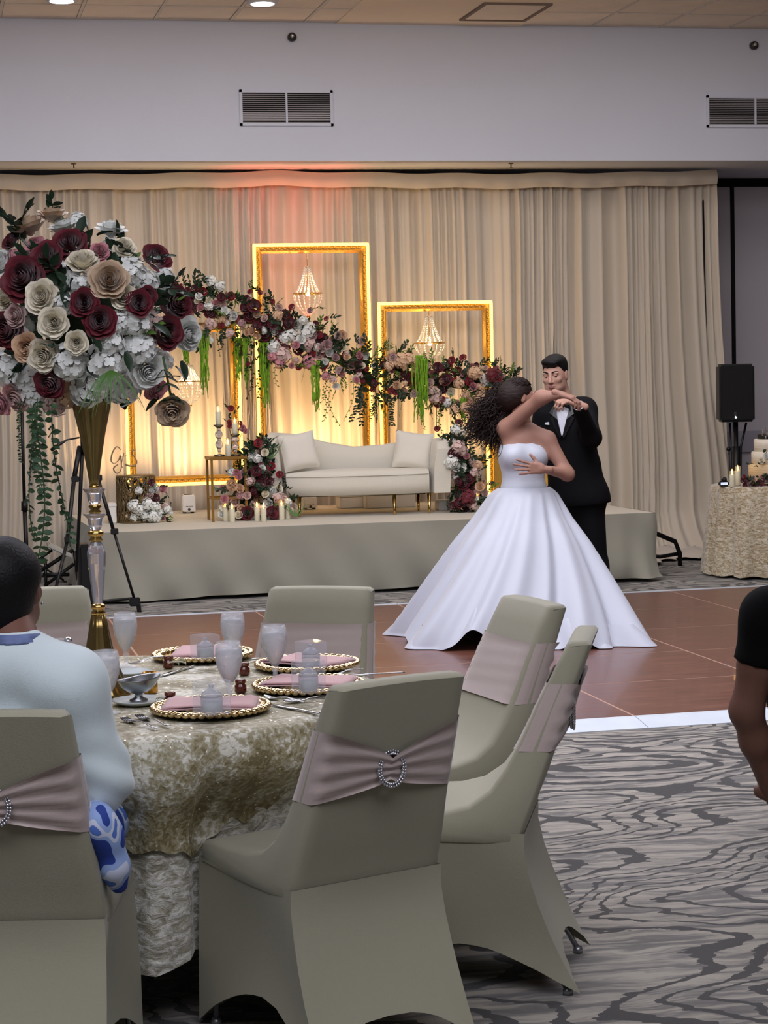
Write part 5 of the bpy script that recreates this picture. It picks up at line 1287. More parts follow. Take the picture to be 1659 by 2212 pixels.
# ------------------------------------------------------------------ groom
DG = 12.85
g_ski = skin('skin_light', (180, 140, 122))
gfeet = pz(1262, 1362, 0)
GR = person('man in a black tuxedo and bow tie dancing behind the white gown', (gfeet[0], gfeet[1], .03))
hc = P3(1199, 811, DG - .02); face_dir = CAMV * 1.0 + RGT * -.42 + UP * -.16; Rg = frame(face_dir, (float(r0[0]) * -.06, float(r0[1]) * -.06, 1))
nb = P3(1221, 872, DG + .04); chest = P3(1226, 935, DG + .05); waist = P3(1240, 1010, DG + .03); pel = P3(1250, 1070, DG + .02)
shL = P3(1263, 884, DG + .02); shR = P3(1180, 893, DG + .05)
elL = P3(1277, 945, DG - .20); wrL = P3(1249, 874, DG - .44)
elR = P3(1152, 965, DG + .10); wrR = P3(1140, 1010, DG - .10)
bodyR = frame(CAMV * 1.0 + RGT * -.35)
def torso(s, ch, wa, pe, R, w_=1.0, fem=False):
    if fem:
        s.ell(ch, (.145 * w_, .095, .15), R, .06); s.ell(wa, (.115 * w_, .085, .12), R, .06); s.ell(pe, (.165 * w_, .115, .13), R, .07)
    else:
        s.ell(ch + V3(0, 0, .02), (.185 * w_, .118, .19), R, .06); s.ell(wa, (.158 * w_, .108, .16), R, .08); s.ell(pe, (.165 * w_, .115, .12), R, .08)
body = Sdf(); torso(body, chest, waist, pel, bodyR)
body.chain([shL, elL, wrL], [.058, .044, .028], .04); body.chain([shR, elR, wrR], [.058, .044, .028], .04); body.cone(nb, shL, .055, .055, .05); body.cone(nb, shR, .055, .055, .05)
hipL = P3(1268, 1085, DG + .02); hipR = P3(1228, 1085, DG + .02); knL = P3(1284, 1225, DG - .02); knR = P3(1222, 1222, DG + .1)
anL = V3(*pz(1300, 1352, .07)); anR = V3(*pz(1225, 1340, .07))
legs = Sdf().chain([hipL, knL, anL], [.088, .062, .042], .05).chain([hipR, knR, anR], [.088, .062, .042], .05)
body.p += legs.p
hd = Sdf(); LG = head_sdf(hd, hc, Rg, 1.0, nb, .058)
hw = (P3(1198, 858, DG - .46) - wrL)
hL = hand_sdf(wrL, hw, V3(*(CAMV * -.2 + UP * -1)), 1, .9, 1.0, .03, .5)
hR = hand_sdf(wrR, V3(*(RGT * -.2 + UP * -1)), V3(*(RGT * .8 + CAMV * .3)), 1, .5, 1.0)
gb = sdf_obj([body.mesh(.012), hd.mesh(.0045), hL.mesh(.0035), hR.mesh(.005)], 'body', g_ski, GR)
face_extras(gb, LG, Rg, 1.0, hairb, gaze=(-.003, -.002))
# hair
hs = Sdf(); e = lambda p, r, k=.012, sub=False: hs.ell(LG(*p), r, Rg, k, sub)
e((0, -.022, .040), (.0785, .0985, .088)); e((.008, .045, .094), (.056, .050, .028), .03); e((-.02, .06, .088), (.035, .035, .018), .02); e((0, -.03, .082), (.066, .072, .042), .03)
e((0, .118, .012), (.078, .062, .070), .008, True); e((0, .05, -.09), (.12, .12, .085), .012, True)
for sx in (-1, 1): e((sx * .05, .085, .02), (.032, .05, .055), .01, True)
sdf_obj([hs.mesh(.0045)], 'hair', hairb, GR)
# jacket
tux = mat('tuxedo_black', (9, 9, 12), .8, spec=.2, bump=.1, bscale=300); satin = mat('satin_black', (11, 11, 15), .35); shirt = mat('shirt_white', (205, 208, 218), .6)
jk = Sdf(); jk.ell(chest + V3(0, 0, .02), (.20, .135, .205), bodyR, .06); jk.ell(waist, (.175, .125, .17), bodyR, .08); jk.ell(pel + V3(0, 0, .02), (.195, .135, .13), bodyR, .08)
jk.ell(pel + V3(0, 0, -.04), (.20, .14, .10), bodyR, .05)
cuffL = wrL + (elL - wrL) * .10
jk.chain([shL + V3(0, 0, -.004), elL, cuffL], [.072, .060, .044], .04); jk.chain([shR, elR, wrR], [.072, .060, .044], .04); jk.cone(nb + V3(0, 0, -.035), shL + V3(0, 0, .0), .060, .068, .05); jk.cone(nb + V3(0, 0, -.035), shR, .060, .068, .05)
hemz = pel[2] - .065
fdx, fdy = float(bodyR[0][1]), float(bodyR[1][1])
def clipj(X, Y, Z):   # hem
    side = (X - pel[0]) * float(r0[0]) + (Y - pel[1]) * float(r0[1])
    return (hemz + .10 * side * 1.0 - Z)
sdf_obj([jk.mesh(.010, clipj)], 'jacket', tux, GR)
tr = legs.grow(.022); tr.ell(pel + V3(0, 0, -.01), (.18, .128, .11), bodyR, .06)
sdf_obj([tr.mesh(.012, lambda X, Y, Z: .06 - Z)], 'trousers', tux, GR)
for an, nm in ((anL, 0), (anR, 1)):
    s = Sdf(); fd = V3(*(CAMV * 1 + RGT * (-.2))); fd /= np.linalg.norm(fd); s.ell(an + fd * .07 + V3(0, 0, -.035), (.045, .135, .035), frame(fd), .03); s.cone(an, an + V3(0, 0, -.03), .045, .042, .03)
    sdf_obj([s.mesh(.008, lambda X, Y, Z: .004 - Z)], 'shoe', satin, GR)
# shirt front, lapels, bow tie, cuff : local frame on the chest front
def onchest(u, v_, off=0):   # u right(viewer), v up from chest centre, on the jacket front surface
    R = bodyR; x = u; z = v_; yy = math.sqrt(max(.02, 1 - (x / .205) ** 2 - ((z - .02) / .26) ** 2)) * .138 + off
    return Vector([float(a) for a in chest + R @ V3(x, yy, z)]) - GR.location
def patch(poly, off, nm, m_, par=GR, thick=.004):
    m = MB(); k = len(poly); top = [onchest(u, v_, off + thick) for u, v_ in poly]; bot = [onchest(u, v_, off - .02) for u, v_ in poly]
    m.add(top + bot, [tuple(range(k)), tuple(range(2 * k - 1, k - 1, -1))] + [(i, k + i, k + (i + 1) % k, (i + 1) % k) for i in range(k)]); return m.build(nm, m_, par, smooth=False)
patch([(-.05, .175), (.045, .175), (.03, .10), (.004, -.01), (-.004, -.01), (-.035, .10)], .004, 'shirt_front', shirt)
patch([(-.050, .19), (-.086, .13), (-.062, .115), (-.078, .095), (-.012, -.03), (-.004, -.015), (-.03, .09)], .010, 'lapel', satin)
patch([(.050, .19), (.086, .13), (.062, .115), (.078, .095), (.012, -.03), (.004, -.015), (.028, .09)], .010, 'lapel', satin)
m = MB(); c = onchest(-.004, .178, .03)
for sx in (-1, 1):
    rows = []
    for t in (0, .5, 1):
        w_ = .006 + .018 * t; cx = [Vector([float(q) for q in bodyR @ V3(sx * (.006 + .045 * t), .01 + .004 * t, w_ * z_)]) + c for z_ in (-1, 0, 1)]
        rows.append(cx)
    m.grid(rows)
m.sphere(c, .012, 8, 6); m.build('bow_tie', satin, GR, solid=.01)
cf = MB(); a_ = Vector([float(q) for q in wrL]) - GR.location; d_ = Vector([float(q) for q in (elL - wrL)]).normalized()
cf.tube([a_ + d_ * .004, a_ + d_ * .012, a_ + d_ * .035], [.034, .037, .037], 20); cf.build('shirt_cuff', shirt, GR)
# pocket square
patch([(.085, .055), (.115, .058), (.112, .070), (.088, .074)], .008, 'pocket_square', shirt)
# shirt collar
m = MB(); nn = Vector([float(q) for q in nb]) - GR.location
for sx in (-1, 1):
    q0 = Vector([float(q) for q in bodyR @ V3(sx * .055, .02, .015)]) + nn; q1 = Vector([float(q) for q in bodyR @ V3(sx * .012, .075, -.015)]) + nn; q2 = Vector([float(q) for q in bodyR @ V3(sx * .035, .078, -.045)]) + nn; q3 = Vector([float(q) for q in bodyR @ V3(sx * .066, .03, -.03)]) + nn
    m.add([q0, q1, q2, q3], [(0, 1, 2, 3)])
m.build('shirt_collar', shirt, GR, solid=.004)
# ------------------------------------------------------------------ bride
DB = 12.2
b_ski = skin('skin_tan', (156, 117, 101))
bfoot = pz(1120, 1385, 0)
BRD = person('woman in a strapless white ball gown dancing, long dark curls flying out behind her', (bfoot[0], bfoot[1], .0))
bR = frame(CAMV * 1.0 + RGT * .12)
bh = P3(1124, 858, DB + .02); RB = frame(CAMV * -.25 + RGT * 1.0 + UP * -.05, (-.1, 0, 1)); bnb = P3(1134, 926, DB + .02)
bch = P3(1130, 985, DB + .03); bwa = P3(1131, 1040, DB + .03); bpe = P3(1130, 1095, DB + .04)
bsR = P3(1093, 925, DB + .0); beR = P3(1170, 858, DB - .16); bwR = P3(1212, 852, DB - .22)
bsL = P3(1182, 950, DB + .0); beL = P3(1226, 1024, DB - .06); bwL = P3(1173, 1013, DB - .19)
body = Sdf(); torso(body, bch, bwa, bpe, bR, 1.0, True)
body.ell(P3(1130, 945, DB + .03), (.13, .075, .07), bR, .06)
for sx in (-1, 1): body.ell(bch + bR @ V3(sx * .068, .060, .0), (.066, .058, .062), bR, .04)
body.chain([bsR, beR, bwR], [.050, .038, .023], .04); body.chain([bsL, beL, bwL], [.050, .038, .023], .035); body.cone(bnb, bsR, .042, .045, .04); body.cone(bnb, bsL, .042, .045, .04)
for sx in (-1, 1): body.chain([bpe + bR @ V3(sx * .08, 0, -.08), bpe + bR @ V3(sx * .09, .02, -.42), V3(bpe[0], bpe[1], .08) + bR @ V3(sx * .09, 0, 0)], [.085, .055, .036], .04)
hd = Sdf(); LB = head_sdf(hd, bh, RB, .93, bnb, .046)
hr = hand_sdf(bwR, V3(*(RGT * 1 + UP * -.35 + CAMV * .1)), V3(*(UP * -1 + CAMV * -.2)), -1, .6, .88, .04, .5)
hl = hand_sdf(bwL, V3(*(RGT * -1 + UP * .10 + CAMV * .18)), V3(*(CAMV * -1)), 1, .10, .95, .14, .95)
bb = sdf_obj([body.mesh(.011), hd.mesh(.0045), hr.mesh(.0035), hl.mesh(.003)], 'body', b_ski, BRD)
face_extras(bb, LB, RB, .93, hairn)
nail = mat('nail_pale', (226, 214, 214), .2)
# gown: bodice
satw = mat('gown_satin', (188, 193, 205), .38, sheen=.3, bump=.06, bscale=400)
bo = Sdf(); bo.ell(bch, (.153, .104, .158), bR, .05); bo.ell(bwa, (.128, .096, .13), bR, .05); bo.ell(bwa + V3(0, 0, -.07), (.145, .11, .08), bR, .05)
for sx in (-1, 1): bo.ell(bch + bR @ V3(sx * .068, .064, .0), (.070, .062, .066), bR, .04)
ztop = bch[2] + .085
def clipb(X, Y, Z):
    sx = (X - bch[0]) * bR[0][0] + (Y - bch[1]) * bR[1][0]; fy = (X - bch[0]) * bR[0][1] + (Y - bch[1]) * bR[1][1]
    top = ztop + .012 * np.cos(sx * 38) - .03 * np.clip(-fy / .1, 0, 1) + .010 * sx / .15
    return np.maximum(Z - top, (bwa[2] - .075) - Z)
sdf_obj([bo.mesh(.0075, clipb)], 'bodice', satw, BRD)
# gown: skirt
wc = P3(1132, 1052, DB + .03); hemc = V3(*pd(1109, 1372, DB + .02)); hemc[2] = 0
prof = [(1.02, .135), (.97, .132), (.936, .146), (.90, .200), (.75, .290), (.603, .397), (.42, .514), (.225, .640), (.10, .720), (.0, .780)]
nA = 260; rows = []; rs_ = random.Random(4)
ridges = [(rs_.uniform(0, 2 * PI), rs_.uniform(.06, .16), rs_.uniform(.4, 1)) for _ in range(17)]
def hemlift(a): return .012 + .075 * max(0, math.sin(a * 3 + .6)) ** 2 + .07 * max(0, math.sin(a * 7 + 2.0)) ** 3
nz_ = 46
for j in range(nz_ + 1):
    t = j / nz_; z = wc[2] * (1 - t) + .0 * t; R_ = float(np.interp(-z, [-p[0] for p in prof], [p[1] for p in prof])); cx = wc * (1 - t ** .8) + hemc * t ** .8; row = []
    for i in range(nA):
        a = 2 * PI * i / nA; aa = a + .35 * t    # twist of the spin
        f = 0
        for c0, w_, h_ in ridges:
            d = (aa - c0 + PI) % (2 * PI) - PI; f += h_ * math.exp(-(d / w_) ** 2)
        f2 = .018 * math.sin(aa * 11 + 2 * math.sin(aa * 2)) + .010 * math.sin(aa * 23 + 1)
        rr = R_ * (1 + t ** .5 * (.17 * (f - .9) + 1.4 * f2) + (t > .9) * 0)
        lf = hemlift(aa) * (.35 + .65 * (t > 0)); zz = lf + z * (wc[2] - lf) / wc[2]
        flare = 1 + .03 * t ** 10 * math.sin(aa * 9)
        x = cx[0] + rr * flare * math.cos(a); y = cx[1] + rr * flare * .98 * math.sin(a)
        row.append((x - BRD.location.x, y - BRD.location.y, max(zz, .031)))
    rows.append(row)
inner = [[(p[0], p[1], p[2]) for p in rows[-1]]]
inner.append([(p[0] * .84 + .16 * (hemc[0] - BRD.location.x), p[1] * .84 + .16 * (hemc[1] - BRD.location.y), p[2] + .12) for p in rows[-1]])
SKO = MB().grid(rows, closed_u=True, flip=True).grid(inner, closed_u=True, flip=True).build('skirt', satw, BRD)
for px, py in ((1113, 992), (1108, 1003), (1110, 1012), (1117, 1019)): pass
# hair: cap + flying curls
hs = Sdf(); e = lambda p, r, k=.012, sub=False: hs.ell(LB(*p), V3(*r) * .93, RB, k, sub)
e((0, -.024, .036), (.082, .100, .090)); e((0, .118, -.005), (.076, .060, .080), .01, True); e((0, .04, -.11), (.10, .08, .055), .012, True)
for sx in (-1, 1): e((sx * .088, .012, -.016), (.03, .032, .042), .008, True)
hs.cone(LB(0, -.07, .0), P3(1082, 885, DB + .12), .075, .07, .05); hs.cone(P3(1082, 885, DB + .12), P3(1048, 928, DB + .10), .075, .060, .04)
sdf_obj([hs.mesh(.007)], 'hair_crown', hairn, BRD)
r3 = random.Random(21); m = MB()
for k in range(760):
    sx, sy = r3.uniform(1074, 1134), r3.uniform(824, 888); D0 = DB + r3.uniform(.02, .16)
    ex = r3.uniform(998, 1080); ey = interp(ex, [998, 1030, 1060, 1080], [920, 935, 950, 965]) + r3.uniform(-45, 34)
    if r3.random() < .25: ex, ey = r3.uniform(1030, 1070), r3.uniform(870, 920)
    mx_, my_ = (sx + ex) / 2 + r3.uniform(-12, 8), (sy + ey) / 2 - r3.uniform(-6, 12)
    pts = []; ph = r3.uniform(0, 6); fr_ = r3.uniform(14, 26); am = r3.uniform(.006, .016)
    a, b, c = P3(sx, sy, D0), P3(mx_, my_, D0 + r3.uniform(-.05, .05)), P3(ex, ey, D0 + r3.uniform(-.10, .08))
    for i in range(23):
        t = i / 22; p = a * (1 - t) ** 2 + b * 2 * t * (1 - t) + c * t * t; q = am * min(1, t * 3)
        pts.append(tuple(p + V3(*(RGT * math.sin(ph + t * fr_) * q + UP * math.cos(ph + t * fr_) * q + CAMV * math.sin(ph * 2 + t * fr_) * q)) - V3(*BRD.location)))
    m.tube(pts, [.0032 * (1 - .6 * (i / 22) ** 2) for i in range(23)], 4)
for k in range(130):
    x0 = .074 * math.sin(r3.uniform(-1.45, 1.45)); a0 = r3.uniform(.45, 1.2); ph = r3.uniform(0, 6); pts = []; w0 = math.sqrt(max(.02, 1 - (x0 / .082) ** 2))
    for i in range(20):
        t = i / 19; a = a0 + (3.15 - a0) * t; q = .005 * math.sin(ph + t * 17)
        pts.append(tuple(LB(x0 + q, (-.024 + .101 * w0 * math.cos(a)) + .004 * math.cos(ph + t * 13), .036 + (.091 * w0 + .0015) * math.sin(a) + q * .4) - V3(*BRD.location)))
    m.tube(pts, .0026, 4)
m.build('flying_curls', hairn, BRD, kind='stuff')
# ------------------------------------------------------------------ seated guest in pale blue
DL = 4.66
l_ski = skin('skin_deep', (112, 76, 62))
ch_l = [o for o in bpy.data.objects if o.name.startswith('banquet_chair') and 'seated guest' in o.get('label', '')][0]
LA = person('seated guest at lower left seen from behind, pale blue knit cardigan and short black hair', (ch_l.location.x, ch_l.location.y, 0))
fL = Vector((-math.sin(ch_l.rotation_euler.z), math.cos(ch_l.rotation_euler.z), 0)); rL = Vector((fL.y, -fL.x, 0)); lR = frame(fL)
cz = Vector((ch_l.location.x, ch_l.location.y, 0))
def LP(x, y, z): return V3(*(cz + rL * x + fL * y + Vector((0, 0, z))))
hcl = P3(14, 1272, 4.64); RL_ = frame(fL * 1.0 + rL * .16, (0, 0, 1)); lnb = P3(35, 1400, 4.56)
lch = LP(-.005, -.10, .86); lwa = LP(-.005, -.08, .68); lpe = LP(0, -.03, .575)
lsR = P3(150, 1478, 4.55); lsL = P3(-150, 1480, 4.55); leR = P3(208, 1680, 4.60); leL = P3(-235, 1690, 4.60)
lwR = P3(185, 1690, 4.88); lwL = P3(-160, 1680, 4.90)
body = Sdf(); body.ell(lch, (.175, .115, .17), lR, .06); body.ell(lwa, (.155, .115, .14), lR, .08); body.ell(lpe, (.17, .13, .09), lR, .06)
body.chain([lsR, leR, lwR], [.058, .048, .030], .04); body.chain([lsL, leL, lwL], [.058, .048, .030], .04); body.cone(lnb + V3(0, 0, -.05), lsR, .045, .058, .04); body.cone(lnb + V3(0, 0, -.05), lsL, .045, .058, .04)
for sx in (-1, 1): body.chain([LP(sx * .09, .0, .565), LP(sx * .12, .38, .56), LP(sx * .12, .42, .10)], [.085, .062, .042], .05); body.ell(LP(sx * .12, .48, .04), (.04, .11, .035), lR, .03)
hd = Sdf(); LLd = head_sdf(hd, hcl, RL_, .98, lnb, .056)
hRr = hand_sdf(lwR, V3(*(fL * 1.0 + rL * -.5)), V3(0, 0, -1), -1, .4, .92); hLl = hand_sdf(lwL, V3(*(fL * 1.0 + rL * .5)), V3(0, 0, -1), 1, .4, .92)
lb = sdf_obj([body.mesh(.012), hd.mesh(.0045), hRr.mesh(.005), hLl.mesh(.005)], 'body', l_ski, LA)
face_extras(lb, LLd, RL_, .98, hairb)
hs = Sdf(); e = lambda p, r, k=.012, sub=False: hs.ell(LLd(*p), r, RL_, k, sub)
e((0, -.028, .028), (.089, .105, .097)); e((0, -.05, -.045), (.066, .072, .080), .03); e((0, .105, -.012), (.078, .062, .088), .01, True)
for sx in (-1, 1): e((sx * .086, .005, -.018), (.024, .028, .044), .01, True)
sdf_obj([hs.mesh(.005)], 'hair', hairb, LA)
knit = mat('cardigan_knit', (206, 220, 222), .9, sheen=.4, bump=.18, bscale=420, bdist=.004)
ck = Sdf(); ck.ell(lch, (.20, .135, .19), lR, .07); ck.ell(lwa, (.185, .14, .16), lR, .08); ck.ell(lpe + V3(0, 0, .03), (.195, .15, .10), lR, .07)
ck.chain([lsR, leR, leR + (lwR - leR) * .75], [.078, .074, .052], .05); ck.chain([lsL, leL, leL + (lwL - leL) * .75], [.078, .074, .052], .05); ck.cone(lnb + V3(0, 0, -.03), lsR, .070, .078, .05); ck.cone(lnb + V3(0, 0, -.03), lsL, .070, .078, .05)
mid_ = (lsR + leR) / 2
P_, Q_ = ck.mesh(.009)
# knit folds near the elbow
d_ = (P_ - leR); w_ = np.exp(-(np.linalg.norm(d_, axis=1) / .13) ** 2)[:, None]; P_ = P_ + w_ * .006 * np.sin((P_ @ V3(30, 20, 75)) * 1.0)[:, None] * (d_ / (np.linalg.norm(d_, axis=1)[:, None] + 1e-6))
sdf_obj([(P_, Q_)], 'cardigan', knit, LA)
cl = Sdf(); cl.ell(lnb + V3(0, 0, .030), (.062, .064, .010), None, .01); cl.ell(lnb + V3(0, 0, .018), (.070, .072, .010), None, .01)
sdf_obj([cl.mesh(.006)], 'blouse_collar', mat('blouse_blue', (96, 110, 150), .7, var=.35, vscale=30), LA)
flo = mat('floral_skirt', (120, 150, 210), .75)
N, L, B = nodes_of(flo); tc = N.new('ShaderNodeTexCoord'); n1 = N.new('ShaderNodeTexNoise'); n1.inputs['Scale'].default_value = 13; n1.inputs['Detail'].default_value = 1; L.new(tc.outputs['Object'], n1.inputs['Vector'])
rp = ramp(N, [(.42, (40, 66, 150)), (.47, (150, 176, 226)), (.56, (206, 216, 236)), (.62, (84, 120, 200))]); rp.color_ramp.interpolation = 'CONSTANT'; L.new(n1.outputs['Fac'], rp.inputs[0]); L.new(rp.outputs[0], B.inputs['Base Color'])
sk = Sdf(); sk.ell(lpe, (.20, .15, .10), lR, .06)
for sx in (-1, 1): sk.chain([LP(sx * .10, .0, .565), LP(sx * .13, .36, .56), LP(sx * .14, .44, .22)], [.10, .085, .08], .06)
rc = [P3(205, 1775, 4.50), P3(228, 1810, 4.52), P3(245, 1870, 4.54), P3(256, 1910, 4.56)]
sk.chain(rc, [.035, .036, .032, .022], .03); sk.chain([lpe + V3(*(rL * .13)), rc[0]], [.07, .04], .04)
sdf_obj([sk.mesh(.009)], 'skirt', flo, LA)
MB().sphere(tuple(Vector(tuple(LLd(.087, -.002, -.034))) - LA.location), .0035, 8, 6).build('earring', rhine, LA)
# ------------------------------------------------------------------ man at the right edge
DM = 6.0
m_ski = skin('skin_brown', (104, 72, 60))
ms = P3(1662, 1330, DM); me_ = P3(1612, 1535, DM + .02); mw = P3(1672, 1722, DM + .12)
rt = V3(*RGT); fwv = V3(*(-CAMV)); rt[2] = 0; fwv[2] = 0
mR = frame(rt * 1.0 + fwv * .25)
mnb = ms + rt * .16 + fwv * .19 + V3(0, 0, .09); mch = ms + rt * .15 + fwv * .19 + V3(0, 0, -.12); mwa = ms + rt * .19 + fwv * .19 + V3(0, 0, -.30); mpe = ms + rt * .24 + fwv * .19; mpe[2] = .36
MN = person('man in a black t-shirt crouching at the right edge, his bare arm in view', (mpe[0], mpe[1], 0))
ms2 = ms + rt * .30 + fwv * .34 + V3(0, 0, -.04); me2 = ms2 + rt * .10 + V3(0, 0, -.27); mw2 = me2 + rt * .22 + V3(0, 0, .04)
body = Sdf(); body.ell(mch, (.18, .12, .19), mR, .06); body.ell(mwa, (.165, .125, .16), mR, .08); body.ell(mpe, (.175, .13, .09), mR, .06)
body.chain([ms, (ms + me_) / 2, me_, (me_ * .65 + mw * .35), mw], [.062, .056, .047, .046, .030], .03); body.chain([ms2, me2, mw2], [.06, .046, .03], .04); body.cone(mnb, ms, .055, .06, .06); body.cone(mnb, ms2, .055, .06, .06)
mf = mR @ V3(0, 1, 0); ml = mR @ V3(1, 0, 0)
for sx in (-1, 1): kn_ = V3(*(mpe + ml * sx * .16 + mf * .38 + V3(0, 0, .12))); an2 = V3(*(mpe + ml * sx * .15 + mf * .14)); an2[2] = .08; body.chain([mpe + ml * sx * .09, kn_, an2], [.085, .065, .045], .05); body.ell(an2 + mf * .07 + V3(0, 0, -.04), (.045, .12, .036), mR, .03)
hd = Sdf(); mh = mnb + V3(0, 0, .17); LM = head_sdf(hd, mh, mR, 1.0, mnb, .06)
h1 = hand_sdf(mw, V3(*(rt * .8 + V3(0, 0, -.4))), V3(*fwv), -1, .5, 1.0); h2 = hand_sdf(mw2, V3(*rt), V3(0, 0, -1), 1, .4, 1)
mb = sdf_obj([body.mesh(.012), hd.mesh(.006), h1.mesh(.005), h2.mesh(.006)], 'body', m_ski, MN); face_extras(mb, LM, mR, 1, hairb)
tee = mat('black_tshirt', (8, 8, 9), .95, spec=.15, bump=.1, bscale=200)
ts = Sdf(); ts.ell(mch, (.20, .14, .21), mR, .06); ts.ell(mwa, (.19, .145, .18), mR, .08); ts.ell(mpe + V3(0, 0, .03), (.195, .15, .09), mR, .06)
sl = ms * .36 + me_ * .64
ts.cone(ms, sl, .076, .072, .04); ts.cone(ms2, (ms2 * .45 + me2 * .55), .076, .07, .04); ts.cone(mnb + V3(0, 0, -.06), ms, .064, .074, .06); ts.cone(mnb + V3(0, 0, -.06), ms2, .064, .074, .06)
dn_ = (me_ - ms) / np.linalg.norm(me_ - ms)
def clips(X, Y, Z):
    q = (X - ms[0]) * dn_[0] + (Y - ms[1]) * dn_[1] + (Z - ms[2]) * dn_[2]; near = (((X - ms[0]) * rt[0] + (Y - ms[1]) * rt[1]) < .07) & (((X - ms[0]) * fwv[0] + (Y - ms[1]) * fwv[1]) < .085)
    return np.where(near, q - .150, -1)
sdf_obj([ts.mesh(.010, clips)], 't_shirt', tee, MN)
hs = Sdf(); e = lambda p, r, k=.012, sub=False: hs.ell(LM(*p), r, mR, k, sub)
e((0, -.022, .034), (.079, .099, .089)); e((0, .118, .0), (.078, .062, .080), .008, True); e((0, .05, -.09), (.12, .12, .085), .012, True)
sdf_obj([hs.mesh(.006)], 'hair', hairb, MN)
pn = Sdf()
for sx in (-1, 1): kn_ = V3(*(mpe + ml * sx * .16 + mf * .38 + V3(0, 0, .12))); an2 = V3(*(mpe + ml * sx * .15 + mf * .14)); an2[2] = .13; pn.chain([mpe + ml * sx * .09, kn_, an2], [.10, .08, .062], .05)
for sx in (-1, 1):
    s = Sdf(); s.ell(V3(*(mpe + ml * sx * .15 + mf * .21))[:3] * V3(1, 1, 0) + V3(0, 0, .045), (.052, .14, .045), mR, .03)
    sdf_obj([s.mesh(.008, lambda X, Y, Z: .003 - Z)], 'shoe', black, MN)
sdf_obj([pn.mesh(.012)], 'trousers', mat('dark_jeans', (28, 30, 38), .85), MN)
# ================================================================== on the round table
ZT = Z_T + .009
def tz_(px, py, z=ZT): return pz(px, py, z)
chm = mat('charger_gold', (224, 198, 148), .18, metal=1, bump=.3, bscale=40)
nap = mat('napkin_pink', (206, 164, 164), .85, bump=.2, bscale=200, sheen=.3)
silver = mat('silver', (196, 198, 202), .16, metal=1); steel = mat('brushed_steel', (150, 154, 158), .3, metal=1)
waterm = mat('iced_water', (250, 251, 255), .14, trans=.55, ior=1.2, bump=.5, bscale=45, spec=.8)
gobm = mat('goblet_glass', (245, 247, 252), .06, alpha=.30, spec=1, bump=.3, bscale=90)
clearp = mat('clear_plastic', (225, 228, 240), .06, alpha=.20, spec=1); frost = mat('candle_jar', (196, 200, 210), .25, alpha=.55); creamw = mat('cream_wax', (214, 214, 206), .6)
ceram = mat('white_ceramic', (196, 204, 204), .2); jam = mat('jam_brown', (92, 34, 18), .25, coat=.5); rib = mat('ribbon_cream', (206, 204, 180), .7)
bead_me = MB().sphere((0, 0, 0), .0105, 7, 5, (1.25, .9, .8)).mesh('rim_bead', chm)
def charger(px, py, label, ang, box=True, R=.155, napw=(.085, .13)):
    p = tz_(px, py); t = thing('charger_plate', label, 'plate', p, 0, 'gold charger plates on the round table')
    MB().lathe([(.09, 0), (R - .03, .003), (R - .008, .010), (R, .011), (R - .004, .014), (R - .03, .008), (.085, .005), (.001, .005)], n=48).build('plate', chm, t)
    b = MB()
    for ring, n, z in ((R - .004, 44, .014), (R - .020, 36, .012)):
        for k in range(n):
            a = 2 * PI * k / n; b.merge(MB().add([tuple(v.co) for v in bead_me.vertices], [tuple(f.vertices) for f in bead_me.polygons]), T(ring * math.cos(a), ring * math.sin(a), z) @ RZ(a + PI / 2))
    b.build('beaded_rim', chm, t, kind='stuff')
    # folded napkin across the plate, its ends hanging over the rim
    rows = []
    hw_, hl = napw
    for layer, (s_, z0) in enumerate(((1, .020), (.94, .026))):
        rows = []
        for j in range(13):
            v = -1 + j / 6; row = []
            for i in range(7):
                u = -1 + i / 3; z = z0 + .002 * math.sin(u * 5 + v * 3) - (.010 * max(0, abs(v) - .85) / .15) * .6
                row.append((u * hw_ * s_, v * hl * s_, z))
            rows.append(row)
        o = MB().grid(rows)
        if layer == 0: N_ = o
        else: N_.merge(o)
    n = N_.build('napkin', nap, None, solid=.004); n.location = tuple(p); n.rotation_euler = (0, 0, ang)
    tag(n, label.replace('gold beaded charger plate', 'folded pink napkin lying on the charger').replace('gold charger plate', 'folded pink napkin on the charger'), 'napkin', 'pink napkins')
    return p
charger(455, 1537, 'gold beaded charger plate nearest the camera', 1.35)
charger(667, 1488, 'gold beaded charger plate tucked behind the nearest empty chair', 1.1)
charger(664, 1442, 'gold beaded charger plate farthest right, below the far chair', .7)
charger(438, 1421, 'gold beaded charger plate at the far edge of the table', -.3)
def favor(px, py, h, w_, label):
    p = tz_(px, py, ZT + .03); t = thing('favor_box', label, 'box', p, .35, 'clear favor boxes with candles')
    MB().bbox((-w_, -w_, 0), (w_, w_, h), .002).build('clear_box', clearp, t, smooth=False)
    MB().lathe([(w_ * .72, .003), (w_ * .78, .006), (w_ * .78, h * .48), (w_ * .74, h * .5)], n=20).build('candle_jar', frost, t)
    MB().lathe([(w_ * .68, .006), (w_ * .68, h * .36), (.001, h * .36)], n=20).build('candle_wax', creamw, t)
    MB().lathe([(w_ * .78, h * .5), (w_ * .70, h * .6), (w_ * .25, h * .74), (w_ * .14, h * .76), (w_ * .2, h * .84), (w_ * .16, h * .88), (.001, h * .88)], n=20).build('jar_lid', frost, t)
favor(458, 1541, .085, .036, 'clear favor box with a candle, on the plate nearest the camera')
favor(667, 1494, .085, .034, 'clear favor box with a candle, on the plate behind the nearest empty chair')
favor(672, 1440, .075, .034, 'clear favor box glinting orange, on the farthest right plate')
favor(444, 1422, .072, .034, 'clear favor box with a candle, on the plate at the far edge')
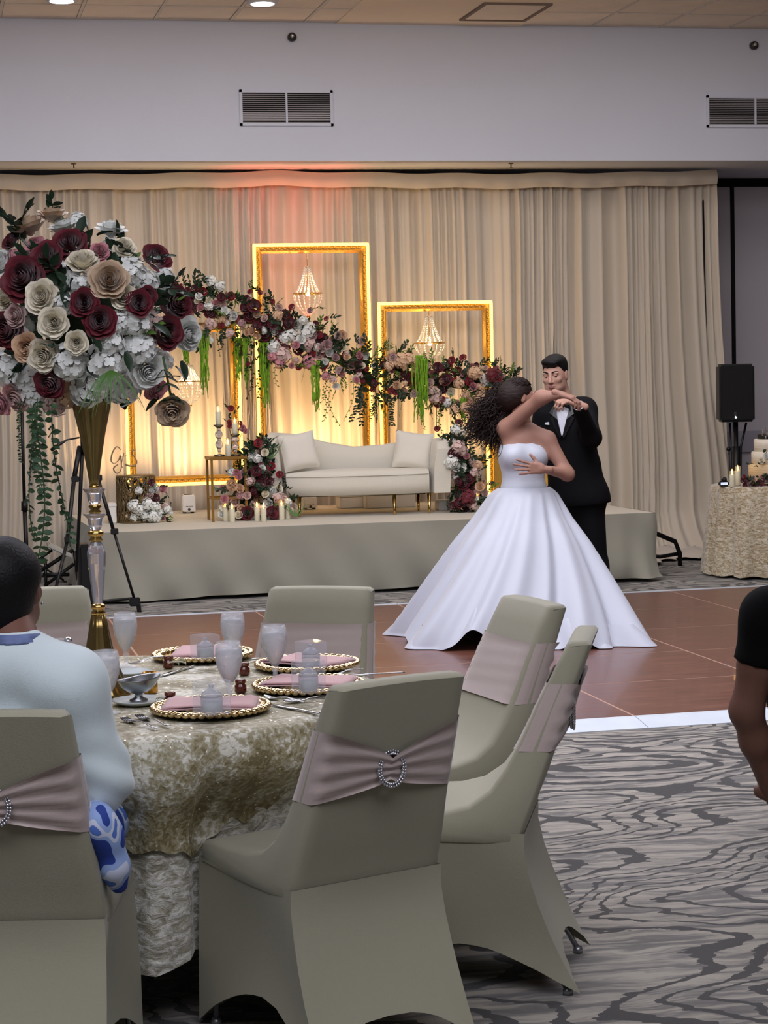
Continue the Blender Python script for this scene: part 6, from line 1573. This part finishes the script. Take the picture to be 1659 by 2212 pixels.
def goblet(px, py, label, h=.165):
    p = tz_(px, py, ZT); t = thing('water_goblet', label, 'glass', p, 0, 'goblets of iced water'); s = h / .165
    MB().lathe([(.001, .004), (.030, .002), (.034, .0), (.034, .002), (.012, .007), (.007, .014), (.0065, .030), (.011, .036), (.007, .042), (.012, .052), (.024, .072), (.034, .100), (.0375, .125), (.036, .148), (.032, .165), (.0305, .165), (.0345, .148), (.036, .125)], n=32, cap=False, M=Matrix.Scale(s, 4)).build('goblet', gobm, t)
    MB().lathe([(.001, .052), (.012, .056), (.023, .074), (.0325, .100), (.0358, .125), (.0345, .146), (.001, .147)], n=28, M=Matrix.Scale(s, 4)).build('iced_water', waterm, t)
    m = MB(); r_ = random.Random(int(px))
    for k in range(6):
        a = k * 1.05; m.bbox((-.008, -.008, -.007), (.008, .008, .007), .002, T(.017 * s * math.cos(a), .017 * s * math.sin(a), (.140 + r_.uniform(-.006, .004)) * s) @ RZ(a) @ RX(r_.uniform(-.6, .6)))
    m.build('ice', frost, t, smooth=False, kind='stuff')
goblet(273, 1440, 'water goblet at the back left of the table, beside the vase')
goblet(505, 1440, 'water goblet at the back centre of the table')
goblet(497, 1517, 'water goblet behind the nearest favor box')
goblet(595, 1474, 'water goblet between the two right-hand plates')
goblet(232, 1540, 'water goblet by the guest\'s shoulder')
# sauce boat on its dish, saucer with spoon
p = tz_(300, 1520); t = thing('serving_dish', 'white rectangular dish under the steel sauce boat', 'dish', p, .2)
MB().lathe([(.05, .0), (.072, .010), (.074, .013), (.05, .006), (.001, .005)], n=40).build('dish', ceram, t)
p2 = V3(p[0], p[1], ZT + .008); t = thing('sauce_boat', 'stainless steel oval sauce boat on a foot', 'sauce boat', p2, .5)
rows = []
for z, a_, b_ in ((0, .026, .022), (.004, .026, .022), (.010, .012, .010), (.020, .012, .010), (.026, .030, .024), (.040, .050, .036), (.056, .060, .040), (.060, .062, .041), (.058, .059, .038), (.04, .047, .033), (.028, .028, .022)):
    rows.append([(a_ * math.cos(x) * (1.15 if math.cos(x) > .6 and z > .05 else 1), b_ * math.sin(x), z + (.008 * max(0, math.cos(x)) if z > .05 else 0)) for x in np.linspace(0, 2 * PI, 33)[:-1]])
MB().grid(rows, closed_u=True).build('bowl', steel, t)
p = tz_(283, 1462); t = thing('saucer', 'pale saucer left of the gold votive, a spoon lying on it', 'saucer', p)
MB().lathe([(.035, .0), (.040, .004), (.062, .016), (.063, .018), (.040, .008), (.001, .007)], n=36).build('saucer', ceram, t)
def spoon_me():
    m = MB(); rows = []
    for t_, w_, z in ((0, .002, .004), (.02, .010, .001), (.04, .0125, 0), (.055, .009, .002), (.066, .0035, .005), (.10, .003, .009), (.15, .0045, .005), (.17, .005, .003), (.175, .002, .003)):
        rows.append([(t_, -w_, z + .002), (t_, 0, z), (t_, w_, z + .002)])
    m.grid(rows); return m.mesh('spoon', silver)
def fork_me():
    m = MB()
    for k in range(4): m.tube([(0, -.009 + .006 * k, .006), (.025, -.009 + .006 * k, .002), (.045, -.008 + .0053 * k, .002)], [.0012, .0016, .002], 5)
    rows = [[(t_, -w_, z), (t_, w_, z)] for t_, w_, z in ((.043, .0105, .002), (.055, .010, .003), (.066, .0035, .006), (.10, .003, .009), (.16, .005, .003), (.185, .006, .003))]
    m.grid(rows); return m.mesh('fork', silver)
def knife_me():
    m = MB(); rows = [[(t_, -w_, z), (t_, w_, z), (t_, w_ * .9, z + .003), (t_, -w_ * .9, z + .003)] for t_, w_, z in ((0, .002, 0), (.02, .008, 0), (.09, .0095, 0), (.11, .005, .001), (.2, .0075, .001), (.21, .004, .001))]
    m.grid(rows, closed_u=True); m.add(rows[0], [(0, 1, 2, 3)]); m.add(rows[-1], [(3, 2, 1, 0)]); return m.mesh('knife', silver)
KM = {'spoon': spoon_me(), 'fork': fork_me(), 'knife': knife_me()}
def cutlery(kind, px, py, px2, py2, label, z=0):
    a = tz_(px, py); b = tz_(px2, py2); o = link(kind if kind != 'knife' else 'table_knife', KM[kind]); o.location = (a[0], a[1], ZT + .001 + z); o.rotation_euler = (0, 0, math.atan2(b[1] - a[1], b[0] - a[0])); o.modifiers.new('solid', 'SOLIDIFY').thickness = .0015
    tag(o, label, kind, 'silver cutlery')
cutlery('fork', 268, 1556, 350, 1580, 'silver fork nearest the guest\'s sleeve, lying left of its twin')
cutlery('fork', 300, 1550, 378, 1576, 'silver fork left of the nearest plate, right of its twin')
cutlery('knife', 586, 1523, 648, 1535, 'silver knife right of the nearest charger plate')
cutlery('fork', 552, 1482, 620, 1462, 'silver fork with tines up, left of the goblet between the right-hand plates')
cutlery('spoon', 570, 1507, 640, 1519, 'silver spoon on the cloth below the plate behind the chair')
cutlery('fork', 615, 1519, 700, 1511, 'silver fork at the table edge below the plate behind the chair')
cutlery('spoon', 705, 1466, 770, 1452, 'silver spoon right of the farthest right plate')
cutlery('knife', 720, 1462, 800, 1458, 'silver knife at the right edge of the table')
cutlery('spoon', 545, 1428, 590, 1424, 'silver spoon right of the plate at the far edge')
cutlery('knife', 345, 1462, 378, 1452, 'silver knife right of the gold votive')
cutlery('spoon', 505, 1446, 565, 1432, 'silver spoon behind the back centre goblet')
cutlery('spoon', 278, 1452, 312, 1446, 'silver spoon resting on the pale saucer', .021)
p = tz_(325, 1496); t = thing('votive_holder', 'gold mercury-glass votive holder beside the sauce boat', 'candle holder', p)
MB().lathe([(.019, 0), (.021, .003), (.021, .058), (.018, .058), (.018, .012), (.001, .012)], n=24, cap=False).build('cup', mat('mercury_gold', (190, 140, 60), .2, metal=.8, bump=.6, bscale=60, var=.4, vscale=50), t)
MB().lathe([(.016, .012), (.016, .034), (.001, .034)], n=16).build('candle_wax', creamw, t); MB().lathe([(.001, .034), (.005, .042), (.001, .056)], n=8).build('flame', flame, t)
def jar(px, py, label, ribbon=True, ra=0):
    p = tz_(px, py); t = thing('jam_jar', label, 'jar', p, ra, 'little brown jars with ribbons')
    MB().lathe([(.014, 0), (.0165, .003), (.0165, .020), (.012, .024), (.012, .026)], n=18).build('jar', jam, t)
    MB().lathe([(.0135, .026), (.015, .028), (.015, .036), (.001, .038)], n=18).build('lid', jam, t)
    if ribbon:
        m = MB()
        for k in range(2):
            rows = []
            for i in range(22):
                u = i / 21; a = u * 5.5 + k * 2; r_ = .022 + .022 * u + .008 * math.sin(a * 2); x, y = -.01 - r_ * math.cos(a) * .9, -.01 + r_ * math.sin(a) - .02 * k; z = .004 + .016 * abs(math.sin(a * 1.5))
                rows.append([(x, y, z), (x, y, z + .005)])
            m.grid(rows)
        m.build('ribbon', rib, t, solid=.0008)
jar(368, 1524, 'small brown jar beside the sauce boat, ribbon curling to its left', True, .4)
jar(364, 1443, 'small brown jar with a cream ribbon left of the far plate', True, 2.6)
jar(520, 1496, 'small brown jar behind the middle goblet', False)
jar(528, 1458, 'small brown jar between the two centre goblets', False)
p = tz_(148, 1420); t = thing('pepper_shaker', 'small glass shaker with a chrome top behind the guest\'s shoulder', 'shaker', p)
MB().lathe([(.018, 0), (.018, .03), (.014, .045)], n=16).build('glass_body', gobm, t); MB().lathe([(.0145, .044), (.0145, .052), (.010, .062), (.001, .066)], n=16).build('chrome_top', silver, t)
p = tz_(122, 1440); 
favor(122, 1432, .07, .036, 'clear favor box left of the vase, showing over the guest\'s shoulder')
# ================================================================== black stands at the left
YT = 14.35
def rel(t, px, py, y=YT): return Vector([float(a) for a in py_(px, py, y)]) - t.location
t = thing('camera_tripod', 'black video tripod with fuzzy microphone standing left of the stage', 'tripod', pz(190, 1318, 0))
def leg(pts, r, dy=0):
    P = [rel(t, x, y, YT + d_) for x, y, d_ in pts]
    return MB().tube(P, r, 8)
leg([(186, 965, 0), (212, 1035, -.03)], [.016, .016]).merge(leg([(212, 1035, -.03), (245, 1145, -.08)], [.013, .013])).merge(leg([(245, 1145, -.08), (290, 1293, -.12)], [.010, .010])).build('leg', black, t)
leg([(172, 965, 0), (160, 1035, -.10)], [.018, .018]).merge(leg([(160, 1035, -.10), (145, 1170, -.30)], [.016, .014])).merge(leg([(145, 1170, -.30), (116, 1290, -.5)], [.012, .011])).build('leg', black, t)
leg([(178, 965, .02), (172, 1100, .12), (165, 1235, .25)], [.015, .013, .011]).build('leg', black, t)
for x, y, d_ in ((211, 1032, -.03), (246, 1148, -.08), (161, 1035, -.1), (146, 1165, -.3)):
    c = rel(t, x, y, YT + d_); MB().bbox((c.x - .022, c.y - .022, c.z - .02), (c.x + .03, c.y + .022, c.z + .02), .004).build('leg_clamp', black, t, smooth=False)
MB().tube([rel(t, 184, 1299), rel(t, 230, 1298), rel(t, 286, 1293)], .011, 8).merge(MB().tube([rel(t, 190, 1322, 14.1), rel(t, 236, 1345, 13.95)], .009, 8)).merge(MB().tube([rel(t, 180, 1112), rel(t, 236, 1112)], .006, 6)).build('spreader', black, t)
c = rel(t, 292, 1300, YT - .12); MB().bbox((c.x - .04, c.y - .02, c.z - .03), (c.x + .035, c.y + .02, c.z + .03), .006).merge(MB().tube([c + Vector((.02, 0, 0)), c + Vector((.03, 0, -.1))], .016, 8)).build('foot', black, t, smooth=False)
MB().tube([rel(t, 182, 925), rel(t, 184, 975)], .032, 10).build('head', black, t); MB().tube([rel(t, 172, 945), rel(t, 145, 950), rel(t, 128, 960), rel(t, 110, 973)], [.006, .006, .012, .013], 8).build('pan_handle', black, t)
MB().bbox(tuple(rel(t, 168, 925) + Vector((0, -.06, 0))), tuple(rel(t, 198, 880) + Vector((0, .08, 0))), .01).build('camera_body', black, t, smooth=False)
fz = mat('fuzzy_windscreen', (30, 32, 40), 1, bump=1, bscale=200)
MB().sphere(rel(t, 206, 888, YT - .12), .034, 14, 10, (1, 1.6, 1)).build('microphone', fz, t); MB().sphere(rel(t, 200, 917, YT - .1), .032, 14, 10, (1, .6, 1)).build('lens', black, t)
t = thing('light_stand', 'thin black vertical stand at the far left in front of the drape', 'stand', pz(60, 1262, 0))
YL = float(t.location.y)
MB().tube([(0, 0, .02), rel(t, 53, 1093, YL)], .0185, 10).build('lower_pole', black, t); MB().tube([rel(t, 53, 1093, YL), rel(t, 46, 850, YL)], .014, 10).build('upper_pole', black, t)
MB().tube([rel(t, 53, 1104, YL), rel(t, 53, 1083, YL)], .028, 10).build('collar', black, t)
for a in (0, 2.1, 4.2): MB().tube([(0, 0, .22), (.30 * math.cos(a), .30 * math.sin(a), .01)], .009, 6).build('leg', black, t)
YS = 14.95
t = thing('folding_stand', 'black folding equipment stand with a pale cushion, left of the stage', 'stand', pz(130, 1290, 0))
YS = float(t.location.y) + .2
for (a, b, r) in (((78, 1213), (113, 1188), .010), ((88, 1233), (158, 1188), .016), ((96, 1266), (160, 1218), .013), ((92, 1241), (150, 1241), .015), ((95, 1287), (175, 1283), .014), ((160, 1188), (172, 1283), .012), ((98, 1212), (100, 1287), .012)):
    MB().tube([rel(t, *a, YS), rel(t, *b, YS)], r, 8).build('bar', black, t)
MB().bbox((-.10, -.13, -.016), (.10, .13, .016), .008, T(*rel(t, 128, 1188, YS)) @ RY(.5)).build('cushion', mat('cushion_grey', (176, 174, 164), .8), t, smooth=False)
t = thing('equipment_case', 'upright black hard case between the tripod and the stage', 'case', tuple(V3(py_(190, 1272, 14.75)[0], 14.75, 0)))
zt_ = py_(190, 1176, 14.75)[2]; MB().bbox((-.06, 0, .0), (.035, .22, zt_), .02).build('shell', black, t, smooth=False)
MB().lathe([(.01, 0), (.01, .006), (.001, .006)], (.01, -.001, zt_ * .6), 10, M=RX(PI / 2)).build('latch', bgold, t)
# ================================================================== loudspeaker
YP = 15.9
p0 = py_(1555, 912, YP); p1 = py_(1638, 785, YP)
t = thing('loudspeaker', 'black loudspeaker on a stand in front of the grey partition', 'speaker', (p0[0] + .14, YP, p0[2]), -.28)
h_ = p1[2] - p0[2]
MB().bbox((-.145, -.13, 0), (.145, .16, h_), .02).build('cabinet', black, t, smooth=False)
gr = mat('speaker_grille', (16, 16, 18), .7, bump=.8, bscale=400); MB().bbox((-.135, -.142, .012), (.135, -.128, h_ - .012), .008).build('grille', gr, t, smooth=False)
MB().box((-.028, -.147, .055), (-.008, -.142, .085)).build('badge', mat('badge_grey', (70, 70, 74), .3, metal=.5), t, smooth=False)
MB().add([(-.024, -.147, .034), (-.006, -.147, .034), (-.015, -.147, .052)], [(0, 1, 2)]).merge(MB().box((-.022, -.146, .033), (-.008, -.142, .044))).build('status_light', mat('status_led', (255, 255, 255), emis=(235, 240, 255), estr=3), t, smooth=False)
s = thing('speaker_stand', 'black tripod stand carrying the loudspeaker', 'stand', (p0[0] + .145, YP + .01, 0))
MB().tube([(0, 0, .05), (0, 0, p0[2] - .002)], .019, 10).build('pole', black, s); MB().tube([(0, 0, .5), (0, 0, .95)], .032, 10).build('collar', black, s)
for a in (.35, 1.5, 5.0): MB().tube([(0, 0, .62), (.42 * math.cos(a), .42 * math.sin(a), .015)], .012, 8).build('leg', black, s)
MB().tube([(-.055, -.02, .3), (-.06, -.02, p0[2] - .01)], .012, 8).merge(MB().tube([(.02, -.02, .5), (.035, -.02, .95), (.085, -.02, p0[2] - .01)], .010, 8)).build('cable', black, s)
c = MB().sphere((-.075, -.02, .93), .02, 8, 6); c.build('knob', black, s)
# ================================================================== cake table
gvel = mat('gold_velvet', (190, 168, 120), .38, sheen=.6); velvetise(gvel, (120, 98, 62), (176, 158, 122), (214, 206, 184), 30, .7)
CZ = .70; pf = py_(1545, 1056, 14.75); CX = pf[0] + .47; CY = 14.75
t = thing('cake_table', 'round table hidden under pleated gold velvet, holding the wedding cake', 'table', (CX, CY, 0))
MB().lathe([(.45, CZ - .03), (.455, CZ - .025), (.455, CZ - .005)], n=40).build('tabletop', dark, t); MB().tube([(0, 0, 0), (0, 0, CZ - .03)], .03, 10).build('pedestal', bm_, t)
rows = []
for z, r in ((CZ, .01), (CZ, .40), (CZ - .001, .462), (CZ - .012, .472), (CZ - .06, .478), (.5, .49), (.3, .505), (.1, .52), (.015, .525)):
    k = (CZ - z) / CZ; rows.append([((r + (.034 * math.sin(a * 15 + math.sin(a * 4)) + .01 * math.sin(a * 34)) * k ** .7 * (r > .47)) * math.cos(a), (r + (.034 * math.sin(a * 15 + math.sin(a * 4)) + .01 * math.sin(a * 34)) * k ** .7 * (r > .47)) * math.sin(a), z + (.012 * abs(math.sin(a * 9)) if z < .05 else 0)) for a in np.linspace(0, 2 * PI, 201)[:-1]])
o = MB().grid(rows, closed_u=True, flip=True).build('tablecloth', gvel); o.location = (CX, CY, 0); tag(o, 'gold crushed velvet cloth with deep folds on the cake table', 'tablecloth')
ice = mat('icing', (226, 218, 200), .55, bump=.25, bscale=8, stretch=(1, 1, 14), bdist=.02); icew = mat('icing_gold', (224, 196, 150), .5, bump=.25, bscale=8, stretch=(1, 1, 14), bdist=.02)
cp_ = py_(1662, 1040, CY - .05); CKX = float(cp_[0]); CKY = CY - .05; sc_c = float((cp_ - CP).dot(fh)) / FPX
t = thing('wedding_cake', 'tiered ivory wedding cake with pale flowers at the right edge', 'cake', (CKX, CKY, CZ + .003))
def zpx(y): return py_(1650, y, CKY)[2] - CZ
zs = [.02, zpx(1031), zpx(1003), zpx(976), zpx(949)]
MB().lathe([(.17, 0), (.17, .012), (.168, .02)], n=40).build('cake_board', mat('board_gold', (150, 120, 70), .4, metal=.6), t)
for k, (r, m_) in enumerate(((.162, icew), (.160, icew), (.136, ice), (.116, ice))):
    z0, z1 = (zs[0], zs[1], zs[2], zs[3])[k], (zs[1], zs[2], zs[3], zs[4])[k]
    if k == 0: continue
    z0 = zs[0] if k == 1 else z0
    MB().lathe([(r, z0), (r, z1 - .006), (r - .006, z1), (.001, z1)], n=48).build('tier', m_, t)
MB().lathe([(.088, zs[4]), (.088, zs[4] + .034), (.001, zs[4] + .034)], n=32).build('black_ribbon_ring', black, t)
tm = mat('topper_silver', (190, 182, 176), .3, metal=.7)
def mono_st(pts): return MB().tube([(x * .001 - .095, -.092, zs[4] + .03 + z * .001) for x, z in pts], .0032, 5)
m = mono_st([(0, 0), (8, 55), (16, 20), (28, 62), (36, 5), (44, 0)]); m.merge(mono_st([(46, 0), (52, 34), (56, 28), (66, 36)])); m.merge(mono_st([(90, 30), (76, 50), (84, 58), (90, 50), (72, 20), (80, 2), (98, 22)]))
m.merge(mono_st([(106, 0), (114, 55), (122, 20), (134, 62), (142, 5)])); m.merge(mono_st([(150, 0), (156, 34), (166, 36)])); m.merge(mono_st([(186, 34), (174, 26), (188, 12), (172, 2)])); m.merge(mono_st([(30, -5), (30, -28)])); m.merge(mono_st([(150, -5), (150, -28)]))
m.build('cake_topper', tm, t)
for (px, py, r, c) in ((1645, 995, 8, 'I'), (1655, 985, 7, 'W')):
    put('sugar_flower', ROSEL[c][0], t, py_(px, py, CKY - .13), CAMV + UP * .3, r * sc_c)
for (px, py) in ((1632, 1005), (1640, 1002), (1648, 975), (1655, 972), (1652, 980), (1611, 1000), (1618, 1003), (1636, 1000), (1628, 1008), (1653, 1000)):
    put_x('leaf', BIGLEAF[0], t, py_(px, py, CKY - .14), RGT * rng.uniform(-1, 1) + UP * rng.uniform(-.5, .5) + CAMV * .5, .035)
t = thing('cake_flowers', 'mauve, blush and burgundy roses laid around the foot of the cake', 'flower arrangement', (CKX - .05, CKY - .2, CZ + .004))
for (px, py, r, c) in ((1617, 1047, 9, 'M'), (1628, 1036, 8, 'L'), (1640, 1047, 10, 'B'), (1606, 1040, 8, 'B'), (1655, 1040, 9, 'L'), (1648, 1034, 7, 'P'), (1609, 1050, 6, 'B'), (1632, 1052, 7, 'B'), (1608, 1032, 6, 'R'), (1665, 1050, 9, 'B')):
    put('rose', ROSEL[c][0], t, py_(px, py - 2, CKY - .19), CAMV + UP * .4 + RGT * rng.uniform(-.4, .4), r * sc_c, lab=CN[c] + ' rose')
for k in range(16): put_x('leaf_spray', rng.choice(SPR), t, py_(rng.uniform(1605, 1665), rng.uniform(1030, 1050), CKY - .17), RGT * rng.uniform(-1, 1) + UP * rng.uniform(-.1, 1) + CAMV * .4, .06)
for (px, pb, h, y, lab) in ((1582, 1057, 26, 14.55, 'lower of the two candles left of the cake'), (1594, 1055, 32, 14.66, 'taller candle touching the cake flowers')):
    q = py_(px, pb, y); candle((q[0], y, CZ + .003), h * sc_c, .020, lab, 'candles on the cake table', 1.3)
q = py_(1564, 1055, 14.62); t = thing('table_camera', 'small black camera with a bright screen lying left of the candles', 'camera', (q[0], 14.62, CZ + .003))
MB().bbox((-.038, -.02, 0), (.038, .03, .042), .010).build('body', black, t, smooth=False); MB().tube([(0, .0, .04), (.01, 0, .068)], [.026, .012], 12).build('viewfinder', black, t)
MB().box((-.034, -.023, .012), (.022, -.020, .032)).build('screen', mat('lit_screen', (200, 210, 240), emis=(190, 205, 245), estr=.9), t, smooth=False)
